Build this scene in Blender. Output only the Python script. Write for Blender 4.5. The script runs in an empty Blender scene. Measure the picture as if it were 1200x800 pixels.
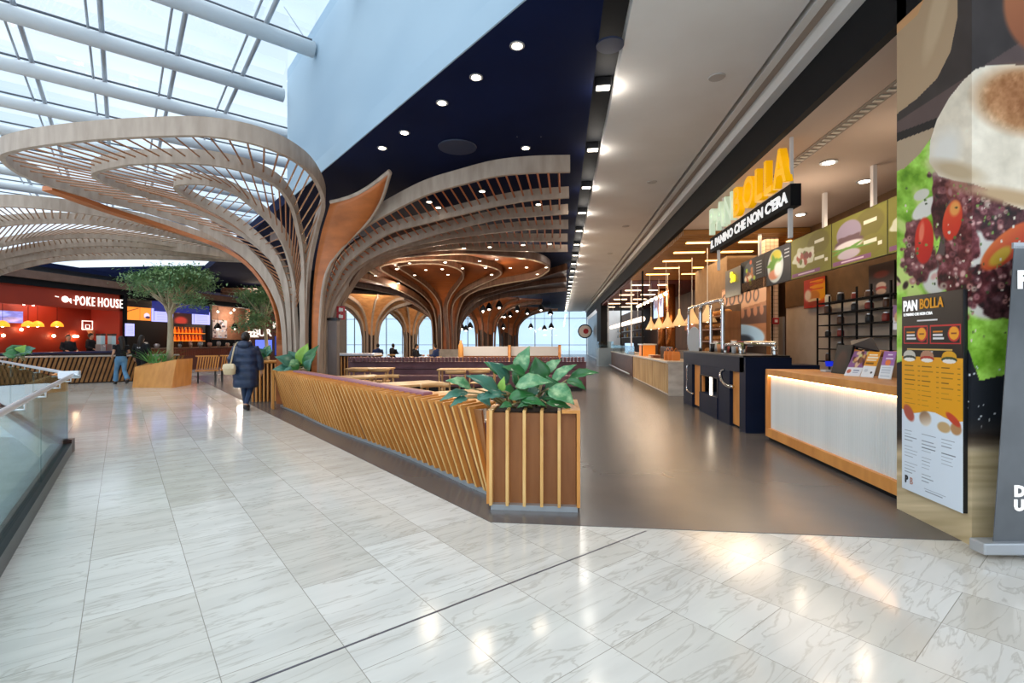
import bpy, bmesh, math, random
import numpy as np
from mathutils import Vector, Matrix, noise as mnoise
random.seed(7)
S = bpy.context.scene
COL = S.collection
PI = math.pi
# ------------------------------------------------------------------ camera model (photo 1200x800)
F = 578.0; CX = 600.0; CY = 400.0; H = 1.5
VPX = 657.0
TH = math.atan((VPX - CX) / F)
CT, ST = math.cos(TH), math.sin(TH)
def uvw(u, v, z=0.0):
    """camera-aligned ground coordinates (u right, v forward) -> world"""
    return Vector((u * CT - v * ST, u * ST + v * CT, z))
def W(px, v, z=0.0):
    return uvw((px - CX) / F * v, v, z)
def Wp(px, py, v):
    return uvw((px - CX) / F * v, v, H + (CY - py) / F * v)
def G(px, py, z=0.0):
    v = F * (H - z) / (py - CY)
    return W(px, v, z)
def vX(px, X):
    return F * X / (CT * (px - VPX))
def yX(px, X):
    """world y where image column px meets the plane x = X"""
    return (vX(px, X) + X * ST) / CT
def zX(px, py, X):
    return H + (CY - py) / F * vX(px, X)
def pX(px, py, X):
    return Vector((X, yX(px, X), zX(px, py, X)))
# mall grid directions
A = Vector((-math.sin(math.radians(44)), math.cos(math.radians(44)), 0))
N = Vector((-A.y, A.x, 0))            # to the left of A (towards the tiles)

# ------------------------------------------------------------------ materials
def lin(c):
    return tuple(((x / 12.92) if x <= 0.04045 else ((x + 0.055) / 1.055) ** 2.4) for x in c)
def hx(s):
    s = s.lstrip('#'); return lin(tuple(int(s[i:i + 2], 16) / 255 for i in (0, 2, 4)))
MATS = {}
def mat(name, c, rough=0.6, metal=0.0, c2=None, scale=(4, 4, 4), detail=4, emit=None, estr=1.0, bump=0.0, spec=0.5, alpha=1.0, lo=0.35, hi=0.65, coat=0.0):
    if name in MATS: return MATS[name]
    m = bpy.data.materials.new(name); m.use_nodes = True
    nt = m.node_tree; b = nt.nodes['Principled BSDF']
    c = hx(c) if isinstance(c, str) else c
    b.inputs['Base Color'].default_value = (*c, 1)
    b.inputs['Roughness'].default_value = rough
    b.inputs['Metallic'].default_value = metal
    b.inputs['Specular IOR Level'].default_value = spec
    b.inputs['Coat Weight'].default_value = coat
    if c2 is not None or bump:
        tc = nt.nodes.new('ShaderNodeTexCoord'); mp = nt.nodes.new('ShaderNodeMapping')
        mp.inputs['Scale'].default_value = scale
        nz = nt.nodes.new('ShaderNodeTexNoise'); nz.inputs['Scale'].default_value = 1.0; nz.inputs['Detail'].default_value = detail
        nt.links.new(tc.outputs['Object'], mp.inputs[0]); nt.links.new(mp.outputs[0], nz.inputs['Vector'])
        if c2 is not None:
            c2 = hx(c2) if isinstance(c2, str) else c2
            r = nt.nodes.new('ShaderNodeValToRGB')
            r.color_ramp.elements[0].position = lo; r.color_ramp.elements[1].position = hi
            r.color_ramp.elements[0].color = (*c, 1); r.color_ramp.elements[1].color = (*c2, 1)
            nt.links.new(nz.outputs['Fac'], r.inputs[0]); nt.links.new(r.outputs[0], b.inputs['Base Color'])
        if bump:
            bp = nt.nodes.new('ShaderNodeBump'); bp.inputs['Strength'].default_value = bump; bp.inputs['Distance'].default_value = 0.01
            nt.links.new(nz.outputs['Fac'], bp.inputs['Height']); nt.links.new(bp.outputs[0], b.inputs['Normal'])
    if emit is not None:
        e = hx(emit) if isinstance(emit, str) else emit
        b.inputs['Emission Color'].default_value = (*e, 1); b.inputs['Emission Strength'].default_value = estr
    MATS[name] = m
    return m
def glass(name, tint, gloss=0.9, base=0.06):
    if name in MATS: return MATS[name]
    m = bpy.data.materials.new(name); m.use_nodes = True; nt = m.node_tree; nt.nodes.clear()
    o = nt.nodes.new('ShaderNodeOutputMaterial'); t = nt.nodes.new('ShaderNodeBsdfTransparent'); g = nt.nodes.new('ShaderNodeBsdfGlossy')
    mx = nt.nodes.new('ShaderNodeMixShader'); lw = nt.nodes.new('ShaderNodeLayerWeight'); lw.inputs[0].default_value = 0.35
    ad = nt.nodes.new('ShaderNodeMath'); ad.operation = 'MULTIPLY_ADD'; ad.inputs[1].default_value = gloss * 0.6; ad.inputs[2].default_value = base
    t.inputs[0].default_value = (*hx(tint), 1); g.inputs['Roughness'].default_value = 0.02
    nt.links.new(lw.outputs['Fresnel'], ad.inputs[0]); nt.links.new(ad.outputs[0], mx.inputs[0])
    nt.links.new(t.outputs[0], mx.inputs[1]); nt.links.new(g.outputs[0], mx.inputs[2]); nt.links.new(mx.outputs[0], o.inputs[0])
    MATS[name] = m
    return m
def vcmat(name, rough=0.5, emit=0.0):
    if name in MATS: return MATS[name]
    m = bpy.data.materials.new(name); m.use_nodes = True; nt = m.node_tree; b = nt.nodes['Principled BSDF']
    a = nt.nodes.new('ShaderNodeAttribute'); a.attribute_name = 'print'
    nt.links.new(a.outputs['Color'], b.inputs['Base Color']); b.inputs['Roughness'].default_value = rough
    if emit:
        nt.links.new(a.outputs['Color'], b.inputs['Emission Color']); b.inputs['Emission Strength'].default_value = emit
    MATS[name] = m
    return m

# ------------------------------------------------------------------ mesh builder
class MB:
    def __init__(s): s.v = []; s.f = []
    def add(s, vs, fs):
        o = len(s.v); s.v += [Vector(p) for p in vs]; s.f += [tuple(i + o for i in f) for f in fs]; return s
    def box(s, c, d, rz=0.0, rx=0.0, ry=0.0, M=None):
        x, y, z = d[0] / 2, d[1] / 2, d[2] / 2
        R = M if M is not None else (Matrix.Rotation(rz, 3, 'Z') @ Matrix.Rotation(ry, 3, 'Y') @ Matrix.Rotation(rx, 3, 'X'))
        vs = [Vector(c) + R @ Vector((a * x, b * y, e * z)) for a, b, e in ((-1,-1,-1),(1,-1,-1),(1,1,-1),(-1,1,-1),(-1,-1,1),(1,-1,1),(1,1,1),(-1,1,1))]
        return s.add(vs, [(0,3,2,1),(4,5,6,7),(0,1,5,4),(1,2,6,5),(2,3,7,6),(3,0,4,7)])
    def bx(s, x0, x1, y0, y1, z0, z1):
        return s.box(((x0+x1)/2, (y0+y1)/2, (z0+z1)/2), (abs(x1-x0), abs(y1-y0), abs(z1-z0)))
    def prism(s, pts, z0, z1):
        """vertical prism over an xy polygon"""
        n = len(pts); ar = sum(pts[i][0]*pts[(i+1)%n][1]-pts[(i+1)%n][0]*pts[i][1] for i in range(n))
        if ar < 0: pts = pts[::-1]
        f0 = (lambda i: z0(i)) if callable(z0) else (lambda i: z0)
        vs = [(p[0], p[1], z0) for p in pts] + [(p[0], p[1], z1) for p in pts]
        return s.add(vs, [tuple(range(n))[::-1], tuple(range(n, 2*n))] + [(i, (i+1)%n, n+(i+1)%n, n+i) for i in range(n)])
    def slab(s, quad, d):
        """quad (list of points) extruded by vector d"""
        q = [Vector(p) for p in quad]; n = len(q); d = Vector(d)
        nr = (q[1]-q[0]).cross(q[2]-q[0])
        if nr.dot(d) > 0: q = q[::-1]
        vs = q + [p + d for p in q]
        return s.add(vs, [tuple(range(n)), tuple(range(n, 2*n))[::-1]] + [((i+1)%n, i, n+i, n+(i+1)%n) for i in range(n)])
    def tube(s, pts, r, n=8, cap=True, sq=1.0):
        pts = [Vector(p) for p in pts]; rs = r if isinstance(r, (list, tuple)) else [r]*len(pts)
        rings = []; ref = None
        for i, p in enumerate(pts):
            t = (pts[min(i+1, len(pts)-1)] - pts[max(i-1, 0)]).normalized()
            if ref is None:
                ref = Vector((0,0,1)) if abs(t.z) < 0.9 else Vector((1,0,0))
            a = t.cross(ref)
            if a.length < 1e-4: a = t.orthogonal()
            a.normalize(); b = a.cross(t).normalized(); ref = b
            rings.append([p + (a*math.cos(k*2*PI/n) + b*math.sin(k*2*PI/n)*sq)*rs[i] for k in range(n)])
        o = [q for g in rings for q in g]; fs = []
        for i in range(len(pts)-1):
            for k in range(n):
                fs.append((i*n+k, i*n+(k+1)%n, (i+1)*n+(k+1)%n, (i+1)*n+k))
        if cap: fs.append(tuple(range(n))[::-1]); fs.append(tuple((len(pts)-1)*n+k for k in range(n)))
        return s.add(o, fs)
    def lathe(s, c, prof, n=20, M=None):
        """prof: list (r,z) from bottom to top"""
        c = Vector(c); vs = []; fs = []
        for r, z in prof:
            for k in range(n):
                q = Vector((r*math.cos(2*PI*k/n), r*math.sin(2*PI*k/n), z)); vs.append(c + (M @ q if M else q))
        for i in range(len(prof)-1):
            for k in range(n): fs.append((i*n+k, i*n+(k+1)%n, (i+1)*n+(k+1)%n, (i+1)*n+k))
        fs.append(tuple(range(n))[::-1]); fs.append(tuple((len(prof)-1)*n+k for k in range(n)))
        return s.add(vs, fs)
    def loft(s, rings, cap=True):
        n = len(rings[0]); vs = [q for g in rings for q in g]; fs = []
        for i in range(len(rings)-1):
            for k in range(n): fs.append((i*n+k, i*n+(k+1)%n, (i+1)*n+(k+1)%n, (i+1)*n+k))
        if cap: fs.append(tuple(range(n))[::-1]); fs.append(tuple((len(rings)-1)*n+k for k in range(n)))
        return s.add(vs, fs)
    def sheet(s, rows):
        m = len(rows[0]); vs = [q for g in rows for q in g]
        return s.add(vs, [(i*m+k, i*m+k+1, (i+1)*m+k+1, (i+1)*m+k) for i in range(len(rows)-1) for k in range(m-1)])
    def ball(s, c, r, n=10, m=7):
        r = r if isinstance(r, (tuple, list, Vector)) else (r, r, r); c = Vector(c)
        prof = [(max(math.sin(PI*i/m), 0.02), -math.cos(PI*i/m)) for i in range(m+1)]
        vs = []; fs = []
        for q, z in prof:
            for k in range(n): vs.append(c + Vector((r[0]*q*math.cos(2*PI*k/n), r[1]*q*math.sin(2*PI*k/n), r[2]*z)))
        for i in range(m):
            for k in range(n): fs.append((i*n+k, i*n+(k+1)%n, (i+1)*n+(k+1)%n, (i+1)*n+k))
        return s.add(vs, fs)
def mk(name, mb, m, parent=None, smooth=False, loc=None, bevel=0.0, solid=0.0, sub=0):
    """one mesh object from world-space geometry; its origin is the parent's place, or its own base"""
    me = bpy.data.meshes.new(name); 
    if loc is None:
        if parent is not None: loc = Vector((0,0,0))
        else:
            xs = [p.x for p in mb.v]; ys = [p.y for p in mb.v]; zs = [p.z for p in mb.v]
            loc = Vector(((min(xs)+max(xs))/2, (min(ys)+max(ys))/2, min(zs)))
    off = WORLDLOC(parent) if parent is not None else Vector(loc)
    me.from_pydata([tuple(p - off) for p in mb.v], [], mb.f); me.update()
    o = bpy.data.objects.new(name, me); COL.objects.link(o)
    if parent is not None: o.parent = parent
    else: o.location = loc
    if m is not None: me.materials.append(m)
    if smooth:
        for p in me.polygons: p.use_smooth = True
    if bevel:
        b = o.modifiers.new('bevel', 'BEVEL'); b.width = bevel; b.segments = 2; b.limit_method = 'ANGLE'
    if solid:
        b = o.modifiers.new('solid', 'SOLIDIFY'); b.thickness = solid; b.offset = 0
    if sub:
        b = o.modifiers.new('sub', 'SUBSURF'); b.levels = sub; b.render_levels = sub
    return o
def WORLDLOC(o):
    v = Vector((0,0,0))
    while o is not None:
        v += o.location; o = o.parent
    return v
def tag(o, label, cat, group=None, kind=None):
    if label: o['label'] = label
    if cat: o['category'] = cat
    if group: o['group'] = group
    if kind: o['kind'] = kind
    return o
def thing(name, label, cat, loc, group=None, rz=0):
    o = bpy.data.objects.new(name, None); COL.objects.link(o); o.location = Vector(loc); o.rotation_euler.z = rz
    o.empty_display_size = 0.1
    return tag(o, label, cat, group)
def struct(name, mb, m, **k):
    o = mk(name, mb, m, **k); o['kind'] = 'structure'; return o
def dup(root, loc, label, rz=None, group=None, scale=None):
    def cp(o, par):
        c = o.copy(); COL.objects.link(c); c.parent = par
        for ch in [x for x in KIDS(o)]: cp(ch, c)
        return c
    r = cp(root, None); r.location = Vector(loc)
    if rz is not None: r.rotation_euler.z = rz
    if scale is not None: r.scale = (scale,)*3
    r['label'] = label
    if group: r['group'] = group
    return r
def KIDS(o):
    return [x for x in bpy.data.objects if x.parent is o]
def cr(pts, n=8):
    """Catmull-Rom through points"""
    P = [Vector(p) for p in pts]; out = []
    for i in range(len(P)-1):
        p0 = P[i-1] if i > 0 else P[0]*2 - P[1]; p1 = P[i]; p2 = P[i+1]; p3 = P[i+2] if i+2 < len(P) else P[-1]*2 - P[-2]
        for k in range(n):
            t = k/n; t2 = t*t; t3 = t2*t
            out.append(0.5*((2*p1)+(p2-p0)*t+(2*p0-5*p1+4*p2-p3)*t2+(3*p1-p0-3*p2+p3)*t3))
    out.append(P[-1]); return out
def resample(P, n):
    L = [0]
    for i in range(1, len(P)): L.append(L[-1] + (P[i]-P[i-1]).length)
    out = []; j = 0
    for k in range(n):
        d = L[-1]*k/(n-1)
        while j < len(L)-2 and L[j+1] < d: j += 1
        t = (d-L[j])/max(L[j+1]-L[j], 1e-9); out.append(P[j].lerp(P[j+1], min(max(t,0),1)))
    return out
def length(P): return sum((P[i+1]-P[i]).length for i in range(len(P)-1))
FONT = None
def text(name, s, size, m, M, parent=None, extrude=0.01, offset=0.0, align='LEFT', sx=1.0, sp=0.0):
    """text turned into a mesh; M: 4x4 placing local x = reading direction, y = up, z = towards the reader"""
    cu = bpy.data.curves.new('t', 'FONT'); cu.body = s; cu.size = size; cu.extrude = extrude; cu.offset = offset; cu.align_x = align; cu.space_character = 1.0+sp; cu.resolution_u = 3
    o = bpy.data.objects.new('t', cu); COL.objects.link(o); bpy.context.view_layer.update()
    me = bpy.data.meshes.new_from_object(o.evaluated_get(bpy.context.evaluated_depsgraph_get()))
    bpy.data.objects.remove(o); bpy.data.curves.remove(cu)
    me.transform(Matrix.Diagonal((sx, 1, 1, 1))); me.transform(M)
    off = WORLDLOC(parent) if parent is not None else M.translation
    me.transform(Matrix.Translation(-off)); me.name = name
    me.materials.clear(); me.materials.append(m)
    r = bpy.data.objects.new(name, me); COL.objects.link(r)
    if parent is not None: r.parent = parent
    else: r.location = off
    return r
def frame4(o, x, y):
    x = Vector(x).normalized(); y = Vector(y).normalized(); z = x.cross(y).normalized()
    M = Matrix((x, y, z)).transposed().to_4x4(); M.translation = Vector(o); return M
light_spots = []
# ------------------------------------------------------------------ painted prints
def s2l(a):
    a = np.clip(a, 0, 1); return np.where(a <= 0.04045, a/12.92, ((a+0.055)/1.055)**2.4)
def hc(s):
    s = s.lstrip('#'); return np.array([int(s[i:i+2], 16)/255 for i in (0,2,4)])
class Paint:
    """a print: painted in its own 0..W x 0..Hh coordinates (y down)"""
    def __init__(s, w, h, nx, ny, bg='#ffffff'):
        s.w, s.h, s.nx, s.ny = w, h, nx, ny
        xs = np.linspace(0, w, nx); ys = np.linspace(0, h, ny); s.X, s.Y = np.meshgrid(xs, ys)
        s.C = np.zeros((ny, nx, 3)) + hc(bg)
        s.rs = np.random.RandomState(int(w*7+h*3+nx))
    def put(s, mask, c):
        m = np.clip(mask, 0, 1)[..., None]; c = hc(c) if isinstance(c, str) else c; s.C = s.C*(1-m) + c*m
    def rect(s, x0, y0, x1, y1, c): s.put(((s.X >= x0)&(s.X <= x1)&(s.Y >= y0)&(s.Y <= y1)).astype(float), c)
    def ell(s, x, y, rx, ry, c, rot=0, soft=0.0, c2=None, wob=0.0, seed=0):
        dx, dy = s.X-x, s.Y-y; ca, sa = math.cos(rot), math.sin(rot)
        a, b = (dx*ca+dy*sa)/rx, (-dx*sa+dy*ca)/ry; r = np.sqrt(a*a+b*b)
        if wob: an = np.arctan2(b, a); r = r*(1+wob*np.sin(an*5+seed)+wob*.6*np.sin(an*9+seed*2))
        m = np.clip((1-r)/max(soft, 0.02)+.5, 0, 1)
        col = hc(c) if isinstance(c, str) else c
        if c2 is not None: k = np.clip(.5+.5*b+.2*a, 0, 1)[..., None]; col = col*(1-k)+hc(c2)*k
        s.put(m, col)
    def poly(s, pts, c):
        ins = np.zeros(s.X.shape, bool); n = len(pts)
        for i in range(n):
            (x1, y1), (x2, y2) = pts[i], pts[(i+1)%n]
            if y1 == y2: continue
            cnd = ((y1 > s.Y) != (y2 > s.Y)) & (s.X < (x2-x1)*(s.Y-y1)/(y2-y1)+x1); ins ^= cnd
        s.put(ins.astype(float), c); return ins
    def noise(s, sc, amp, mask=None, seed=0, ax=1.0, ay=1.0):
        r = np.random.RandomState(seed+1); n = np.zeros(s.X.shape)
        for o in range(4):
            g = r.rand(64, 64); fx = (s.X/sc*ax*2**o) % 63; fy = (s.Y/sc*ay*2**o) % 63
            i, j = fy.astype(int), fx.astype(int); a, b = fy-i, fx-j; a = a*a*(3-2*a); b = b*b*(3-2*b)
            n += ((g[i,j]*(1-b)+g[i,j+1]*b)*(1-a)+(g[i+1,j]*(1-b)+g[i+1,j+1]*b)*a-.5)/1.7**o
        n = n*amp
        if mask is not None: n = n*mask
        s.C = np.clip(s.C+n[..., None], 0, 1)
    def obj(s, name, bl, br, tl, m, parent=None, normal=None, thick=0.0):
        bl, br, tl = Vector(bl), Vector(br), Vector(tl); off = WORLDLOC(parent) if parent is not None else bl
        ex, ey = br-bl, tl-bl
        U = s.X/s.w; V = 1-s.Y/s.h
        P = np.array(bl-off)[None, None]+U[..., None]*np.array(ex)+V[..., None]*np.array(ey)
        nx, ny = s.nx, s.ny; idx = np.arange(nx*ny).reshape(ny, nx)
        q = np.stack([idx[1:, :-1], idx[1:, 1:], idx[:-1, 1:], idx[:-1, :-1]], -1).reshape(-1, 4)
        me = bpy.data.meshes.new(name); me.from_pydata(P.reshape(-1, 3).tolist(), [], q.tolist()); me.update()
        a = me.color_attributes.new('print', 'FLOAT_COLOR', 'POINT')
        c = np.ones((nx*ny, 4)); c[:, :3] = s2l(s.C.reshape(-1, 3)); a.data.foreach_set('color', c.ravel())
        me.materials.append(m)
        o = bpy.data.objects.new(name, me); COL.objects.link(o)
        if parent is not None: o.parent = parent
        else: o.location = off
        return o
# ================================================================== materials used all over
M_white = mat('white_plaster', '#e2dfdb', 0.8, c2='#dcd8d3', scale=(1,1,1))
M_navy = mat('navy_ceiling', '#0a1434', 0.85, c2='#0e1a3e', scale=(.6,.6,.6), spec=.12)
M_black = mat('black_paint', '#0c0e13', 0.7, spec=.2)
M_blacksat = mat('black_satin', '#141518', 0.3)
M_bulk = mat('pale_blue_plaster', '#a6bccb', 0.8, c2='#94acbe', scale=(.25,.25,.4), detail=2)
M_rib = mat('grey_oak_veneer', '#b8a594', 0.5, c2='#a08c7b', scale=(7,7,1.6), detail=5, lo=.3, hi=.7)
M_ribdark = mat('brown_walnut_veneer', '#6e4c39', 0.45, c2='#543726', scale=(7,7,1.6))
M_orange = mat('orange_cherry_veneer', '#c4713a', 0.4, c2='#a05a2a', scale=(1.5,1.5,5), detail=5)
M_orangedk = mat('cherry_veneer_panel', '#9a5426', 0.45, c2='#7a3f1b', scale=(1,1,2), detail=5)
M_rod = mat('copper_brown_rod', '#a4704c', 0.45)
M_oak = mat('golden_oak', '#dd9a50', 0.42, c2='#c8843e', scale=(5,5,1.2), detail=6)
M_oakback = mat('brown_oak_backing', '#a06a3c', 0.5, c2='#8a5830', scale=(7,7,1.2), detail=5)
M_oaklit = mat('pale_lit_oak', '#eec27e', 0.4, c2='#dca75f', scale=(6,6,2))  # oak brightened with painted light, for bench slat edges and planter slats
M_table = mat('blond_table_wood', '#d9b07c', 0.4, c2='#cb9c66', scale=(2,8,8))
M_steel = mat('brushed_steel', '#d4d8dc', 0.34, .7)
M_chrome = mat('chrome', '#e4e4e2', 0.1, 1.0)
M_alu = mat('painted_aluminium', '#b8bcc0', 0.4, 0.6)
M_mauve = mat('mauve_leather', '#7d5a64', 0.5, c2='#6c4a54', scale=(3,3,3))
M_lamp = mat('warm_lamp', '#ffffff', 0.5, emit='#ffe2b0', estr=14)
M_lampw = mat('white_lamp', '#ffffff', 0.5, emit='#fff0d8', estr=7)
M_dim = mat('small_dot_lamp', '#ffffff', 0.5, emit='#fff2dc', estr=5)
M_tubewhite = mat('white_lacquered_steel', '#dfe3e4', 0.35)
M_glazbar = mat('grey_glazing_bar', '#a9afb6', 0.35, 0.5)

# ---- marble floor
def floor_mat():
    m = bpy.data.materials.new('marble_tiles'); m.use_nodes = True; nt = m.node_tree; b = nt.nodes['Principled BSDF']; L = nt.links.new
    tc = nt.nodes.new('ShaderNodeTexCoord'); mp = nt.nodes.new('ShaderNodeMapping')
    mp.inputs['Rotation'].default_value = (0, 0, -math.radians(134)); mp.inputs['Location'].default_value = (0.2, 0.13, 0)
    L(tc.outputs['Object'], mp.inputs[0])
    br = nt.nodes.new('ShaderNodeTexBrick'); br.offset = 0.37; br.offset_frequency = 3; br.squash = 1
    br.inputs['Scale'].default_value = 1; br.inputs['Brick Width'].default_value = 0.95; br.inputs['Row Height'].default_value = 0.514
    br.inputs['Mortar Size'].default_value = 0.0022; br.inputs['Mortar Smooth'].default_value = 0.1
    br.inputs['Color1'].default_value = (*hx('#dcd9d2'), 1); br.inputs['Color2'].default_value = (*hx('#cdc8be'), 1); br.inputs['Mortar'].default_value = (*hx('#9c968c'), 1)
    L(mp.outputs[0], br.inputs['Vector'])
    # veins run along the tiles' short side, broken up by noise
    mp2 = nt.nodes.new('ShaderNodeMapping'); mp2.inputs['Scale'].default_value = (7.0, 1.1, 1); L(mp.outputs[0], mp2.inputs[0])
    ad = nt.nodes.new('ShaderNodeVectorMath'); ad.operation = 'ADD'; L(mp2.outputs[0], ad.inputs[0])
    sc = nt.nodes.new('ShaderNodeVectorMath'); sc.operation = 'SCALE'; sc.inputs['Scale'].default_value = 6; L(br.outputs['Color'], sc.inputs[0]); L(sc.outputs[0], ad.inputs[1])
    n1 = nt.nodes.new('ShaderNodeTexNoise'); n1.inputs['Scale'].default_value = 1.6; n1.inputs['Detail'].default_value = 8; n1.inputs['Distortion'].default_value = 0.8
    L(ad.outputs[0], n1.inputs['Vector'])
    r1 = nt.nodes.new('ShaderNodeValToRGB'); e = r1.color_ramp.elements; e[0].position = .47; e[0].color = (0,0,0,1); e[1].position = .5; e[1].color = (1,1,1,1)
    e2 = r1.color_ramp.elements.new(.53); e2.color = (0,0,0,1); L(n1.outputs['Fac'], r1.inputs[0])
    n2 = nt.nodes.new('ShaderNodeTexNoise'); n2.inputs['Scale'].default_value = .8; n2.inputs['Detail'].default_value = 5; L(ad.outputs[0], n2.inputs['Vector'])
    mx = nt.nodes.new('ShaderNodeMix'); mx.data_type = 'RGBA'; mx.blend_type = 'MULTIPLY'; mx.inputs[0].default_value = 1
    r2 = nt.nodes.new('ShaderNodeValToRGB'); r2.color_ramp.elements[0].color = (.86,.86,.86,1); r2.color_ramp.elements[1].color = (1.0,1.0,1.0,1)
    r2.color_ramp.elements[0].position = .3; r2.color_ramp.elements[1].position = .62; L(n2.outputs['Fac'], r2.inputs[0])
    L(br.outputs['Color'], mx.inputs[6]); L(r2.outputs[0], mx.inputs[7])
    mv = nt.nodes.new('ShaderNodeMix'); mv.data_type = 'RGBA'; mv.inputs[7].default_value = (*hx('#a59d90'), 1)
    ml = nt.nodes.new('ShaderNodeMath'); ml.operation = 'MULTIPLY'; ml.inputs[1].default_value = .5
    L(r1.outputs[0], ml.inputs[0]); L(ml.outputs[0], mv.inputs[0]); L(mx.outputs[2], mv.inputs[6]); L(mv.outputs[2], b.inputs['Base Color'])
    b.inputs['Roughness'].default_value = .13; b.inputs['Specular IOR Level'].default_value = .5
    return m
M_floor = floor_mat()
M_dark = mat('brown_grey_resin', '#565353', 0.27, c2='#615d5b', scale=(.8,.8,.8), spec=.5)
M_band = mat('slate_grey_resin', '#5a5c60', 0.35, c2='#66686c', scale=(5,5,5))

YE = 58.0
# ================================================================== floors
CORNER = G(78, 530); P_near = G(0, 655)
d_near = (P_near - CORNER).normalized()
farL = uvw(-11.2, 10.8); farL2 = farL + (farL - CORNER).normalized()*30
near2 = CORNER + d_near*14
fl = MB()
pts = [(14, -9), (14, YE), (-45, YE), (-45, farL2.y), (farL2.x, farL2.y), (CORNER.x, CORNER.y), (near2.x, near2.y), (near2.x, -9)]
fl.prism(pts, -0.35, 0.0)
floor = struct('floor', fl, M_floor)
# the darker resin floor of the food court, a thin layer on the slab
q0 = G(575, 612); q1 = Vector((14, 4.0, 0)); 
qa = q0 + A*22
dk = MB().prism([(q0.x, q0.y), (14, 3.93), (14, YE), (-13, YE), (-13, 26), (qa.x, qa.y)], 0.0, 0.004)
struct('floor_dark_resin', dk, M_dark)
# metal expansion joint
e0 = G(300, 798); e1 = G(757, 622); ed = (e1-e0).normalized(); ep = Vector((-ed.y, ed.x, 0))*0.006
jl = MB().slab([e0-ed*3-ep, e1+ep*0-ep, e1+ep, e0-ed*3+ep], (0,0,.002))
struct('floor_expansion_joint', jl, mat('joint_grey', '#6d6a70', .4, .6))
# lower level of the atrium void
lv = MB().prism([(-60, -30), (-2.0, -30), (-2.0, 30), (-60, 30)], -5.2, -5.0)
struct('floor_lower_level', lv, mat('lower_floor', '#c9d2d4', .3, c2='#bcc6c8', scale=(.4,.4,.4)))

# ================================================================== ceilings
ZC = 5.0
YE = 58.0
b0 = G(617, 0, 0) if False else None
def onZ(px, py, z):  # ceiling point
    v = F*(z-H)/(CY-py); return W(px, v, z)
BL0 = onZ(617, 0, ZC); BL1 = BL0 + A*(6.1)   # lower edge of the bulkhead
BL_near = BL0 - A*8
cn = MB()
# navy ceiling: bounded by the bulkhead line and the light slot
edge_far = BL0 + A*25
XS = 0.44
near_pt = BL0 + A*((XS - BL0.x)/A.x)
cn.prism([(near_pt.x, near_pt.y), (XS, YE), (-11, YE), (-11, 45), (-26, 45), (-26, edge_far.y), (edge_far.x, edge_far.y)], ZC, ZC+.3)
struct('ceiling_navy', cn, M_navy)
# slot with spot lights, recessed
sl = MB().bx(XS, .74, .0, YE, ZC+.18, ZC+.3)
struct('ceiling_light_slot', sl, M_black)
# white corridor ceiling with a narrow black reveal and stepped cove
cw = MB(); cw.bx(.74, 2.55, -1, YE, ZC, ZC+.25); struct('ceiling_corridor', cw, M_white)
cr_ = MB(); cr_.bx(2.55, 2.62, -1, YE, ZC+.1, ZC+.25); struct('ceiling_reveal', cr_, M_black)
st = MB(); st.bx(2.62, 2.72, -1, YE, ZC-.0, ZC+.25); struct('trim_1', st, M_white)
st = MB(); st.bx(2.72, 2.86, -1, YE, ZC+.06, ZC+.25); struct('trim_2', st, mat('taupe_paint', '#a39488', .7))
st = MB(); st.bx(2.86, 3.02, -1, YE, ZC-.13, ZC+.25); struct('trim_3', st, M_white)
# black fascia above the shop fronts
fa = MB(); fa.bx(3.0, 3.10, 4.62, YE, 4.34, ZC-.13); struct('wall_fascia', fa, M_black)
# bulkhead volume with the pale face
end = BL0 + A*((onZ(341, 237, ZC)-BL0).dot(A)); nrm = -N
hB = 8.0
bk = MB(); s0 = BL0 - A*9; 
bk.slab([s0, end, end+nrm*.4, s0+nrm*.4], (0,0,0.0001)); bk = MB()
bk.prism([(s0.x, s0.y), (end.x, end.y), (end.x+nrm.x*5, end.y+nrm.y*5), (s0.x+nrm.x*5, s0.y+nrm.y*5)], ZC+.0, hB)
bko = struct('wall_bulkhead', bk, M_bulk)
# clip: keep the bulkhead volume off the navy ceiling's underside
bko.location.z += .301
bl = MB(); bl.slab([s0, end, end+N*.02, s0+N*.02], (0,0,.32)); struct('wall_bulkhead_lip', bl, M_bulk)

# ================================================================== skylight
sk = thing('skylight', 'glazed skylight of white tubes and grey glazing bars over the tiled hall', 'skylight', (-10, 5, 8))
def skz(b): return hB - .25 + .012*b
e_ab = end.dot(A); bb0 = end.dot(N)
def sp(a, b): 
    p = A*(a) + N*(bb0+b); return Vector((p.x, p.y, skz(b)))
# tubes: cross the hall perpendicular to the bulkhead
def back_ab(px, py):
    # intersect view ray with the tilted plane
    d = uvw((px-CX)/F, 1, 0); dz = (CY-py)/F
    # point = d*v ; z = H+dz*v ; b = N.d*v-bb0 ; z = skz(b)
    nd = N.dot(d); v = (hB-.25-.012*bb0-H)/(dz-.012*nd); p = d*v
    return p.dot(A), p.dot(N)-bb0
tubes = []
for i, (px, py) in enumerate([(365,55),(300,100),(200,135),(40,135)]):
    a, b = back_ab(px, py); tubes.append(a)
print('tube a', tubes)
da = tubes[1]-tubes[0]
ta = [tubes[0]+da*k for k in range(-4, 9)]
for a in ta:
    mk('tube_beam', MB().tube([sp(a, -2 if a > e_ab+.5 else 0.05)+Vector((0,0,-.05)), sp(a, 22)+Vector((0,0,-.05))], .16, 14), M_tubewhite, sk, smooth=True)
    mk('tube_rail', MB().tube([sp(a+.12, -2 if a > e_ab+.5 else 0.05)+Vector((0,0,.22)), sp(a+.12, 22)+Vector((0,0,.22))], .025, 6), mat('dark_grey_gasket','#4a5058',.5), sk)
bars = []
for px, py in [(330,0),(218,15),(115,0),(10,0)]:
    a, b = back_ab(px, py); bars.append(b)
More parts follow.
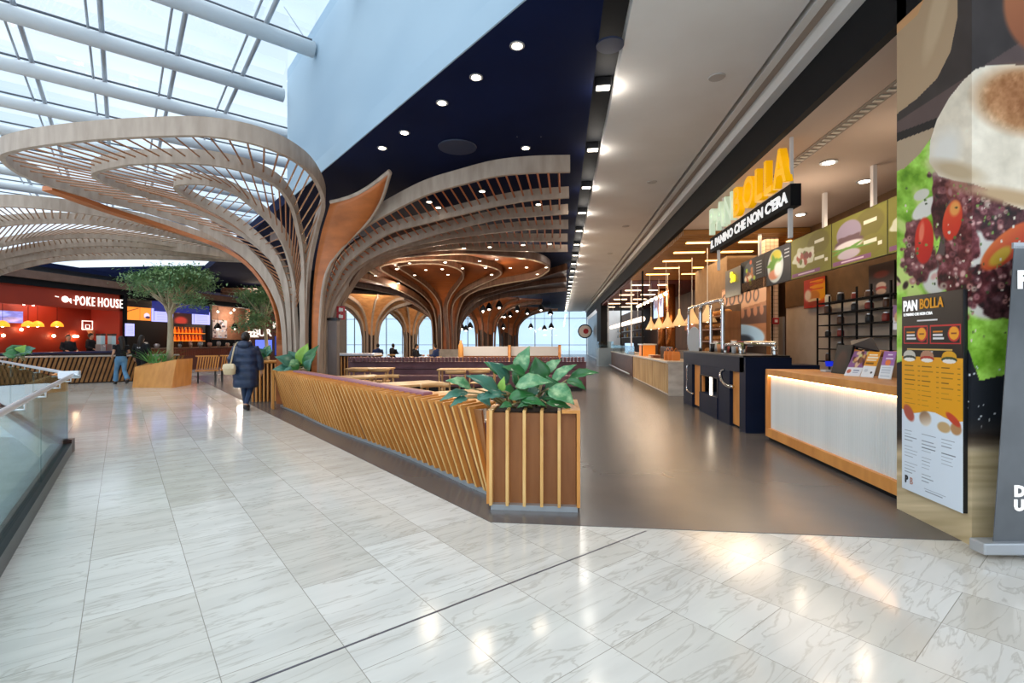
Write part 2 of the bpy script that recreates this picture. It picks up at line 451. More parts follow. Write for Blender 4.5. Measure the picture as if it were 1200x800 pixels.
print('bars b', bars)
db = (bars[3]-bars[0])/3
for k in range(-1, 9):
    b = bars[0]+db*k
    if b < 0.1: continue
    for o_ in (0, .22):
        mk('glazing_bar', MB().tube([sp(ta[0]-2, b+o_)+Vector((0,0,.2)), sp(ta[-1]+2, b+o_)+Vector((0,0,.2))], .05 if o_ == 0 else .025, 8), M_glazbar, sk, smooth=True)
pane = MB().sheet([[sp(ta[0]-3, 0)+Vector((0,0,.3)), sp(ta[-1]+3, 0)+Vector((0,0,.3))], [sp(ta[0]-3, 22)+Vector((0,0,.3)), sp(ta[-1]+3, 22)+Vector((0,0,.3))]])
pane.sheet([[sp(e_ab+.1, -9)+Vector((0,0,.3)), sp(ta[-1]+3, -9)+Vector((0,0,.3))], [sp(e_ab+.1, 0)+Vector((0,0,.3)), sp(ta[-1]+3, 0)+Vector((0,0,.3))]])
mk('glass_pane', pane, glass('skylight_glass', '#eef6fb', .3, .02), sk)
# bracing rod near the bulkhead
mk('brace_rod', MB().tube([Wp(333,8,(onZ(333,8,8.6)-Vector((0,0,8.6))).length*.98), Wp(361,50,(onZ(361,50,8.0)-Vector((0,0,8.0))).length*.98)], .015, 6), M_glazbar, sk)

# ================================================================== wooden tree columns
def ribbon(path, h, th, up0=None):
    """board on edge along the path: h in the vertical plane of the path, th sideways"""
    n = len(path); rings = []
    side = None; sides = []
    for i in range(n):
        t = path[min(i+1, n-1)] - path[max(i-1, 0)]; th_ = Vector((t.x, t.y, 0))
        if th_.length > .12*t.length or side is None:
            s_ = Vector((-th_.y, th_.x, 0))
            if s_.length < 1e-5: s_ = Vector((1,0,0))
            s_.normalize()
            if side is not None and s_.dot(side) < 0: s_ = -s_
            side = s_
        sides.append(side)
    # back-fill trunk start with the first clear side vector, smooth
    for _ in range(6):
        sides = [(sides[max(i-1,0)]+sides[i]*2+sides[min(i+1,n-1)]).normalized() for i in range(n)]
    ns = []
    for i in range(n):
        t = (path[min(i+1, n-1)] - path[max(i-1, 0)]).normalized(); nn = sides[i].cross(t).normalized()
        if ns and nn.dot(ns[-1]) < 0: nn = -nn
        ns.append(nn)
    if max(ns, key=lambda q: abs(q.z)).z < 0: ns = [-q for q in ns]
    for i in range(n):
        s_ = sides[i]; nn = ns[i]
        k_ = min(max((path[i].z-1.6)/2.2, 0), 1); k_ = k_*k_*(3-2*k_); hh = h*(.42+.58*k_)
        rings.append([path[i]-s_*th/2, path[i]+s_*th/2, path[i]+s_*th/2+nn*hh, path[i]-s_*th/2+nn*hh])
    return rings
def rib_part(root, path, h=.3, th=.07, m=None, name='rib', cut=None, label=None):
    rings = ribbon(path, h, th)
    mb = MB(); mb.loft(rings)
    o = mk(name, mb, m or M_rib, root)
    if label: o['label'] = label
    return rings
def path(pts, n=7):
    return cr([Wp(*p) for p in pts], n)
def near_base(px, v): return (px, CY + F*H/v, v)
def rods(root, r1, r2, sf=.3, st=.15, r=.018, z0=2.2, m=None, name='lattice', zf=4.35, off=.5):
    """thin rods strung between two neighbouring ribs; sf, st: spacing on the flat part and near the trunk"""
    c1 = resample([g[0].lerp(g[2], off) for g in r1], 700); c2 = resample([g[0].lerp(g[2], off) for g in r2], 700)
    mb = MB(); acc = 0
    for i in range(1, 700):
        acc += max((c1[i]-c1[i-1]).length, (c2[i]-c2[i-1]).length*.5); p, q = c1[i], c2[i]
        k = min(max((p.z-3.2)/(zf-3.2), 0), 1); need = st+(sf-st)*k
        if acc < need: continue
        acc = 0
        if p.z < z0 or q.z < z0: continue
        mb.tube([p, q], r, 4)
    if mb.v: mk(name, mb, m or M_rod, root)
# ---- the big column in front
T1 = thing('tree_column', 'large grey-brown wooden tree column with looped slatted canopy beside the navy coated woman', 'tree column', W(355, 11.8), 'wooden tree columns')
loop1 = [near_base(359,11.4),(358,410,11.4),(360,360,11.4),(364,310,11.3),(372,270,10.9),(379,238,10.3),(366,207,9.55),(340,186,8.6),(300,170,8.0),(250,161,7.75),(200,160,7.7),(120,164,7.8),(60,170,8.0),(20,177,8.25),(3,184,8.55),(12,197,9.1),(40,212,9.8),(100,231,10.9),(170,249,12.0),(230,268,12.6),(270,290,12.45),(300,315,12.1),(321,347,11.9),(331,385,11.8),near_base(334,11.8)]
loop2 = [near_base(356,11.35),(356,408,11.35),(354,305,11.3),(348,268,11.0),(340,240,10.6),(320,216,10.0),(280,200,9.25),(224,192,8.9),(160,193,8.95),(140,196,9.1),(112,203,9.4),(116,212,9.85),(152,226,10.6),(208,242,11.6),(256,262,12.0),(296,286,11.95),(324,314,11.85),(337,346,11.75),(342,400,11.75),near_base(342,11.75)]
loop3 = [near_base(349,11.5),(349,408,11.5),(345,344,11.6),(336,300,11.4),(320,268,11.2),(296,244,10.95),(272,226,10.6),(240,217,10.15),(208,218,10.2),(212,228,10.8),(240,244,11.5),(272,262,11.75),(300,285,11.8),(320,308,11.75),(333,344,11.7),(338,400,11.7),near_base(338,11.7)]
R1 = rib_part(T1, path(loop1), .30, .08); R2 = rib_part(T1, path(loop2), .26, .08); R3 = rib_part(T1, path(loop3), .22, .08)
rods(T1, R1, R2, .30, .11, .017); rods(T1, R2, R3, .24, .11, .015)
# rods across the inner loop
c3 = resample([g[0].lerp(g[2], .5) for g in R3], 240); mb = MB()
for i in range(28, 112, 3):
    if c3[i].z > 2.2 and (c3[i]-c3[239-i]).length < 3: mb.tube([c3[i], c3[239-i]], .013, 4)
mk('lattice', mb, M_rod, T1)
# orange lining under the outer rib of the left petal
lip = path([(331,400,11.9),(327,365,11.95),(316,338,12.1),(292,308,12.3),(258,288,12.6),(200,268,12.5),(130,246,11.6),(55,219,10.3)])
lipo = [p + Vector((0,0,-.07)) for p in lip]
o_ = rib_part(T1, [Wp(*near_base(331,11.9))]+lipo, .10, .26, M_orange, 'lining'); 
# orange petal
pa = resample(path([near_base(366,11.45),(366,410,11.45),(367,360,11.4),(370,315,11.3),(377,275,10.9),(388,238,10.3)]), 40)
pb = resample(path([near_base(374,11.35),(374,410,11.35),(380,330,11.2),(399,293,10.9),(430,261,10.4),(447,234,9.9),(457,202,9.35)]), 40)
mb = MB(); rows = []
for i in range(40): 
    d_ = pb[i]-pa[i]; up = Vector((0,0,1))
    rows.append([pa[i].lerp(pb[i], t) - up*(.12*math.sin(t*PI)*(i/40)) for t in np.linspace(0,1,7)])
mb.sheet(rows); pt = mk('petal', mb, M_orange, T1, smooth=True, solid=.05); pt['label'] = 'orange cherry wood petal'
rim = [rows[-1][i]+Vector((0,0,.02)) for i in range(7)]
mk('petal_rim', MB().tube(rim, .045, 8), M_rib, T1); mk('petal_rim', MB().tube([r[-1] for r in rows], .04, 8), M_rib, T1)
# right petal ribs
RR = [
 [(668,202,8.76),(624,203,8.8),(582,207,9.0),(544,216,9.3),(500,229,9.7),(459,249,10.2),(426,268,10.6),(404,287,10.9),(390,309,11.1),(380,345,11.3),(377,400,11.4),near_base(377,11.4)],
 [(667,232,10.3),(624,235,10.4),(582,242,10.5),(544,251,10.7),(500,262,10.9),(459,273,11.1),(431,290,11.2),(406,311,11.3),(396,328,11.4),(384,358,11.5),(381,400,11.5),near_base(381,11.5)],
 [(666,251,11.6),(624,254,11.7),(582,258,11.7),(527,271,11.7),(486,283,11.7),(445,298,11.7),(417,315,11.7),(402,334,11.7),(388,362,11.7),(385,400,11.7),near_base(385,11.7)],
 [(666,268,13.1),(624,269,13.1),(582,273,13.0),(527,280,12.8),(472,292,12.5),(439,304,12.2),(417,320,12.0),(404,341,11.9),(391,368,11.8),(388,405,11.8),near_base(388,11.8)],
 [(665,283,14.8),(624,283,14.7),(582,283,14.4),(527,286,13.8),(486,293,13.3),(445,305,12.8),(420,322,12.4),(407,342,12.2),(394,370,12.0),(391,405,12.0),near_base(391,12.0)],
 [(665,295,16.5),(624,295,16.2),(582,294,15.8),(527,293,15.0),(486,297,14.3),(457,305,13.6),(429,320,12.9),(411,342,12.6),(398,370,12.3),(396,405,12.2),near_base(396,12.2)]]
rr = [rib_part(T1, path(p), .30 if i == 0 else .235, .07) for i, p in enumerate(RR)]
for i in range(5): rods(T1, rr[i], rr[i+1], .20, .14, .02, m=mat('orange_rod', '#b8683c', .45), off=.5)
# hidden back of the trunk: a closing rib pair so it is round from every side
for k in range(7):
    a = .25 + k*.42; c = W(366, 12.1); p = c + Vector((math.cos(a)*.62, math.sin(a)*.62, 0))
    out = Vector((math.cos(a), math.sin(a), 0))
    rib_part(T1, cr([p, p+Vector((0,0,1.6)), p+Vector((0,0,2.6))+out*.15, p+out*.8+Vector((0,0,3.6)), p+out*2.2+Vector((0,0,4.4)), p+out*(3.4)+Vector((0,0,4.6))], 6), .26, .08, M_ribdark)
mk('core', MB().lathe(W(366,12.05), [(.42,0),(.42,2.6),(.3,3.2)], 16), M_black, T1)
# ---- shared maker: middle distance column with solid petals
def ruled(a, b, m, root, name='petal_panel', n=40, lift=.12):
    ca = resample([g[0].lerp(g[2], .5) for g in a], n); cb = resample([g[0].lerp(g[2], .5) for g in b], n)
    mb = MB(); mb.sheet([[ca[i].lerp(cb[i], t)+Vector((0,0,lift)) for t in (0,.33,.66,1)] for i in range(n)])
    mk(name, mb, m, root, smooth=True, solid=.03)
T2 = thing('tree_column', 'dark wooden tree column with orange petal ceiling in the middle of the food court', 'tree column', W(523, 26), 'wooden tree columns')
LA = [near_base(535,25.6),(535,395,25.6),(537,368,25.6),(546,348,25),(566,338,24),(596,331,23),(626,326,21.8),(640,319,21),(643,313,20.3),(632,306,19),(604,301,18.1),(555,297,17.5),(514,298,17.7),(472,301,18.3),(442,306,19.4),(428,312,20.5),(440,322,22.5),(470,338,25),(496,355,26.2),(509,378,26.6),near_base(510,26.6)]
LB = [near_base(531,25.5),(531,395,25.5),(530,362,25.5),(538,347,25),(560,335,24),(580,326,23.2),(587,320,22.2),(580,314,20.9),(555,308,19.8),(522,304,19.2),(481,305,19.5),(452,310,20.4),(447,316,21.4),(470,329,23.4),(497,347,25.2),(510,370,26),near_base(513,26)]
LC = [near_base(526,25.3),(526,395,25.3),(524,362,25.3),(528,347,25),(538,333,24.2),(543,324,23),(537,315,21.6),(514,309,20.9),(485,309,20.9),(468,313,21.6),(480,322,23),(500,336,24.6),(513,352,25.4),(517,370,25.6),near_base(518,25.6)]
ra = rib_part(T2, path(LA,5), .28, .12, M_ribdark); rb = rib_part(T2, path(LB,5), .28, .12, M_ribdark); rc = rib_part(T2, path(LC,5), .28, .12, M_ribdark)
ruled(ra, rb, M_orangedk, T2); ruled(rb, rc, M_orangedk, T2)
c3 = resample([g[0].lerp(g[2], .5) for g in rc], 80)
mk('petal_panel', MB().sheet([[c3[i].lerp(c3[79-i], t)+Vector((0,0,.1)) for t in (0,.5,1)] for i in range(2, 40)]), M_orangedk, T2, solid=.03)
for r_ in (ra, rb, rc):  # pale edge line on the lower face of each loop
    mk('edge_strip', MB().tube([g[0].lerp(g[1], .5)-Vector((0,0,.015)) for g in r_], .028, 5), M_rib, T2)
LL = [
 [(404,322,21.5),(440,330,22.7),(470,341,24.2),(494,356,25.6),(506,376,26.4),near_base(508,26.4)],
 [(402,333,25.5),(440,340,25.8),(470,347,26),(494,360,26.3),(507,380,26.8),near_base(509,26.8)],
 [(402,344,31),(440,347,30),(470,351,29),(494,362,28),(509,384,27),near_base(511,27)],
 [(402,354,36),(440,355,34.5),(470,357,32),(498,368,29.5),(511,386,27.4),near_base(512,27.4)]]
rl = [rib_part(T2, path(p,5), .28, .12, M_ribdark) for p in LL]
for i in range(3): ruled(rl[i], rl[i+1], M_ribdark if i else M_orangedk, T2, n=20)
for r_ in rl: mk('edge_strip', MB().tube([g[0].lerp(g[1], .5)-Vector((0,0,.015)) for g in r_], .028, 5), M_rib, T2)
RL = [
 [(664,316,21.5),(620,330,23.5),(580,341,25),(552,352,26),(539,375,26.3),near_base(537,26.3)],
 [(664,330,25.8),(620,336,26.5),(580,345,26.8),(555,357,26.8),(540,380,26.8),near_base(538,26.8)],
 [(664,341,30.5),(620,345,30),(580,351,29),(556,362,28),(540,384,27.2),near_base(538,27.2)]]
rl = [rib_part(T2, path(p,5), .28, .12, M_ribdark) for p in RL]
for i in range(2): ruled(rl[i], rl[i+1], mat('dark_walnut_panel','#4a2c1c',.45,c2='#371f13'), T2, n=20)
mk('core', MB().lathe(W(523,26.1), [(.45,0),(.45,3.0),(.3,3.4)], 16), mat('walnut_dark','#3a261c',.5), T2)
mk('plinth', MB().box(W(524,25.6,.55), (1.6,1.6,1.1), TH), mat('concrete','#a39e98',.7,c2='#8e8984'), T2)
# ---- the left canopy whose trunk stands outside the frame
T0 = thing('tree_column', 'broad pale slatted canopy column at the far left over the kiosk', 'tree column', W(-172, 12.2), 'wooden tree columns')
tr = lambda d: [(-178+d,400,17),near_base(-178+d,17)]
L0 = [
 [(298,305,19.2),(270,293,17.6),(230,280,15.9),(180,266,14.3),(120,254,13),(60,246,12.1),(0,243,11.8),(-60,250,12.2),(-120,280,13.6),(-165,330,15.8)]+tr(0),
 [(298,306,19.4),(250,290,17.7),(200,278,16.1),(150,269,14.9),(100,263,14.1),(50,262,13.7),(0,266,13.8),(-60,278,14.2),(-120,304,15.2),(-160,345,16.4)]+tr(5),
 [(298,306,19.7),(250,297,18.7),(200,289,17.6),(150,282,16.6),(100,279,16.1),(50,282,16.1),(0,290,16.5),(-60,306,16.6),(-120,330,16.7),(-155,360,16.8)]+tr(9),
 [(298,306,20),(250,300,19.3),(200,294,18.6),(150,289,17.9),(100,289,17.7),(50,294,17.6),(0,305,17.6),(-60,320,17.4),(-120,345,17.2),(-150,370,17)]+tr(13),
 [(298,307,20.4),(250,303,20),(200,299,19.4),(150,296,18.9),(100,297,18.6),(50,303,18.4),(0,315,18.2),(-60,332,17.9),(-120,357,17.5),(-148,378,17.2)]+tr(17),
 [(298,308,21),(220,305,20.7),(150,304,20.2),(75,306,19.7),(30,314,19.3),(0,323,19),(-60,344,18.4),(-120,368,17.8),(-145,385,17.4)]+tr(21)]
for ri, row in enumerate(L0):
    sc_r = (1, 1, 1, .95, .92, .89)[ri]; row = [(x, y, v*sc_r) for x, y, v in row]; v0r = [v for x, y, v in row if x == 0][0]
    L0[ri] = [(x, y, v if x >= 0 else v0r+(12.2-v0r)*min(-x/150, 1)) for x, y, v in row[:-1]]+[near_base(row[-1][0], 12.2)]
rl = [rib_part(T0, path(p,6), .30, .09) for p in L0]
for i in range(5): rods(T0, rl[i], rl[i+1], .17, .17, .02, m=mat('pale_brown_rod','#a8866c',.5))
mk('core', MB().lathe(W(-168,12.5), [(.45,0),(.45,3.0),(.3,3.4)], 16), M_black, T0); mk('base', MB().lathe(W(-168,12.4), [(.85,-5.0),(.85,-.02),(.80,0)], 24), M_rib, T0)
for _t in (T1, T2, T0): _t['kind'] = 'thing'
# ---- generic smaller columns further back
def gtree(px, v, label, R=3.6, zc=4.3, n=12, tr_=.45, m=None, panel=None, ph=0., sq=1.0, light=True):
    c = W(px, v); root = thing('tree_column', label, 'tree column', c, 'wooden tree columns'); root['kind'] = 'thing'; m = m or M_rib
    rings = []
    for k in range(n):
        a = ph + 2*PI*k/n; o = Vector((math.cos(a), math.sin(a)*sq, 0)); Rk = R*(1+.18*math.sin(3*a+1))
        P = [c+o*tr_, c+o*tr_+Vector((0,0,1.5)), c+o*(tr_+.05)+Vector((0,0,zc*.52)), c+o*(tr_+.25)+Vector((0,0,zc*.70)), c+o*(tr_+R*.28)+Vector((0,0,zc*.88)), c+o*(Rk*.75)+Vector((0,0,zc*.98)), c+o*Rk+Vector((0,0,zc))]
        rings.append(rib_part(root, cr(P, 4), .24, .10, m))
    mb = MB()
    cs = [resample([g[2].lerp(g[1],.25) for g in r_], 16) for r_ in rings]
    for k in range(n):
        a_, b_ = cs[k], cs[(k+1)%n]
        mb.sheet([[a_[i], b_[i]] for i in range(5, 16)])
    mk('petal_panel', mb, panel or M_orangedk, root, solid=.03)
    mk('core', MB().lathe(c, [(tr_*.75,0),(tr_*.75,zc*.6),(tr_*.5,zc*.75)], 12), mat('walnut_dark','#3a261c',.5), root)
    return root
M_pale = mat('pale_oak_panel', '#d89c64', .5, c2='#c0844e')
gtree(434, 30, 'pale wooden tree column with orange petals right of the big column', 3.4, 3.9, 12, .5, M_rib, M_pale)
gtree(481, 36, 'pale wooden tree column behind the diners in dark coats', 3.6, 4.0, 12, .5, M_rib, M_pale, ph=.2)
gtree(569, 36, 'brown wooden tree column just right of the dark middle one', 3.8, 4.3, 12, .75, M_ribdark, M_orangedk, ph=.4)
gtree(596, 47, 'farthest brown tree column in front of the end windows', 4.0, 4.4, 12, .9, M_ribdark, M_orangedk, ph=.1)
gtree(349, 33, 'dark tree column with brown petals behind the second ficus', 4.4, 4.4, 14, .5, M_ribdark, M_orangedk, ph=.3)
# ================================================================== people
def finish(name, mb, voxel, m, parent, smooth=6, label=None):
    """closed pieces fused into one continuous skin"""
    o = mk(name, mb, m, parent)
    r = o.modifiers.new('r', 'REMESH'); r.mode = 'VOXEL'; r.voxel_size = voxel
    s_ = o.modifiers.new('s', 'SMOOTH'); s_.iterations = smooth; s_.factor = .5
    bpy.context.view_layer.update()
    me = bpy.data.meshes.new_from_object(o.evaluated_get(bpy.context.evaluated_depsgraph_get()))
    o.modifiers.clear(); o.data = me; me.name = name
    for p in me.polygons: p.use_smooth = True
    if label: o['label'] = label
    return o
def limb(mb, pts, rs, n=10): mb.tube(pts, rs, n)
def ovals(mb, L, n=18):
    """L: (cx, cy, z, rx, ry)"""
    mb.loft([[Vector((cx+rx*math.cos(2*PI*k/n), cy+ry*math.sin(2*PI*k/n), z)) for k in range(n)] for cx, cy, z, rx, ry in L])
M_skin = mat('skin', '#c99a7c', .55); M_hair = mat('dark_hair', '#1c1512', .55, c2='#2a1f19', scale=(40,40,6))
def person(px, v, h, rz, label, pose, top, bottom, topm, botm, shoem, hairm, detail=.02, hair='long', group=None, z0=0.0, skin=None, base=None):
    """local frame: faces +y, x to its right"""
    c = base if base is not None else W(px, v, z0); k = h/1.7
    root = thing('person', label, 'person', c, group)
    R = Matrix.Rotation(rz, 3, 'Z')
    def T(x, y, z): return c + R @ Vector((x*k, y*k, z*k))
    J = dict(hipL=(-.09,0,.90), hipR=(.09,0,.90), shL=(-.18,0,1.40), shR=(.18,0,1.40), neck=(0,0,1.44), head=(0,.015,1.60))
    J.update(pose)
    def seg(mb, names, rs, n=10): mb.tube([T(*(J[a] if isinstance(a, str) else a)) for a in names], [r*k for r in rs], n)
    def fuse(parts, lo=True): return parts
    body = MB()
    dz = J['neck'][2]-1.44
    ell = lambda mb, L, n=16: mb.loft([[T(cx+rx*math.cos(2*PI*i/n), cy+ry*math.sin(2*PI*i/n), z) for i in range(n)] for cx, cy, z, rx, ry in L])
    hz = J['hipL'][2]
    ell(body, [(0,0,hz-.06,.10,.09),(0,0,hz+.02,.155,.11),(0,0,hz+.18,.125,.09),(0,0,hz+.36,.15,.105),(0,0,hz+.48,.16,.09),(0,0,hz+.545,.06,.055)])
    seg(body, ['neck', (J['head'][0], J['head'][1]-.01, J['head'][2]-.03)], [.055,.05])
    hx_, hy_, hzd = J['head']
    body.ball(T(hx_, hy_, hzd), (.075*k, .092*k, .112*k), 14, 10)
    body.ball(T(hx_, hy_+.03, hzd-.07), (.05*k,.05*k,.05*k), 10, 6)            # jaw
    body.ball(T(hx_, hy_+.10, hzd-.02), (.013*k,.018*k,.022*k), 6, 5)          # nose
    for s_ in (-1, 1): body.ball(T(hx_+s_*.078, hy_-.005, hzd-.01), (.012*k,.02*k,.03*k), 6, 5)
    for s_, q in ((-1,'L'), (1,'R')):
        seg(body, ['hip'+q, 'kn'+q, 'an'+q], [.085,.055,.038]); an = J['an'+q]
        d = Vector(J.get('toe'+q, (an[0], an[1]+.17, max(an[2]-.07, .02))))
        seg(body, [(an[0], an[1]-.03, an[2]-.03), (an[0]*.5+d.x*.5, an[1]*.5+d.y*.5, (an[2]-.03)*.5+d.z*.5), tuple(d)], [.038,.042,.03])
        seg(body, ['sh'+q, 'el'+q, 'wr'+q], [.052,.04,.027])
        w_ = Vector(J['wr'+q]); e_ = Vector(J['el'+q]); hd = (w_-e_).normalized(); side = Vector((s_, 0, 0))
        if 'hd'+q in J: hd = Vector(J['hd'+q]).normalized()
        pal = w_+hd*.05; seg(body, [tuple(w_), tuple(pal), tuple(w_+hd*.09)], [.027,.036,.034])
        ac = hd.cross(side); ac = Vector((0,1,0)) if ac.length < .2 else ac.normalized()
        for f, l_ in zip((-1.5,-.5,.5,1.5), (.06,.075,.07,.055)):
            p0 = w_+hd*.085+ac*f*.017; p1 = p0+hd*l_*.55-side*.006; p2 = p0+hd*l_-side*.02
            seg(body, [tuple(p0), tuple(p1), tuple(p2)], [.0095,.009,.008], 6)
        p0 = w_+hd*.035+ac*.028; seg(body, [tuple(p0), tuple(p0+hd*.03+ac*.02), tuple(p0+hd*.06+ac*.02-side*.01)], [.012,.011,.009], 6)
    finish('body', body, detail*.6*k if detail < .015 else detail*.7, skin or M_skin, root, 3)
    # clothes
    if top is not None:
        mb = MB()
        if top == 'tee' or top == 'hoodie':
            b_ = .02 if top == 'tee' else .045
            ell(mb, [(0,0,hz+.02 if top == 'hoodie' else hz+.1,.15+b_,.10+b_),(0,0,hz+.2,.13+b_,.095+b_),(0,0,hz+.38,.155+b_,.11+b_),(0,0,hz+.49,.165+b_*.6,.09+b_),(0,0,hz+.55,.07+b_*.4,.065+b_*.4)])
            for q in 'LR':
                e_ = Vector(J['el'+q]); w_ = Vector(J['wr'+q]); end_ = e_.lerp(w_, .9) if top == 'hoodie' else Vector(J['sh'+q]).lerp(e_, .6)
                ch = ['sh'+q, 'el'+q, tuple(end_)] if top == 'hoodie' else ['sh'+q, tuple(end_)]
                seg(mb, ch, [.07+b_*.4,.052+b_*.3,.042+b_*.2][:len(ch)])
            if top == 'hoodie': mb.ball(T(0,-.07,hz+.53), (.11*k,.07*k,.07*k), 12, 8)
            finish('hoodie' if top == 'hoodie' else 'shirt', mb, detail, topm, root, 4)
    if bottom is not None:
        mb = MB()
        ell(mb, [(0,0,hz-.09,.13,.105),(0,0,hz+.02,.172,.125),(0,0,hz+.14,.15,.11)])
        fl_ = {'flare': (.105,.068,.085), 'slim': (.1,.066,.05), 'loose': (.11,.085,.075)}[bottom]
        for q in 'LR':
            a_ = Vector(J['kn'+q]).lerp(Vector(J['an'+q]), .95); seg(mb, ['hip'+q, 'kn'+q, tuple(a_)], list(fl_))
        finish('trousers', mb, detail, botm, root, 4)
    for q in 'LR':
        an = J['an'+q]; d = Vector(J.get('toe'+q, (an[0], an[1]+.17, max(an[2]-.07, .02)))); mb = MB()
        seg(mb, [(an[0], an[1]-.045, an[2]-.035), (an[0]*.5+d.x*.5, an[1]*.5+d.y*.5, (an[2]-.035)*.5+d.z*.5), tuple(d)], [.048,.05,.036]); seg(mb, [an, (an[0], an[1]-.02, an[2]-.05)], [.046,.045])
        finish('shoe', mb, detail*.8, shoem, root, 2)
    mb = MB(); mb.ball(T(hx_, hy_-.02, hzd+.02), (.09*k,.10*k,.118*k), 14, 10)
    if hair == 'long': mb.tube([T(hx_, hy_-.06, hzd), T(hx_, hy_-.10, hzd-.16), T(hx_, -.13, hzd-.36)], [.085*k,.09*k,.05*k], 10)
    if hair == 'bun': mb.ball(T(hx_, hy_-.12, hzd+.0), .05*k, 10, 7)
    finish('hair', mb, detail, hairm, root, 2)
    return root, T, seg, J, k
M_coat = mat('navy_quilted_nylon', '#16233c', .38, c2='#1f3152', scale=(6,6,14), bump=.5)
M_denim_dk = mat('dark_navy_denim', '#1a2c48', .8, c2='#22385a', scale=(20,20,20)); M_denim = mat('light_blue_denim', '#6f9fc4', .8, c2='#5c8cb4', scale=(9,9,5))
M_blackcloth = mat('black_cloth', '#121317', .85, c2='#1a1b21', scale=(9,9,9)); M_shoe = mat('black_shoe', '#15161a', .4)
stride = dict(knL=(-.09,.14,.52), anL=(-.08,.20,.10), toeL=(-.08,.37,.035), knR=(.09,.02,.47), anR=(.08,-.20,.13), toeR=(.08,-.06,.03),
              elL=(-.27,-.10,1.13), wrL=(-.25,-.02,.90), elR=(.27,.06,1.13), wrR=(.28,.12,.88))
wal, T, seg, J, k = person(288, 10.8, 1.68, TH+.12, 'person in a long navy quilted coat walking away with a cream shoulder bag', stride, None, 'slim', M_coat, M_denim_dk, M_shoe, M_hair, .014, 'bun')
mb = MB(); n = 26
def cring(z, rx, ry, cy=0.0): return [T(rx*math.cos(2*PI*i/n), cy+ry*math.sin(2*PI*i/n), z) for i in range(n)]
prof = []
zs = [.50,.52,.60,.66,.67,.75,.83,.84,.92,1.0,1.01,1.08,1.15,1.16,1.24,1.31,1.38,1.43,1.47,1.50]
wd = [.235,.25,.262,.25,.245,.262,.25,.245,.255,.235,.232,.25,.235,.232,.25,.245,.225,.17,.11,.08]
for z, w_ in zip(zs, wd): prof.append(cring(z, w_, w_*.72, -.01))
mb.loft(prof)
for q in 'LR':
    a_, b_, c_ = (Vector(J[x+q]) for x in ('sh','el','wr')); P = [a_.lerp(b_, t) for t in (0,.25,.3,.6,.65,1)]+[b_.lerp(c_, t) for t in (.3,.35,.7,.75,.98)]
    mb.tube([T(*p) for p in P], [x*k for x in (.085,.09,.08,.085,.078,.08,.08,.072,.078,.07,.062)], 12)
coat = finish('coat', mb, .014, M_coat, wal, 3)
mb = MB(); mb.ball(T(0,-.12,1.44), (.15*k,.09*k,.10*k), 14, 9); mb.tube([T(-.12,-.02,1.45), T(-.08,-.13,1.47), T(.08,-.13,1.47), T(.12,-.02,1.45)], .055*k, 10)
finish('hood', mb, .012, M_coat, wal, 3)
bag = thing('shoulder_bag', 'cream quilted shoulder bag hanging on the back of the navy coated person', 'bag', T(-.30,-.22,.84))
M_cream = mat('cream_leather', '#dcc6a2', .5, c2='#cdb48c', scale=(8,8,8), bump=.4)
bb = MB(); n_ = 18
for z, a_, b_ in ((.84,.10,.05),(.86,.15,.07),(.95,.165,.08),(1.03,.15,.07),(1.07,.11,.05)): pass
bb.loft([[T(-.235+a_*math.cos(2*PI*i/n_)*.95, -.25+b_*math.sin(2*PI*i/n_), z) for i in range(n_)] for z, a_, b_ in ((.80,.09,.04),(.82,.125,.06),(.92,.14,.075),(1.0,.13,.065),(1.04,.09,.04))])
mk('bag_body', bb, M_cream, bag, smooth=True)
mk('flap', MB().slab([T(-.355,-.325,.93), T(-.115,-.325,.93), T(-.125,-.30,1.03), T(-.345,-.30,1.03)], (0,.02,0)), M_cream, bag, bevel=.006)
mk('strap', MB().tube(cr([T(-.22,-.24,1.02), T(-.19,-.235,1.15), T(-.165,-.215,1.32), T(-.15,-.17,1.44), T(-.14,-.05,1.505), T(-.16,.10,1.42), T(-.20,.19,1.2)], 5), .014, 6), M_cream, bag)
p2 = person(142, 17.3, 1.66, 1.0+TH, 'person in a black top and light blue flared jeans walking past the slatted counter', dict(knL=(-.09,.16,.52), anL=(-.09,.22,.09), toeL=(-.09,.38,.03), knR=(.09,-.02,.48), anR=(.09,-.30,.17), toeR=(.09,-.17,.04), elL=(-.25,-.06,1.13), wrL=(-.22,.14,1.02), elR=(.25,.02,1.13), wrR=(.22,.22,1.08)), 'tee', 'flare', M_blackcloth, M_denim, M_shoe, M_hair, .02)
p3 = person(166, 17.9, 1.70, .1+TH, 'person in a black hooded top behind the wooden tree planter', dict(knL=(-.09,.08,.50), anL=(-.09,.06,.08), knR=(.09,.0,.48), anR=(.09,-.14,.09), elL=(-.28,-.02,1.13), wrL=(-.30,.08,.90), elR=(.28,-.02,1.13), wrR=(.27,.10,.92)), 'hoodie', 'loose', M_blackcloth, M_blackcloth, M_shoe, M_hair, .02)
mk('back_print', MB().box(p3[1](0,-.165,1.28), (.10,.012,.05), TH+.1), mat('pale_print','#c8c8cc',.8), p3[0])
stand = dict(knL=(-.09,.03,.49), anL=(-.10,.0,.08), knR=(.09,.03,.49), anR=(.10,0,.08), elL=(-.26,.0,1.13), wrL=(-.20,.22,1.05), elR=(.26,0,1.13), wrR=(.20,.22,1.05))
for px, v, h, rz, lab in [(106.5,vX(106.5,-21.62),1.86,-PI/2+.3,'server in black standing under the lit basketball hoop sign'),(80,vX(80,-21.62),1.78,-PI/2-.2,'server in black behind the counter left of the basketball hoop sign')]:
    person(px, v, h, rz, lab, stand, 'hoodie', 'loose', M_blackcloth, M_blackcloth, M_shoe, M_hair, .028, 'short', 'servers of the red kiosk')

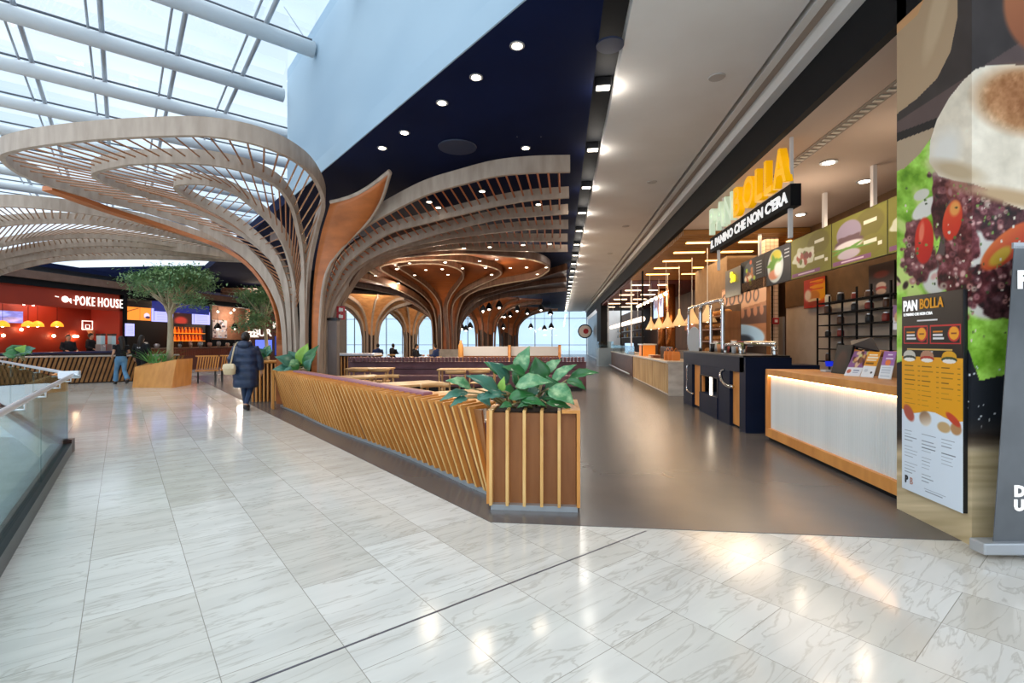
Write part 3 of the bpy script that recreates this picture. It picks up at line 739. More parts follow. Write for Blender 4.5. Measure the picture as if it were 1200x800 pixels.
# ================================================================== slatted furniture
def fins(root, p_top, p_bot, n, th, dep, m, name='slats', inn=None, cap=.16):
    """slanting fins: p_top(k), p_bot(k) give the outer edge; inn = inward direction"""
    mb = MB()
    for k in range(n):
        t_, b_ = p_top(k), p_bot(k); al = A if inn is None else Vector((-inn.y, inn.x, 0)); al = al.normalized()*th/2
        i_ = inn*dep
        mb.add([t_-al, t_+al, b_+al, b_-al, t_-al+i_, t_+al+i_, b_+al+i_, b_-al+i_], [(0,1,2,3),(7,6,5,4),(0,3,7,4),(1,5,6,2),(3,2,6,7),(0,4,5,1)])
        if cap:
            c_ = inn*cap; tz = Vector((0,0,-.03))
            mb.add([t_-al, t_+al, t_+al+c_+Vector((0,0,.02)), t_-al+c_+Vector((0,0,.02)), t_-al+tz, t_+al+tz, t_+al+c_+tz, t_-al+c_+tz], [(0,1,2,3)[::-1],(4,5,6,7),(0,1,5,4),(1,2,6,5),(3,0,4,7),(2,3,7,6)])
    o = mk(name, mb, m, root); o.data.materials.append(M_oaklit)
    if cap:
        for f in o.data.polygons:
            if f.index % 12 == 0: f.material_index = 1  # front edge in the brighter oak: the light it catches is painted in
    return o
A0 = Vector((-.72, 4.70, 0)); LEN = 8.25
def wav(t): return -.02-.07*(.5-.5*math.cos(t/LEN*2*PI*1.6+.5))*min(t/1.0,1)
def topo(t): return .10+.09*math.sin(min(t/LEN,1)*PI)
bench = thing('bench_partition', 'long golden oak bench partition of slanting slats along the marble floor', 'partition', A0+A*4)
inn = -N
NF = 54
leanv = lambda t: .25 + (.10 if 5.2 < t < 6.6 else 0) - (.06 if 3.3 < t < 4.3 else 0)
tt = [.03+k*(LEN-.3)/(NF-1) for k in range(NF)]
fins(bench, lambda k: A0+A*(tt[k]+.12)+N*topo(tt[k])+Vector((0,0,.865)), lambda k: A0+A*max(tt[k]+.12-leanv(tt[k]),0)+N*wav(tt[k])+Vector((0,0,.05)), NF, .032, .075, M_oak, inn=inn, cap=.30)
rows = []
for i in range(60):
    t = LEN*i/59; rows.append([A0+A*t+N*(topo(t)-.06)+Vector((0,0,.84)), A0+A*max(t-.2,0)+N*(wav(t)-.06)+Vector((0,0,.03))])
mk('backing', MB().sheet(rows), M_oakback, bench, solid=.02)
mb = MB(); 
for i in range(59):
    t, t2 = LEN*i/59, LEN*(i+1)/59
    mb.slab([A0+A*t+N*(wav(t)-.03), A0+A*t2+N*(wav(t2)-.03), A0+A*t2+N*(wav(t2)-.25), A0+A*t+N*(wav(t)-.25)], (0,0,.05))
mk('base_rail', mb, M_alu, bench)
mb = MB()
for i in range(40):
    t, t2 = .4+(LEN-.4)*i/40, .4+(LEN-.4)*(i+1)/40
    mb.slab([A0+A*t+N*(topo(t)-.12)+Vector((0,0,.80)), A0+A*t2+N*(topo(t2)-.12)+Vector((0,0,.80)), A0+A*t2-N*.42+Vector((0,0,.80)), A0+A*t-N*.42+Vector((0,0,.80))], (0,0,.055))
mk('top_board', mb, M_oak, bench)
mb = MB().slab([A0+A*1.3-N*.02, A0+A*6.9-N*.02, A0+A*6.9-N*.16, A0+A*1.3-N*.16], (0,0,.05)); 
for q in mb.v: q.z += .856
mk('back_cushion', mb, mat('dusty_pink_leather','#9a6874',.5), bench, bevel=.02, smooth=False)
mb = MB().slab([A0+A*1.3-N*.42, A0+A*6.9-N*.42, A0+A*6.9-N*.95, A0+A*1.3-N*.95], (0,0,.46)); mk('seat', mb, M_mauve, bench, bevel=.02)
# end plate at the far end
ee = A0+A*LEN; mk('end_panel', MB().slab([ee+N*.10, ee-A*.32+N*.14, ee-A*.32+N*.10, ee+N*.06], (0,0,.86)), M_oak, bench)
# front planter
XL, XR, YF = -.66, .17, 4.335
pl = thing('planter', 'golden oak slatted planter at the near end of the bench partition', 'planter', ((XL+XR)/2, YF+.4, 0))
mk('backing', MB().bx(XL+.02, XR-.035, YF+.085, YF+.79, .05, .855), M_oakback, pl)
mb = MB()
for i, px in enumerate((575, 594.5, 614.6, 635, 655.3)):
    u = (px-600)/F*4.38; x = uvw(u, 4.38).x
    mb.bx(x-.013, x+.013, YF, YF+.09, .045, .862); mb.bx(x-.013, x+.013, YF, YF+.20, .862, .89)
mk('slats', mb, M_oaklit, pl)
mb = MB(); mb.bx(XR-.03, XR, YF, YF+.82, .05, .87); mb.bx(XR-.16, XR, YF, YF+.82, .87, .90)
mk('end_frame', mb, M_oak, pl); mk('corner_board', MB().bx(XL, XL+.05, YF+.03, YF+.5, .05, .88), M_oak, pl)
mk('rim', MB().bx(XL+.052, XR-.165, YF+.70, YF+.82, .856, .893), M_oak, pl)
mk('base_rail', MB().bx(XL+.04, XR-.02, YF+.02, YF+.78, 0, .05), M_alu, pl)
mk('soil', MB().bx(XL+.055, XR-.165, YF+.13, YF+.69, .857, .866), mat('dark_soil', '#2b211a', .95, c2='#40342a', scale=(20,20,20), bump=.8), pl)

# ================================================================== plants
M_leafA = mat('deep_green_leaf', '#235c2c', .32, c2='#35753c', scale=(6,6,6)); M_leafB = mat('blue_green_leaf', '#4d7f6c', .32, c2='#386a55', scale=(6,6,6))
M_leafC = mat('bright_green_leaf', '#7fae3e', .4, c2='#93bd55', scale=(6,6,6)); M_leafD = mat('variegated_leaf', '#4f8a5a', .38, c2='#9dbf8c', scale=(14,14,14), lo=.45, hi=.7)
M_stem = mat('plant_stem', '#8c8a5a', .6, c2='#a3906a', scale=(9,9,9))
def leaf(mb, b, t, wd, up, droop=.12, fold=.22):
    b, t = Vector(b), Vector(t); d = t-b; L = d.length; d.normalize(); s_ = d.cross(up).normalized(); nn = s_.cross(d).normalized(); rows = []
    for i in range(9):
        f = i/8; wv = wd*math.sin(PI*min(f*1.02, 1)**.72)*(1-.15*f)+.002; c_ = b+d*L*f+nn*L*droop*(math.sin(f*PI)*1.0)
        rows.append([c_+s_*wv*x+nn*(abs(x)*wv*fold+.006*math.sin(f*22)*abs(x)) for x in (-1,-.6,-.25,0,.25,.6,1)])
    mb.sheet(rows)
def plant(label, cat_group, leaves, soil, spread, base_loc):
    root = thing('leafy_plant', label, 'plant', base_loc, cat_group); rnd = random.Random(len(leaves)*7+int(base_loc[1]*10))
    for (bx_, by_, tx, ty, v1, v2, w_, mi) in leaves:
        b_, t_ = Wp(bx_, by_, v1), Wp(tx, ty, v2); s0 = Vector((soil[0]+rnd.uniform(-1,1)*spread, soil[1]+rnd.uniform(-1,1)*spread*.4, soil[2]))
        s0.x = s0.x*.45+b_.x*.55 
        mid = s0.lerp(b_, .5)+Vector((0,0,.04)); st_ = mk('stem', MB().tube(cr([s0, mid, b_], 3), [.012]*4+[.007]*3, 6), M_stem, root, smooth=True)
        mb = MB(); toward = (Vector((0,0,H))-b_).normalized(); up = (Vector((0,0,1))*.8+toward*.75).normalized()
        leaf(mb, b_, t_, w_*1.15, up); mk('leaf', mb, (M_leafA,M_leafB,M_leafC,M_leafD)[mi], root, smooth=True, solid=.003)
    return root
Lv = [(607,440,621,405,4.85,4.9,.075,3),(596,449,571,424,4.8,4.7,.085,1),(584,462,546,440,4.55,4.45,.08,1),(552,455,522,446,4.5,4.4,.06,3),(549,460,515,470,4.5,4.35,.045,1),(548,466,527,477,4.45,4.35,.035,1),
      (588,458,591,441,4.5,4.45,.035,2),(616,440,588,430,4.8,4.75,.06,0),(634,448,627,418,4.95,5.0,.10,0),(640,437,658,421,5.05,5.05,.06,3),(647,448,676,427,4.8,4.8,.055,3),(667,443,702,437,4.8,4.75,.055,0),
      (604,453,648,448,4.55,4.5,.085,3),(643,455,673,474,4.5,4.4,.10,3),(664,445,687,457,4.7,4.6,.05,0),(596,467,628,463,4.5,4.5,.06,0),(588,462,560,469,4.5,4.4,.05,1),(640,472,671,480,4.45,4.45,.045,0),
      (610,468,640,476,4.45,4.4,.05,0),(612,452,600,436,4.9,4.95,.07,0),(650,465,640,440,4.7,4.7,.08,0),(620,462,612,446,4.7,4.7,.06,3),(588,440,567,424,4.95,5.0,.05,0),(655,466,668,462,4.6,4.5,.06,1),(600,474,585,478,4.45,4.4,.035,0),(560,462,575,476,4.55,4.5,.05,1),(625,470,606,478,4.45,4.42,.04,0),(630,455,618,468,4.6,4.5,.05,1)]
Lv += [(617+a*1.0, 458+b, 617+a*2.1, 452+b*1.7, 4.7, 4.65, .055, m_) for a, b, m_ in ((-14,2,0),(10,-4,0),(18,8,0),(-5,10,0),(24,2,3),(-22,6,1),(4,-10,0),(12,12,1))]
plant('large leafy philodendron spilling over the near slatted planter', 'broad leaved plants', Lv, (-.25, YF+.42, .87), .25, (-.25, YF+.42, .87))
L2 = [(345,430,322,418,10.9,10.7,.17,1),(348,428,338,411,11,11,.17,1),(352,427,361,402,11,11.1,.14,2),(358,430,374,404,11,11,.12,0),(345,435,319,433,10.8,10.6,.14,1),(358,434,371,414,10.9,10.8,.16,0),(350,436,328,438,10.7,10.5,.12,1),(350,432,333,424,10.9,10.8,.15,3),(360,434,366,420,10.8,10.7,.12,1),(352,432,349,414,11.1,11.1,.14,0),(348,436,340,428,10.7,10.6,.12,0)]
plant('broad leaved plant at the far end of the bench partition below the big tree column', 'broad leaved plants', L2, tuple(W(350,10.9,.86)), .3, W(350,10.9,.86))
L3 = [(22,416,6,410,14,13.7,.2,0),(22,416,14,404,14,14.1,.2,0),(26,416,30,404,14,14.1,.18,2),(28,417,42,408,14,14,.2,1),(24,417,36,414,13.8,13.6,.18,1),(20,417,2,415,13.8,13.6,.18,0),(26,417,22,408,14,14,.2,0)]
plant('green leafy plant behind the glass balustrade at the left edge', 'broad leaved plants', L3, tuple(W(24,14,.95)), .4, W(24,14,.95))
L4 = [(311,418,304,408,13.5,13.4,.12,1),(311,418,317,404,13.5,13.6,.12,3),(312,419,320,410,13.5,13.4,.10,1),(310,419,302,416,13.4,13.3,.1,0),(312,418,310,406,13.6,13.7,.10,0)]
plant('small broad leaved plant on the dark slatted box behind the coated person', 'broad leaved plants', L4, tuple(W(311,13.5,1.0)), .15, W(311,13.5,1.0))

def crown_tree(px, v, label, cz, rx, rz_, zb, n, seed, trunk, lean=0):
    c = W(px, v, zb); root = thing('ficus_tree', label, 'tree', c, 'potted ficus trees'); rnd = random.Random(seed)
    top = c+Vector((lean, 0, cz-zb)); mb = MB(); mb.tube(cr([c, c.lerp(top,.45)+Vector((.03,0,0)), c.lerp(top,.8)+Vector((-.02,0,0)), top], 4), [trunk*(1-.045*i) for i in range(13)], 9)
    mk('trunk', mb, mat('pale_bark', '#c9ba9c', .8, c2='#b3a284', scale=(6,6,2)), root, smooth=True)
    fork = c.lerp(top, .62); cl = []; mb = MB()
    for i in range(26):
        a = rnd.uniform(0, 2*PI); rr_ = math.sqrt(rnd.random())*rx*.82; q = Vector((top.x+rr_*math.cos(a), top.y+rr_*math.sin(a), cz+rnd.uniform(-.25,.75)*rz_*(1-.5*(rr_/rx)**2)))
        if rnd.random() < .22: q.z = cz-rz_*rnd.uniform(.5,.95)
        cl.append(q); mb.tube(cr([fork+Vector((0,0,rnd.uniform(-.1,.5))), fork.lerp(q,.5)+Vector((0,0,.12)), q], 3), [trunk*.42,trunk*.36,trunk*.3,trunk*.25,trunk*.2,trunk*.15,trunk*.1], 5)
    mk('branches', mb, MATS['pale_bark'], root)
    mb = MB(); s_ = rx*.30 if rx > 1.2 else rx*.42
    for i in range(n):
        q = rnd.choice(cl); d = Vector((rnd.gauss(0,1), rnd.gauss(0,1), rnd.gauss(0,.55))); p = q+d*s_*.55
        dr = Vector((rnd.gauss(0,1), rnd.gauss(0,1), rnd.gauss(-.35,.5))).normalized(); sd = dr.cross(Vector((0,0,1))).normalized()
        l_ = rnd.uniform(.10,.16); w_ = l_*.24; up = sd.cross(dr)*w_*.4
        mb.add([p, p+dr*l_*.4+sd*w_+up, p+dr*l_, p+dr*l_*.4-sd*w_+up], [(0,1,2),(0,2,3)])
    f_ = mk('crown', mb, None, root); f_.data.materials.append(mat('ficus_leaf', '#648a5e', .5, c2='#94b47a', scale=(2.2,2.2,2.2), lo=.42, hi=.6)); return root
crown_tree(199, 17.4, 'ficus tree with a pale trunk standing in the wooden planter', 3.45, 1.45, .75, .80, 6500, 3, .11)
crown_tree(314, 19.5, 'second ficus tree with a rounded crown left of the big tree column', 3.0, .95, .95, .6, 4200, 5, .08, -.25)

# ================================================================== mid-ground furniture
fp = thing('planter', 'wedge shaped plain oak planter holding the pale trunked ficus', 'planter', W(190,16.3))
a1, a2, a3, a4 = G(155,454), G(201,454.5), G(224,450.5), W(172,18.0)
t1, t2, t3, t4 = Wp(158,430,a1.length*0+15.9), Wp(207,421,16.4), Wp(226,419.5,17.2), Wp(176,424,18)
def uvv(p): return (p.x*-ST + p.y*CT)
v1, v2_, v3, v4 = uvv(a1), uvv(a2), uvv(a3), 18.0
t1, t2, t3, t4 = Wp(158,430,v1+.25), Wp(207,421,v2_+.3), Wp(226,419.5,v3), Wp(176,424,v4)
mb = MB().add([a1,a2,a3,a4,t1,t2,t3,t4], [(0,1,5,4),(1,2,6,5),(2,3,7,6),(3,0,4,7),(3,2,1,0)]); mk('box', mb, M_oak, fp)
inner = [p.lerp((t1+t2+t3+t4)/4, .12)-Vector((0,0,.06)) for p in (t1,t2,t3,t4)]
mk('soil', MB().add(inner, [(0,1,2,3)]), MATS['dark_soil'], fp)
mk('rim', MB().add([t1,t2,t3,t4]+inner, [(0,1,5,4),(1,2,6,5),(2,3,7,6),(3,0,4,7)]), M_oak, fp)
gr = thing('spiky_plant', 'tuft of spiky green leaves in the wedge shaped planter', 'plant', W(186,17.2,.75)); mb = MB(); rnd = random.Random(4)
for i in range(60):
    b_ = W(180+rnd.uniform(-6,16), 17.2+rnd.uniform(-.3,.3), .75); d = Vector((rnd.gauss(0,.25), rnd.gauss(0,.25), rnd.uniform(.3,.55))); s_ = Vector((.018,0,0))
    mb.add([b_-s_, b_+s_, b_+d*.6+s_*.7, b_+d*.6-s_*.7, b_+d+Vector((d.x*.5,d.y*.5,0))], [(0,1,2,3),(3,2,4)])
mk('blades', mb, mat('grass_green', '#4f8a3a', .5, c2='#6fae4f', scale=(5,5,5)), gr)
# slatted counter in front of the red kiosk, running along N
K0 = G(150, 447); 
sc_ = thing('slatted_counter', 'brown slatted counter in front of the red kiosk behind the person in jeans', 'counter', K0)
KE = K0 - N*1.6; KL = 9.0
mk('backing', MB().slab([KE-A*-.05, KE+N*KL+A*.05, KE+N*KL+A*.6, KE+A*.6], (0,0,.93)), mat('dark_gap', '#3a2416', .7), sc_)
nk = 72
fins(sc_, lambda k: KE+N*(KL*k/(nk-1)-.12)-A*.03+Vector((0,0,.95)), lambda k: KE+N*(KL*k/(nk-1)+.13)+A*.02+Vector((0,0,.04)), nk, .075, .06, mat('mid_oak','#b07a42',.5,c2='#96632f'), inn=A, cap=0)
mk('top_board', MB().slab([KE-A*.08+Vector((0,0,.95)), KE+N*KL-A*.08+Vector((0,0,.95)), KE+N*KL+A*.6+Vector((0,0,.95)), KE+A*.6+Vector((0,0,.95))], (0,0,.04)), mat('pale_top','#b9aca0',.4), sc_)
# dark slatted box behind the coated person
q = G(304,466); db_ = thing('slatted_box', 'dark slatted box with pale slats right behind the coated person', 'planter', q)
mk('box', MB().box(W(316,12.9,.48), (.9,.8,.96), TH+.75), mat('dark_brown_box','#2a1a12',.6), db_)
mb = MB()
for k in range(7):
    p = W(296+k*4.5, 12.15+.03*k, .48); mb.box(p, (.03,.05,.94), TH)
mk('slats', mb, M_oak, db_); mk('top_board', MB().box(W(314,12.7,.98), (1.0,.95,.04), TH+.75), M_oak, db_)
# benches with slatted backs beyond the wedge planter
def slatbench(px0, px1, v0, v1, label):
    a_, b_ = W(px0, v0), W(px1, v1); d = (b_-a_); L = d.length; d.normalize(); nb = Vector((-d.y, d.x, 0)); root = thing('slatted_bench', label, 'bench', (a_+b_)/2, 'slatted benches')
    mb = MB(); n = int(L/.075)
    for k in range(n):
        p = a_+d*(k+.5)*L/n; mb.add([p-d*.022+Vector((0,0,.5)), p+d*.022+Vector((0,0,.5)), p+d*.082+Vector((0,0,.95)), p+d*.038+Vector((0,0,.95))]+[x+nb*.04 for x in (p-d*.022+Vector((0,0,.5)), p+d*.022+Vector((0,0,.5)), p+d*.082+Vector((0,0,.95)), p+d*.038+Vector((0,0,.95)))], [(0,1,2,3),(7,6,5,4),(0,4,5,1),(1,5,6,2),(2,6,7,3),(3,7,4,0)])
    mk('slats', mb, M_oak, root)
    mk('top_rail', MB().slab([a_+Vector((0,0,.95)), b_+Vector((0,0,.95)), b_+nb*.10+Vector((0,0,.95)), a_+nb*.10+Vector((0,0,.95))], (0,0,.05)), M_oak, root)
    mk('seat', MB().slab([a_+Vector((0,0,.42)), b_+Vector((0,0,.42)), b_+nb*.5+Vector((0,0,.42)), a_+nb*.5+Vector((0,0,.42))], (0,0,.05)), M_oak, root)
    for t in (.12,.88):
        for o_ in (.04,.45): mk('leg', MB().tube([a_+d*L*t+nb*o_, a_+d*(L*t)+nb*o_+Vector((0,0,.45))], .02, 6), M_blacksat, root)
    return root
slatbench(229, 256, 17.6, 18.0, 'slatted oak bench next to the wedge planter'); slatbench(258, 283, 18.2, 18.6, 'slatted oak bench beside the coated person')
# tables and chairs
def table(px, v, w_, d_, label, rz=0.0, h=.75, group='blond wood tables'):
    c = W(px, v); root = thing('dining_table', label, 'table', c, group)
    mk('tabletop', MB().box(c+Vector((0,0,h-.02)), (w_,d_,.04), rz), M_table, root, bevel=.004); R = Matrix.Rotation(rz,3,'Z')
    for sx in (-1,1):
        for sy in (-1,1):
            p = c+R@Vector((sx*(w_/2-.06), sy*(d_/2-.06), 0)); mk('leg', MB().tube([p, p+Vector((0,0,h-.04))], [.02,.03], 8), M_table, root)
    return root
def make_chair(loc, label, rz):
    root = thing('dining_chair', label, 'chair', (0,0,0), 'blond wood chairs')
    mb = MB().prism([(-.22,-.21),(.22,-.21),(.24,.2),(-.24,.2)], .43, .46); mk('seat', mb, M_table, root, bevel=.01)
    n = 13; pin = [Vector((.26*math.cos(PI*.02+PI*.96*i/(n-1)), -.02-.25*math.sin(PI*.96*i/(n-1)+.06), 0)) for i in range(n)]
    rows = [[p*s_+Vector((0,0,z)) for p in pin] for s_, z in ((1,.70),(1.03,.775))]
    mk('backrest', MB().sheet(rows), M_table, root, smooth=True, solid=.02)
    for sx, sy, t_ in ((-1,1,.46),(1,1,.46),(-1,-1,.68),(1,-1,.68)):
        mk('leg', MB().tube([Vector((sx*.23, sy*.21, 0)), Vector((sx*.2, sy*.18, t_))], [.014,.02], 7), M_table, root)
    root.location = loc; root.rotation_euler.z = rz; return root
ta_ = math.radians(44)
table(412, 10.6, 1.3, .75, 'long blond table just behind the bench partition, farther one', ta_); table(478, 8.9, 1.25, .75, 'blond table behind the middle of the bench partition', ta_); table(552, 7.35, 1.2, .75, 'reddish lit table partly behind the big leaves of the near planter', ta_)
table(434, 14.0, 1.25, .7, 'small blond table with two round backed chairs in front of the mauve banquette', TH); table(548, 13.6, 1.6, .7, 'blond table in front of the mauve banquette near the middle', TH)
ch = make_chair(W(421, 13.2), 'left one of the two round backed chairs at the small blond table', TH)
for px, v, rz, lab in [(445,13.2,TH,'right one of the two round backed chairs at the small blond table'),(533,12.4,TH+.5,'blond chair turned towards the table before the middle of the banquette'),(562,12.6,TH-.2,'blond chair behind the pale upright leaf of the near plant'),(455,10.6,ta_+PI,'blond chair between the two nearest long tables'),(512,8.4,ta_+PI,'blond chair at the near end of the middle table'),(505,20,TH,'distant blond chair beyond the mauve banquette'),(452,19.5,TH+.3,'blond slatted chair beyond the banquette by the wall end')]:
    dup(ch, W(px, v), lab, rz)
# mauve banquette
bq = thing('banquette', 'long mauve leather banquette with a ribbed back across the food court', 'banquette', W(550,15.5))
def wall_uv(px0, px1, v, t, z0, z1): 
    a_, b_ = W(px0,v), W(px1,v); d = uvw(0,t); return MB().slab([Vector((a_.x,a_.y,z0)), Vector((b_.x,b_.y,z0)), Vector((b_.x+d.x,b_.y+d.y,z0)), Vector((a_.x+d.x,a_.y+d.y,z0))], (0,0,z1-z0))
mk('back_panel', wall_uv(408,687,15.6,.25,0,.86), M_mauve, bq); mb = MB()
for k in range(66):
    p = W(410+k*4.2, 15.5); mb.box(Vector((p.x,p.y,.94)), (.085,.16,.14), TH)
mk('ribbed_roll', mb, M_mauve, bq, bevel=.02); mk('seat', wall_uv(412,684,14.95,.62,.12,.46), M_mauve, bq, bevel=.02); mk('base_rail', wall_uv(414,682,15.0,.5,0,.12), M_blacksat, bq)
mk('seam_strip', wall_uv(408,687,15.58,.02,.62,.64), mat('dark_seam','#3c2027',.6), bq)
# side slatted cabinet + blue-white counter left of the banquette
sb = thing('slatted_cabinet', 'brown slatted cabinet with a pale worktop at the left end of the banquette', 'cabinet', W(405,16.5))
mk('body', MB().box(W(403,16.6,.52), (1.3,.8,1.04), TH), mat('mid_brown_box','#6a4326',.6), sb); mk('worktop', MB().box(W(408,16.5,1.07), (2.0,1.0,.06), TH), mat('pale_grey_laminate','#c3c6cf',.35), sb); mb = MB()
for k in range(11): mb.box(W(385+k*3.8,16.15,.52), (.035,.04,1.0), TH)
mk('slats', mb, M_oak, sb)
# pale low partitions behind
for (a_, b_, v, lab) in [(541,595,22,'pale grey low partition behind the banquette, left section'),(599,654,22.2,'pale grey low partition behind the banquette, right section')]:
    t_ = thing('low_partition', lab, 'partition', W((a_+b_)/2, v), 'pale low partitions'); mk('panel', wall_uv(a_,b_,v,.12,.86,1.28), mat('pale_grey_panel','#b9bcc2',.4), t_); mk('base', wall_uv(a_,b_,v+.0,.12,0,.86), mat('brown_panel','#7a4a2a',.5,c2='#633a20'), t_)
    mk('post', wall_uv(b_+.5,b_+3.5,v-.05,.2,0,1.34), M_pale, t_)
bt = thing('bottle', 'amber bottle shaped dispenser standing beside the stone plinth', 'dispenser', W(540,21.5)); mk('body', MB().lathe(W(540,21.5), [(.12,0),(.12,1.2),(.10,1.35),(.05,1.45),(.05,1.55)], 12), mat('amber_wood','#c08a4c',.4), bt, smooth=True)
# diners
sit = dict(hipL=(-.09,0,.52), hipR=(.09,0,.52), shL=(-.18,.03,1.02), shR=(.18,.03,1.02), neck=(0,.03,1.06), head=(0,.06,1.22), knL=(-.12,.42,.50), knR=(.12,.42,.50), anL=(-.12,.40,.08), anR=(.12,.40,.08), elL=(-.25,.10,.80), wrL=(-.12,.32,.80), elR=(.25,.10,.80), wrR=(.12,.32,.80))
M_navyc = mat('blue_jacket', '#1c3566', .7); 
for px, v, rz, topm, lab in [(487,24,TH-PI/2,M_blackcloth,'seated diner in black facing right beyond the banquette'),(511,24,TH+PI/2,M_navyc,'seated diner in a blue jacket next to the stone plinth'),(443,27,TH+.4,M_navyc,'seated diner in blue near the pale tree column'),(460,28,TH-.6,M_blackcloth,'dark seated diner between the two pale tree columns')]:
    person(px, v, 1.75, rz, lab, sit, 'hoodie', 'loose', topm, M_blackcloth, M_shoe, M_hair, .032, 'short', 'seated diners', z0=.0)
for px, v in [(487,24),(511,24),(443,27),(460,28)]:
    dup(ch, W(px, v), {487:'chair under the diner in black beyond the banquette',511:'chair under the diner in the blue jacket by the plinth',443:'chair under the diner near the pale tree column',460:'chair under the dark diner between the pale columns'}[px], TH+{487:-PI/2,511:PI/2,443:.4,460:-.6}[px])
table(499, 24, .9, .8, 'table between the two diners by the stone plinth', TH)
# fire hose signs on the column
fs = thing('wall_sign', 'red fire equipment sign with two white pictograms beside the big tree column', 'sign', Wp(399,376,11.9)); 
M_red = mat('sign_red','#b3202c',.5); M_wh = mat('sign_white','#e8e6e2',.5)
for yy in (362.5, 370.5):
    mk('panel', MB().box(Wp(399.5,yy,11.9), (.20,.02,.155), TH), M_red, fs); mk('pictogram', MB().box(Wp(399.5,yy+.3,11.88), (.10,.01,.08), TH).box(Wp(398.2,yy-1.2,11.88), (.03,.01,.05), TH), M_wh, fs)
hose = thing('standpipe', 'slim grey standpipe box on the right side of the big tree column', 'pipe', W(392,11.6)); mk('housing', MB().box(W(391,11.75,1.0), (.22,.2,2.0), TH), mat('grey_brown_metal','#756a66',.5), hose, bevel=.01); mk('cap', MB().box(W(391,11.75,2.03), (.26,.24,.06), TH), M_blacksat, hose)

# ================================================================== glass balustrade
bl_ = thing('glass_balustrade', 'clear glass balustrade with steel handrail around the atrium opening', 'balustrade', CORNER)
M_gl = glass('balustrade_glass', '#dcebea', .75, .06)
up = Vector((0,0,1)); cuts = [0, 2.35, 4.9, 7.6, 11]
for i in range(4):
    a_, b_ = CORNER+d_near*(cuts[i]+.01), CORNER+d_near*(cuts[i+1]-.01)
    mk('glass_pane', MB().slab([a_, b_, b_+up*1.0, a_+up*1.0], Vector((-d_near.y, d_near.x, 0))*.016), M_gl, bl_)
pn = Vector((-d_near.y, d_near.x, 0)); pn = pn if pn.dot(Vector((1,0,0))) > 0 else -pn
mk('base_channel', MB().slab([CORNER+pn*.06, CORNER+d_near*11+pn*.06, CORNER+d_near*11-pn*.06, CORNER-pn*.06], up*.13), mat('dark_bronze_channel','#2f3336',.3,.6), bl_)
mk('edge_strip', MB().slab([CORNER-pn*.061+up*.0, CORNER+d_near*11-pn*.061, CORNER+d_near*11-pn*.16, CORNER-pn*.16], up*.132), mat('sky_tinted_metal','#9fb4c0',.3,.5), bl_)  # pale blue colour paints the sky's reflection along the channel
rail = [CORNER+d_near*11+up*1.05+pn*.07, CORNER+up*1.05+pn*.07]
mk('handrail', MB().tube(rail, .024, 10), M_steel, bl_, smooth=True)
fd = (farL-CORNER).normalized(); fpn = Vector((-fd.y, fd.x, 0)); fpn = fpn if fpn.y > 0 else -fpn
mk('handrail', MB().tube(cr([CORNER+up*1.05+pn*.07, CORNER+up*1.05+fd*.12+fpn*.07, CORNER+fd*6+up*1.05+fpn*.07, CORNER+fd*14+up*1.05+fpn*.07], 4), .024, 10), M_steel, bl_, smooth=True)
for t in (.35, 1.5, 2.6, 3.7, 4.8, 6): mk('bracket', MB().tube([CORNER+d_near*t+up*.98, CORNER+d_near*t+up*.98+pn*.07, CORNER+d_near*t+up*1.04+pn*.07], .009, 6), M_steel, bl_)
for t in (1, 2.5, 4, 5.5, 7): mk('bracket', MB().tube([CORNER+fd*t+up*.98, CORNER+fd*t+up*.98+fpn*.07, CORNER+fd*t+up*1.04+fpn*.07], .009, 6), M_steel, bl_)
for i in range(5): mk('glass_pane', MB().slab([CORNER+fd*(i*2.6+.02), CORNER+fd*(i*2.6+2.58), CORNER+fd*(i*2.6+2.58)+up*1.0, CORNER+fd*(i*2.6+.02)+up*1.0], fpn*.016), M_gl, bl_)
mk('base_channel', MB().slab([CORNER-fpn*.05, CORNER+fd*14-fpn*.05, CORNER+fd*14+fpn*.05, CORNER+fpn*.05], up*.1), MATS['dark_bronze_channel'], bl_)
mk('corner_post', MB().box(CORNER+up*.06, (.14,.14,.24), .6), mat('corner_bronze','#4a2a22',.3,.5), bl_)
mk('corner_cap', MB().box(CORNER+up*1.05+pn*.03, (.22,.10,.10), .6), M_steel, bl_, bevel=.01)
# oak wedge seat beyond the opening
ow = thing('oak_bench', 'plain oak bench end seen through the glass balustrade', 'bench', W(50,10.2)); 
mk('top', MB().slab([Wp(28,450,9.0), Wp(68,436,11.3), Wp(70,448,11.4), Wp(30,462,9.1)], uvw(0,.1)), M_oak, ow); mk('base', MB().slab([W(30,9.2), W(70,11.5), W(66,11.6), W(28,9.4)], (0,0,.4)), M_oakback, ow)
# ================================================================== right hand side: kiosk of the filled rolls
M_cream_w = mat('cream_ceiling_paint', '#cdb8a6', .8)
M_tile = mat('cream_wall_tile', '#cfc0b0', .4, c2='#c4b4a2', scale=(3,3,3)); M_brownw = mat('brown_wall', '#6a4a28', .7, c2='#5c3f20')
def onX(px, py, X): return pX(px, py, X)
XB = 6.2
mural_m = vcmat('mural_print', .65); print_m = vcmat('poster_print', .35); screen_m = vcmat('lit_screen_print', .4, .9)
def grid_px(Pn, bl, br, tl):
    """give a Paint the photo coordinates of its plane, so the artwork can be laid out on it"""
    bl, br, tl = Vector(bl), Vector(br), Vector(tl); U = Pn.X/Pn.w; V = 1-Pn.Y/Pn.h
    ex, ey = br-bl, tl-bl
    P = [bl[i]+U*ex[i]+V*ey[i] for i in range(3)]
    u = P[0]*CT+P[1]*ST; v = -P[0]*ST+P[1]*CT
    Pn.Xo, Pn.Yo = Pn.X, Pn.Y; Pn.X = CX+F*u/v; Pn.Y = CY-F*(P[2]-H)/v
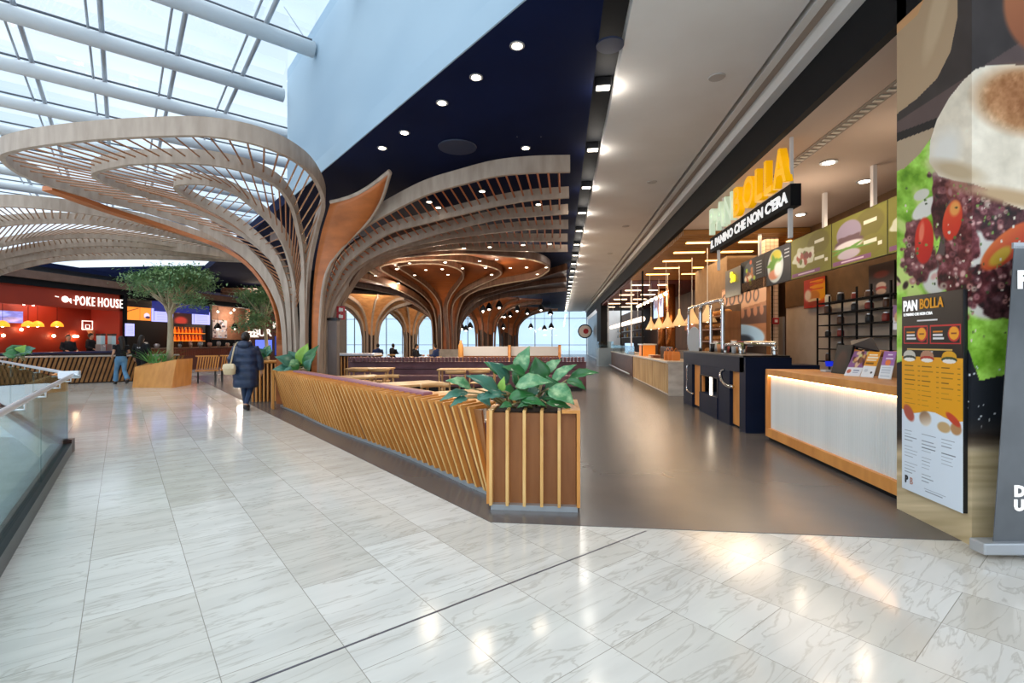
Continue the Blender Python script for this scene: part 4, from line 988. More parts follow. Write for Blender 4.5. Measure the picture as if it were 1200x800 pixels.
def put_px(Pn, name, bl, br, tl, m, parent=None):
    Pn.X, Pn.Y = Pn.Xo, Pn.Yo; return Pn.obj(name, bl, br, tl, m, parent)
def mural(P):
    rs = random.Random(11)
    P.put(np.ones(P.X.shape), '#3a3230'); P.noise(60, .05, seed=3)
    P.poly([(1040,150),(1210,40),(1400,60),(1400,420),(1040,420)], '#5e4c49'); P.noise(40, .06, seed=5, ay=.4)
    P.poly([(1040,160),(1098,138),(1098,148),(1040,170)], '#191718')
    P.poly([(1040,170),(1098,148),(1090,175),(1040,235)], '#b8a084')
    P.poly([(1040,35),(1080,0),(1088,-90),(1121,-90),(1122,20),(1114,60),(1098,92),(1075,115),(1040,142)], '#b89b7a')
    P.poly([(1040,50),(1075,18),(1108,-60),(1090,-90),(1040,-20)], '#cf9c6a'); P.ell(1100,10,9,60,'#c9ae8c',.25,.5)
    P.ell(1222,5,46,58,'#b9734a',0,.12,'#8e4f30')
    P.ell(1300,60,40,58,'#b9734a',0,.12,'#8e4f30')
    # salad leaf behind the roll
    g = P.poly([(1040,205),(1060,197),(1078,180),(1092,160),(1100,200),(1112,225),(1100,290),(1085,330),(1130,345),(1210,335),(1290,330),(1270,385),(1240,430),(1172,440),(1148,446),(1136,412),(1100,425),(1080,418),(1040,440)], '#8ec43c')
    P.noise(26, .28, g.astype(float), seed=8); P.noise(9, .16, g.astype(float), seed=9)
    for i in range(14): P.ell(rs.uniform(1050,1085), rs.uniform(215,420), 6, 16, '#c9e07e', rs.uniform(-1,1), .8)
    # dark board under it with salt specks
    b = P.poly([(1040,428),(1085,415),(1135,410),(1147,446),(1170,442),(1200,430),(1300,440),(1300,505),(1200,512),(1145,508),(1040,512)], '#10161f')
    for i in range(60): P.ell(rs.uniform(1085,1290), rs.uniform(425,500), rs.uniform(.6,1.6), rs.uniform(.5,1.3), '#d5d8dc')
    P.ell(1085,244,20,9,'#e6e2d8',-.7,.2); P.ell(1080,228,10,6,'#dcd8c8',-.5,.2); P.ell(1095,330,14,16,'#d9d6cc',0,.3); P.ell(1150,292,16,24,'#d8d2c8',.3,.3); P.ell(1158,360,24,14,'#d4d0c4',0,.4)
    # octopus
    for x, y, a, b_, c_ in [(1104,218,12,22,'#6e4044'),(1120,222,14,14,'#8a5346'),(1140,240,20,24,'#7c4042'),(1165,255,24,26,'#5c2a30'),(1190,262,30,24,'#4e2328'),(1078,300,19,30,'#6b3a40'),(1072,275,12,18,'#754449'),(1100,250,8,30,'#5c2f33'),(1128,285,20,30,'#7e4246'),(1116,320,18,24,'#7a4044'),(1135,335,26,22,'#7f4244'),(1165,335,34,24,'#6f3438'),(1190,342,34,26,'#4c1f25'),(1175,360,26,14,'#3d171d'),(1230,330,50,40,'#5a282d')]:
        P.ell(x, y, a, b_, c_, 0, .15, None, .08, x)
    mm_ = ((P.C[..., 0] > P.C[..., 1]*1.35) & (P.C[..., 0] < .62) & (P.Y > 200) & (P.Y < 390)).astype(float)
    P.C = P.C*(1-mm_[..., None]*np.array([.22,.50,.46])); P.noise(13, .30, mm_, seed=51); P.noise(5, .16, mm_, seed=52)
    for i in range(70):
        x, y = rs.choice([(1106,218),(1075,305),(1125,290),(1140,340),(1170,330),(1150,250),(1190,345)]); P.ell(x+rs.gauss(0,12), y+rs.gauss(0,16), rs.uniform(2,5), rs.uniform(1.2,3), rs.choice(['#d8a8a0','#3c1a20','#2c1216','#b07a78']), rs.uniform(-1.5,1.5), .7)
    for i in range(110):
        x, y = rs.choice([(1106,218),(1075,305),(1070,280),(1125,290),(1115,325),(1140,340),(1170,330),(1150,250),(1175,262),(1190,345),(1135,245)]); x += rs.gauss(0,9); y += rs.gauss(0,14); r_ = rs.uniform(1.5,4.2)
        P.ell(x, y, r_, r_, rs.choice(['#9c6264','#8a5052','#b88078','#5c3036','#7c4448','#a89484']), 0, .6); P.ell(x+r_*.2, y, r_*.4, r_*.4, rs.choice(['#7a3f44','#c9a8a0','#5a2a30']), 0, .8)
    P.ell(1083,282,11,27,'#e2331c',.05,.12,'#c01c12'); P.ell(1080,272,3,12,'#f27a5c',.1,.6); P.ell(1116,258,11,24,'#e8552c',.2,.12,'#d02c16'); P.ell(1119,244,6,9,'#f0a050',.2,.5)
    P.ell(1181,288,40,15,'#d8682c',-.72,.12,'#c03a1c'); P.ell(1172,300,16,7,'#c9a22e',-.7,.4); P.ell(1240,270,40,16,'#d8482c',-.4,.12,'#b03018')
    for i in range(130): P.ell(rs.uniform(1060,1200), rs.uniform(215,400), rs.uniform(.7,2), rs.uniform(.7,2), rs.choice(['#5d7a36','#3c4a26','#e6dcc8','#7d9a4a']), 0, .3)
    # the roll on top
    bun = P.poly([(1089,190),(1090,165),(1098,140),(1112,115),(1128,95),(1143,81),(1160,76),(1200,76),(1250,84),(1300,110),(1330,160),(1330,240),(1260,262),(1200,246),(1180,238),(1158,222),(1140,215),(1120,212),(1100,206)], '#efe2cc').astype(float)
    P.noise(38, .09, bun, seed=21); P.noise(11, .05, bun, seed=22)
    P.ell(1108,178,16,26,'#f1ece2',.3,.9); P.ell(1120,200,30,10,'#cbb390',.25,.9); P.ell(1190,232,60,9,'#c4a47c',.2,.9)
    P.ell(1205,118,60,38,'#b98252',.12,.45); P.ell(1210,112,46,26,'#a46a3c',.1,.6); n0 = P.C.copy(); P.noise(7, .16, ((((P.X-1205)/58)**2+((P.Y-118)/36)**2) < 1).astype(float), seed=31)
    # pale wood towards the floor
    k = np.clip((P.Y-505)/26, 0, 1); P.put(k, '#c4b08a'); P.put(np.clip((P.Y-488)/20,0,1)*np.clip((530-P.Y)/20,0,1)*.7, '#3e3128')
    P.noise(60, .22, (P.Y > 505).astype(float), seed=41, ax=.25, ay=4.0)
tA, tB = Vector((3.0, 4.74, 0)), Vector((3.0, 3.93, 0)); ztop = 4.34
P = Paint(1, 1, 190, 560); q = (tA, tB, tA+Vector((0,0,ztop))); grid_px(P, *q); mural(P)
mw = MB().bx(3.0, 4.7, 3.93, 4.74, 0, ztop); 
struct('wall_mural_pier', MB().bx(3.012, 4.7, 3.942, 4.74, 0, ZC), M_black)
mu = thing('mural_poster', 'tall food mural of an octopus roll with tomatoes wrapped around the pier', 'poster', tB)
put_px(P, 'side_print', *q, mural_m, mu)
P = Paint(1, 1, 260, 420); q = (tB, Vector((4.7, 3.93, 0)), tB+Vector((0,0,ztop))); grid_px(P, *q); mural(P); put_px(P, 'front_print', *q, mural_m, mu)
mk('top_cap', MB().bx(3.0, 3.012, 3.93, 4.74, ztop, ZC).bx(3.0, 4.7, 3.93, 3.942, ztop, ZC), M_black, mu)
# menu board on the pier
XM = 2.965
def xplane_text(s, px, py, hpx, X, m, parent, sx=1.0, ext=.002, off=0.0, name='lettering'):
    o = onX(px, py, X); return text(name, s, hpx*vX(px, X)/F/.7, m, frame4(o, (0,-1,0), (0,0,1)), parent, ext, off, sx=sx)
yl, yr = yX(1057, XM), yX(1128.5, XM); z0_, z1_ = zX(1057, 571, XM), zX(1057, 348, XM)
mb_ = thing('menu_board', 'tall menu board with black, orange and white fields mounted on the mural', 'menu board', (XM, (yl+yr)/2, z0_))
mk('board', MB().bx(XM+.004, XM+.034, yr, yl, z0_, z1_), M_blacksat, mb_, bevel=.004)
P = Paint(1, 1, 150, 420); q = (Vector((XM, yl, z0_)), Vector((XM, yr, z0_)), Vector((XM, yl, z1_))); 
Vv = P.Y.copy(); Uu = P.X.copy()
P.put((Vv < .31).astype(float), '#0d0e12'); P.put(((Vv >= .31)&(Vv < .585+.012*np.sin(Uu*9))).astype(float), '#e9a21c'); P.put((Vv >= .585+.012*np.sin(Uu*9)).astype(float), '#dfeaf5')
def R_(x0,y0,x1,y1,c): P.put(((P.X>=x0)&(P.X<=x1)&(P.Y>=y0)&(P.Y<=y1)).astype(float), c)
for x0, x1 in ((.04,.46),(.50,.97)):
    R_(x0,.155,x1,.245,'#c8242a'); R_(x0+.012,.160,x1-.012,.240,'#0d0e12'); R_(x0+.05,.182,x0+.2,.190,'#e08a1c'); R_(x0+.05,.198,x0+.2,.206,'#e8e8e8'); R_(x0+.05,.214,x0+.22,.222,'#e8e8e8')
    P.ell(x1-.10,.198,.088,.036,'#c8242a'); P.ell(x1-.10,.195,.072,.030,'#f0a31c'); R_(x1-.14,.192,x1-.06,.199,'#8a3a14')
R_(.28,.125,.62,.133,'#e8e8e8'); R_(.10,.268,.85,.275,'#d8b060'); R_(.38,.280,.55,.286,'#d8d8d8')
for x, c1, c2 in ((.14,'#c9c4b8','#3a4038'),(.45,'#b7866a','#b32f22'),(.80,'#e0a21c','#3a4a2c')):
    P.ell(x,.305,.11,.028,c1); P.ell(x,.318,.12,.014,c2); P.ell(x,.325,.10,.010,'#efe9df')
rs = random.Random(5)
for col in (.05,.36,.68):
    for r_ in range(9):
        y = .355+r_*.024
        if col == .68 and r_ > 6: continue
        R_(col, y, col+rs.uniform(.10,.2), y+.004, '#6a4410' if r_ % 3 == 0 else '#9c6c1c'); R_(col+.24, y, col+.28, y+.004, '#9c6c1c')
P.ell(.13,.60,.10,.036,'#b4584a',.2,.3); P.ell(.42,.612,.10,.036,'#8d6a4c',0,.3,'#e8dccb'); P.ell(.72,.635,.10,.025,'#c9a878',0,.3); P.ell(.9,.63,.08,.028,'#b88a5c',0,.3); P.ell(.86,.59,.11,.02,'#c8452c',.2,.3)
for col in (.05,.36,.68):
    for r_ in range(15 if col < .6 else 8):
        y = .69+r_*.0165
        if (r_+int(col*10)) % 5 == 4: continue
        R_(col, y, col+rs.uniform(.12,.24), y+.003, '#8d97a4' if r_ % 4 else '#5d6a78')
R_(.40,.955,.75,.958,'#8d97a4'); R_(.42,.966,.7,.969,'#8d97a4')
put_px_ = P.obj('menu_print', *q, print_m, mb_)
M_txw = mat('white_lettering', '#f4f4f2', .5, emit='#ffffff', estr=.25); M_txo = mat('orange_lettering', '#eea224', .5); M_txk = mat('black_lettering', '#16181c', .5)  # faint glow added to the white letters so they look brighter
xplane_text('PAN', 1058.5, 364.5, 11.5, XM-.003, M_txw, mb_, .72, off=.004); xplane_text('BOLLA', 1077.5, 361.8, 11.5, XM-.003, M_txo, mb_, .72, off=.002)
xplane_text("IL PANINO CHE NON C'ERA", 1059, 370.6, 3.3, XM-.003, M_txw, mb_, .75); xplane_text('P', 1060.5, 564, 8, XM-.003, M_txk, mb_, .8, off=.003); xplane_text('B', 1066, 566.5, 8, XM-.003, mat('pink_grey_lettering','#b98a7c',.5), mb_, .8)
# small framed notice left of the board, standing behind the mural edge
# roll-up banner
rb_ = thing('rollup_banner', 'grey roll-up banner with white letters cut off by the right edge', 'banner', W(1185, 3.42))
M_ban = mat('grey_banner', '#4a4e52', .28, c2='#787c80', scale=(1.2,1.2,.8))
B = lambda px, py, v=3.42: Wp(px, py, v)
mk('banner', MB().slab([B(1164,637), B(1320,640), B(1344,288), B(1189,288)], uvw(0,.006)), M_ban, rb_)
mk('cassette', MB().slab([B(1154,651,3.38), B(1322,652,3.38), B(1322,636,3.38), B(1154,637,3.38)], uvw(0,.12)), M_alu, rb_, bevel=.01); mk('top_rail', MB().slab([B(1188,291), B(1345,291), B(1345,284), B(1188,284)], uvw(0,.015)), M_alu, rb_)
mk('foot', MB().box(W(1205,3.42,.015), (.08,.42,.03), TH), M_steel, rb_)
tm = lambda px, py: frame4(B(px, py, 3.41), (CT, ST, 0), (0,0,1))
text('lettering', 'F', .165, M_txw, tm(1192, 337), rb_, .002, .008); text('lettering', 'D', .10, M_txw, tm(1188.5, 581), rb_, .002, .006); text('lettering', 'U', .10, M_txw, tm(1188.5, 597.5), rb_, .002, .006)

# ---- interior shell
struct('ceiling_kiosk', MB().bx(3.10, XB, 4.75, 12.9, 4.34, 4.5), M_cream_w)
struct('floor_kiosk', MB().bx(3.9, XB+1, 4.75, 40, .004, .012), mat('kiosk_floor','#54463c',.4))
struct('wall_kiosk_back', MB().bx(XB, XB+.1, 3.93, 14.3, 0, 2.42), M_tile); struct('wall_kiosk_back_upper', MB().bx(XB-.02, XB+.1, 3.93, 14.3, 2.42, 4.5), M_brownw)
struct('wall_kiosk_side', MB().bx(4.7, XB+.1, 3.94, 4.1, 0, ZC), M_brownw)
vg = thing('ceiling_vent', 'long slotted vent strip in the cream kiosk ceiling', 'vent', (3.7, 9, 4.33)); mk('frame', MB().bx(3.62, 3.80, 4.8, 12.5, 4.33, 4.345), mat('taupe_grille','#8f8070',.6), vg); mb = MB()
for k in range(60): mb.bx(3.66, 3.76, 4.9+k*.126, 4.95+k*.126, 4.318, 4.335)
mk('grille', mb, mat('ivory_slat','#cfc6b4',.5), vg)
def downlight(loc, label, group, r=.07, m=None, parent=None):
    root = thing('ceiling_spotlight', label, 'ceiling light', loc, group)
    mk('trim_ring', MB().lathe(loc, [(r*1.5,-.012),(r*1.5,.0),(r*1.0,.02)], 16), M_alu if m is None else m, root); mk('lamp', MB().lathe(Vector(loc)-Vector((0,0,.012)), [(r,-.006),(r,.0)], 14), M_lampw, root)
    return root
d0 = None
def dl_set(L, z, group, labf, r=.07, ring=None):
    base = None
    for i, (px, py) in enumerate(L):
        v = F*(z-H)/(CY-py); p = W(px, v, z)
        if base is None: base = downlight(p, labf(i, px, py), group, r, ring)
        else: dup(base, p, labf(i, px, py))
ordn = ['first','second','third','fourth','fifth','sixth','seventh','eighth','ninth','tenth','eleventh','twelfth','thirteenth','fourteenth','fifteenth','sixteenth','seventeenth','eighteenth','nineteenth','twentieth','twenty-first','twenty-second','twenty-third','twenty-fourth','twenty-fifth']
dl_set([(971,190),(1013,212),(938,251)], 4.335, 'recessed kiosk ceiling lights', lambda i,x,y: ['recessed light in the cream kiosk ceiling above the yellow menu boards','recessed light in the kiosk ceiling beside the white post, nearest the mural','recessed light in the kiosk ceiling closest to the yellow letters'][i], .085)
for px, py in ((971,190),(1013,212),(938,251)): 
    v = F*2.835/(CY-py); light_spots.append((W(px, v, 4.3), 40)) if 'light_spots' in globals() else None
# sign
XSg = 3.15
sg = thing('shop_sign', 'yellow and pale green block letter shop sign over a black slogan board', 'sign', onX(880, 290, XSg))
M_yel = mat('yellow_sign', '#f7b500', .4, emit='#f7b000', estr=.3); M_grn = mat('pale_green_sign', '#dff0d8', .4, emit='#cfe6c6', estr=.25)
zb = 3.74; y0_, y1_ = yX(833.5, XSg), yX(927, XSg); Lw = (y0_-y1_)
def sgtext(s, y, z, size, m, ext, off, sx, X=XSg): 
    return text('letter' if len(s) == 1 else 'slogan_lettering', s, size, m, frame4((X, y, z), (0,-1,0), (0,0,1)), sg, ext, off, sx=sx)
adv = {'P':.66,'A':.66,'N':.72,'B':.66,'O':.74,'L':.50}
tot = sum(adv[c] for c in 'PANBOLLA'); y = y0_; sc1 = Lw/tot
for i, c_ in enumerate('PANBOLLA'):
    sgtext(c_, y, zb, .72, M_grn if i < 3 else M_yel, .05, .014, sc1*adv[c_]/(.72*adv[c_])*.86); y -= adv[c_]*sc1
zs0, zs1 = 3.36, 3.66
mk('slogan_board', MB().bx(XSg-.02, XSg+.12, y1_-.03, y0_+.02, zs0, zs1), M_black, sg)
o_ = sgtext("IL PANINO CHE NON C'ERA", y0_-.05, zs0+.075, .215, M_txw, .004, .006, 1.0, XSg-.028)
w_ = max(v_.co.y for v_ in o_.data.vertices)-min(v_.co.y for v_ in o_.data.vertices); o_.scale.y = 1.0
bpy.data.objects.remove(o_); sgtext("IL PANINO CHE NON C'ERA", y0_-.06, zs0+.075, .215, M_txw, .004, .010, (Lw-.12)/w_, XSg-.028)
for yy in (y0_-.6, y1_+.1): mk('hanger', MB().bx(XSg+.03, XSg+.07, yy-.02, yy+.02, zs1, 4.34), M_white, sg)
for px in (839, 921.5): mk('post', MB().bx(XSg+.03, XSg+.08, yX(px,XSg)-.02, yX(px,XSg)+.03, 2.95, zs0), M_white, sg)
# hanging menu screens
XMn = 5.0
def mscreen(pxa, pxb, label, kind):
    ya, yb = yX(pxa, XMn), yX(pxb, XMn); zt, zb_ = 3.68, 2.84; root = thing('hanging_menu_screen', label, 'menu board', (XMn, (ya+yb)/2, zb_), 'hanging menu boards')
    mk('housing', MB().bx(XMn+.005, XMn+.06, yb+.01, ya-.01, zb_, zt), M_blacksat, root)
    P = Paint(1, 1, 110, 70); q = (Vector((XMn, ya-.01, zb_)), Vector((XMn, yb+.01, zb_)), Vector((XMn, ya-.01, zt)))
    rs = random.Random(int(pxa))
    if kind == 'dark':
        P.put(np.ones(P.X.shape), '#131c2a'); P.ell(.38,.5,.26,.42,'#3e4a58',0,.1)
        for i in range(26): P.ell(rs.gauss(.38,.10), rs.gauss(.52,.16), .05, .07, rs.choice(['#9a6a4c','#8aa83c','#c8c4b4','#6d4a3c','#a8503c']), 0, .4)
        for i in range(5): P.rect(.70,.16+i*.09,.92,.19+i*.09,'#8f98a4')
    elif kind == 'dark2':
        P.put(np.ones(P.X.shape), '#111a28'); P.ell(.45,.5,.30,.46,'#b8c4c4',0,.1); P.ell(.47,.22,.2,.16,'#b7ae3a',0,.3); P.ell(.42,.45,.22,.2,'#5f8f3c',0,.3,None,.2,1); P.ell(.40,.72,.2,.14,'#c98468',0,.4); P.ell(.55,.6,.14,.2,'#dfe4e0',0,.5)
        for i in range(3): P.rect(.78,.14+i*.09,.95,.17+i*.09,'#a8b0ba')
    else:
        P.put(np.ones(P.X.shape), '#72701a'); P.ell(.7,.3,.26,.28,'#655f18',0,.15); P.ell(.72,.72,.24,.2,'#6f6a18',0,.15)
        if kind == 'wrap':
            P.ell(.34,.52,.28,.24,'#c9ccb4',0,.1,None,.1,2)
            for i in range(24): P.ell(rs.gauss(.34,.10), rs.gauss(.52,.08), .04, .07, rs.choice(['#7a3a34','#58642c','#d8d4c4','#9c4c3c']), 0, .4)
        else:
            P.ell(.34,.34,.24,.26,'#8c8094',0,.1); P.ell(.34,.52,.27,.13,'#5a4148',0,.2,None,.1,3); P.ell(.34,.6,.27,.09,'#d6cfd0',0,.3); P.ell(.34,.68,.28,.06,'#5f8f34',0,.3,None,.3,4); P.ell(.34,.78,.22,.10,'#b4a8b4',0,.2)
        for x, y in ((.62,.22),(.62,.62)): P.rect(x,y,x+.22,y+.07,'#d9d8c4')
        P.rect(0.02,.87,.75,.97,'#7d4a74'); P.rect(.2,.90,.62,.935,'#d7c0d2'); P.rect(.86,.70,.92,.78,'#e4e0c8')
    P.obj('menu_print', *q, vcmat('menu_screen_print', .7, .03), root)
mscreen(868, 895, 'dark hanging menu board showing a bowl, farthest in the row', 'dark'); mscreen(895, 927, 'dark hanging menu board with an egg dish beside the black slogan sign', 'dark2')
mscreen(927, 974.5, 'yellow-green hanging menu board picturing a filled wrap', 'wrap'); mscreen(974.5, 1040, 'yellow-green hanging menu board picturing a big burger', 'burger'); mscreen(1040, 1130, 'yellow-green hanging menu board cut off by the mural pier', 'wrap')
for px, lab in ((889,'thin white post holding up the farthest menu boards'),(964.5,'white post from the ceiling to the wrap menu board'),(1021.5,'white post from the ceiling to the burger menu board')):
    yy = yX(px, XMn); p_ = mk('hanging_post', MB().bx(XMn+.0, XMn+.06, yy-.04, yy+.04, 3.66, 4.34), M_white); tag(p_, lab, 'post', 'white hanging posts')
# posters on the back wall
def poster(name, pxa, pxb, pya, pyb, X, label, fn, n=(50,70), m=None, cat='poster'):
    ya, yb = yX(pxa, X), yX(pxb, X); zt, zb_ = zX((pxa+pxb)/2, pya, X), zX((pxa+pxb)/2, pyb, X)
    P = Paint(1, 1, *n); fn(P); root = thing(name, label, cat, (X, (ya+yb)/2, zb_)); mk('board', MB().bx(X+.004, X+.03, yb, ya, zb_, zt), M_blacksat, root)
    P.obj('print', Vector((X,ya,zb_)), Vector((X,yb,zb_)), Vector((X,ya,zt)), m or print_m, root); return root
def fp1(P):
    P.put(np.ones(P.X.shape), '#b8241c'); P.ell(.75,.45,.4,.35,'#e8a01c',0,.4)
    for i in range(4): P.rect(.3,.08+i*.09,.9,.13+i*.09,'#d83a2c' if i % 2 else '#f0a42c')
    P.ell(.5,.62,.26,.2,'#c9762c',0,.2); P.ell(.5,.75,.3,.06,'#e8d0a8'); P.ell(.5,.86,.3,.08,'#9c2418',0,.3); P.ell(.2,.55,.16,.2,'#e8d8c8',0,.5)
def fp2(P):
    P.put(np.ones(P.X.shape), '#241012'); P.ell(.5,.3,.3,.1,'#6a2018',0,.5); P.ell(.5,.6,.2,.1,'#c9b0a0',0,.3); P.ell(.5,.68,.22,.06,'#a82a20',0,.3); P.ell(.5,.76,.2,.08,'#c8a890',0,.3)
poster('wall_poster', 942, 967, 326, 360, XB-.08, 'red and orange food poster high on the kiosk back wall', fp1)
poster('wall_poster', 1018, 1048, 308, 352, XB-.08, 'dark red food poster above the wire rack by the mural', fp2)
# wire rack
XR_ = 5.9; ya, yb = yX(958, XR_), yX(1047, XR_); rk = thing('wire_rack', 'black metal grid rack of shelves on the kiosk back wall', 'rack', (XR_, (ya+yb)/2, .9))
mb = MB()
pyy = [yX(p, XR_) for p in (958, 972, 987, 1004, 1021, 1044)]
for i, yy in enumerate(pyy): mk('upright', MB().bx(XR_-.015, XR_+.015, yy-.015, yy+.015, .9, 2.5+(.1 if i > 2 else 0)), M_black, rk)
zz = (1.05, 1.33, 1.60, 1.86, 2.12, 2.36)
for i, z in enumerate(zz): 
    mk('shelf', MB().bx(XR_-.012, XR_+.25, yb, ya, z-.012, z+.012), M_black, rk)
rs = random.Random(2); JM = [mat('jar_brown','#5c3a24',.3), mat('jar_cream','#d8cbb4',.4), mat('jar_dark','#1d1b1c',.3), mat('jar_red','#8a2c20',.4)]; k_ = 0
for zi, z in enumerate(zz):
    for i in range(5):
        yy = (pyy[i]+pyy[i+1])/2
        if rs.random() < .35: continue
        hh = rs.uniform(.10,.17); r_ = rs.uniform(.05,.08); j = thing('storage_jar', ['brown','cream','dark','red'][(zi+i)%4]+' jar on '+['the lowest','the second','the third','the fourth','the fifth','the top'][zi]+' level of the wire rack, '+ordn[i]+' bay from the tiled pillar', 'jar', (XR_+.1, yy, z+.012), 'jars on the wire rack')
        mk('jar_body', MB().lathe((XR_+.1, yy, z+.012), [(r_*.9,0),(r_,.02),(r_,hh*.8),(r_*.7,hh)], 12), JM[(zi+i)%4], j, smooth=True); mk('lid', MB().lathe((XR_+.1, yy, z+.012+hh), [(r_*.75,0),(r_*.75,.02)], 12), M_steel, j)
# tiled pillar with the red call point
yp = W(905,12.9).y; pb_ = mk('tiled_pillar', MB().bx(W(897.5,12.9).x, W(912,12.9).x, yp, yp+.5, 0, 4.3), None); 
brk = bpy.data.materials.new('small_square_tiles'); brk.use_nodes = True; nt = brk.node_tree; bt_ = nt.nodes.new('ShaderNodeTexBrick'); bt_.offset = 0; bt_.inputs['Scale'].default_value = 1; bt_.inputs['Brick Width'].default_value = .1; bt_.inputs['Row Height'].default_value = .1; bt_.inputs['Mortar Size'].default_value = .005
bt_.inputs['Color1'].default_value = (*hx('#e0c8b0'),1); bt_.inputs['Color2'].default_value = (*hx('#d4b89c'),1); bt_.inputs['Mortar'].default_value = (*hx('#8a6a52'),1); tc = nt.nodes.new('ShaderNodeTexCoord'); sx_ = nt.nodes.new('ShaderNodeSeparateXYZ'); cx_ = nt.nodes.new('ShaderNodeCombineXYZ'); ad = nt.nodes.new('ShaderNodeMath')
nt.links.new(tc.outputs['Object'], sx_.inputs[0]); nt.links.new(sx_.outputs[0], ad.inputs[0]); nt.links.new(sx_.outputs[1], ad.inputs[1]); nt.links.new(ad.outputs[0], cx_.inputs[0]); nt.links.new(sx_.outputs[2], cx_.inputs[1]); nt.links.new(cx_.outputs[0], bt_.inputs['Vector']); nt.links.new(bt_.outputs[0], nt.nodes['Principled BSDF'].inputs['Base Color'])
pb_.data.materials.append(brk); pb_['kind'] = 'structure'
mk('wall_edge_strip', MB().bx(W(904,12.9).x,W(905.5,12.9).x,yp-.03,yp,0,3.3), M_black)['kind'] = 'structure'
cp = thing('wall_mounted_call_point', 'small red emergency call point on the edge of the tiled pillar', 'call point', Wp(909,376,12.85)); c_ = Wp(909,376,12.82); mk('box', MB().box(c_, (.16,.05,.16)), M_red, cp, bevel=.01); mk('button', MB().box(c_-Vector((0,.03,0)), (.07,.01,.07)), M_wh, cp)

# ---- service counter
XC = 3.12; yn, yf = 4.76, yX(897, XC); ct = thing('service_counter', 'service counter with ribbed white front in a golden oak frame', 'counter', (XC+.3, (yn+yf)/2, 0)); ZT = 1.08
mk('worktop', MB().bx(XC, XC+.72, yn, yf, ZT-.09, ZT), M_oak, ct, bevel=.004); mk('end_post', MB().bx(XC, XC+.72, yf-.07, yf, .06, ZT-.09), M_oak, ct); mk('bottom_rail', MB().bx(XC, XC+.06, yn, yf-.07, .06, .19), M_oak, ct)
mk('kick_plate', MB().bx(XC+.05, XC+.7, yn, yf-.02, 0, .06), M_black, ct); mb = MB(); n = int((yf-yn-.07)/.02)
rows = [[Vector((XC+.045+(.008 if i % 2 else 0), yn+(yf-.07-yn)*i/n, z)) for i in range(n+1)] for z in (.19, ZT-.09)]; mb.sheet(rows)
mk('ribbed_front', mb, mat('white_ribbed_laminate','#dfe2e0',.45,c2='#d2d6d4',scale=(.5,3,.1)), ct); mk('led_strip', MB().bx(XC+.012, XC+.03, yn, yf-.08, ZT-.102, ZT-.092), mat('led_warm','#ffffff',.5,emit='#ffc98a',estr=9), ct)
mk('body', MB().bx(XC+.06, XC+.68, yn, yf-.07, .06, ZT-.09), M_oakback, ct)
# things on the counter
def qb(name, label, cat, bl, br, tl, th, m, group=None, prt=None, nn=(30,44)):
    bl, br, tl = Vector(bl), Vector(br), Vector(tl); root = thing(name, label, cat, bl, group); nrm_ = (br-bl).cross(tl-bl).normalized()
    mk('backing', MB().slab([bl, br, br+tl-bl, tl], -nrm_*th), m, root)
    if prt: P = Paint(1, 1, *nn); prt(P); e_ = nrm_*.002; P.obj('print', bl+e_, br+e_, tl+e_, print_m, root)
    mk('stand_foot', MB().slab([bl-Vector((0,0,.001)), br-Vector((0,0,.001)), br-nrm_*.10+Vector((0,0,-.001)), bl-nrm_*.10+Vector((0,0,-.001))], (0,0,.008)), m, root)
    return root
def br1(P):
    P.put(np.ones(P.X.shape), '#e6eaf2'); P.rect(0,0,1,.66,'#8c5c94'); rs = random.Random(3)
    for i in range(26): P.ell(rs.gauss(.55,.2), rs.gauss(.36,.14), .14, .09, rs.choice(['#5c2c30','#d8a468','#e0c0a0','#8a5a3c','#c9d08a']), rs.random()*3, .4)
    P.rect(0,.66,1,1,'#e6eaf2'); P.ell(.2,.82,.14,.08,'#c46a54',0,.3); P.rect(.45,.76,.85,.8,'#7a86a8'); P.rect(.45,.85,.8,.88,'#7a86a8')
def br2(P):
    P.put(np.ones(P.X.shape), '#e8edf2'); P.rect(0,0,1,.56,'#eda21e'); P.rect(.15,.1,.8,.14,'#fff3da'); P.rect(.1,.2,.9,.26,'#f4ead8'); P.rect(.1,.32,.85,.37,'#f4ead8'); P.rect(.1,.44,.7,.49,'#7a5010'); P.ell(.3,.75,.15,.06,'#c8d0d8',0,.5); P.ell(.75,.82,.08,.04,'#2c3038',0,.3)
def br3(P):
    P.put(np.ones(P.X.shape), '#dfe8f0'); P.rect(0,0,1,.52,'#a06ab0'); P.rect(.35,.1,.75,.14,'#f0e0f4'); P.rect(.25,.24,.85,.29,'#f0e0f4'); P.ell(.5,.42,.22,.11,'#e87a34',0,.1); 
    for i in range(6): P.rect(.12,.6+i*.06,.85,.615+i*.06,'#a8b8c8')
for (a_, b_, c_, f_, lab) in [((989,440.5,6.05),(1007,444,5.9),(1001.5,411.5,6.22),br1,'purple and white leaflet in a stand next to the till screen'),((1008,444.5,5.85),(1023,447,5.7),(1018,412,6.0),br2,'orange and white leaflet in a stand, middle of the three'),((1029,447,5.6),(1044,450,5.45),(1036.5,411.5,5.75),br3,'purple topped leaflet with an orange dot beside the mural')]:
    A_, B_, C_ = Wp(*a_), Wp(*b_), Wp(*c_); A_.z = B_.z = ZT+.003; qb('leaflet_stand', lab, 'leaflet', A_, B_, C_, .006, M_wh, 'leaflet stands on the counter', f_)
A_, B_, C_ = Wp(974,436,6.6), Wp(992,440,6.3), Wp(982,404,6.75); A_.z = B_.z = ZT+.003
def tl_(P): P.put(np.ones(P.X.shape), '#16120f'); P.ell(.5,.55,.35,.35,'#4a2c1c',0,.5,'#2a1810')
qb('till_screen', 'dark tilted till screen behind the leaflets', 'screen', A_, B_, C_, .03, M_blacksat, None, tl_)
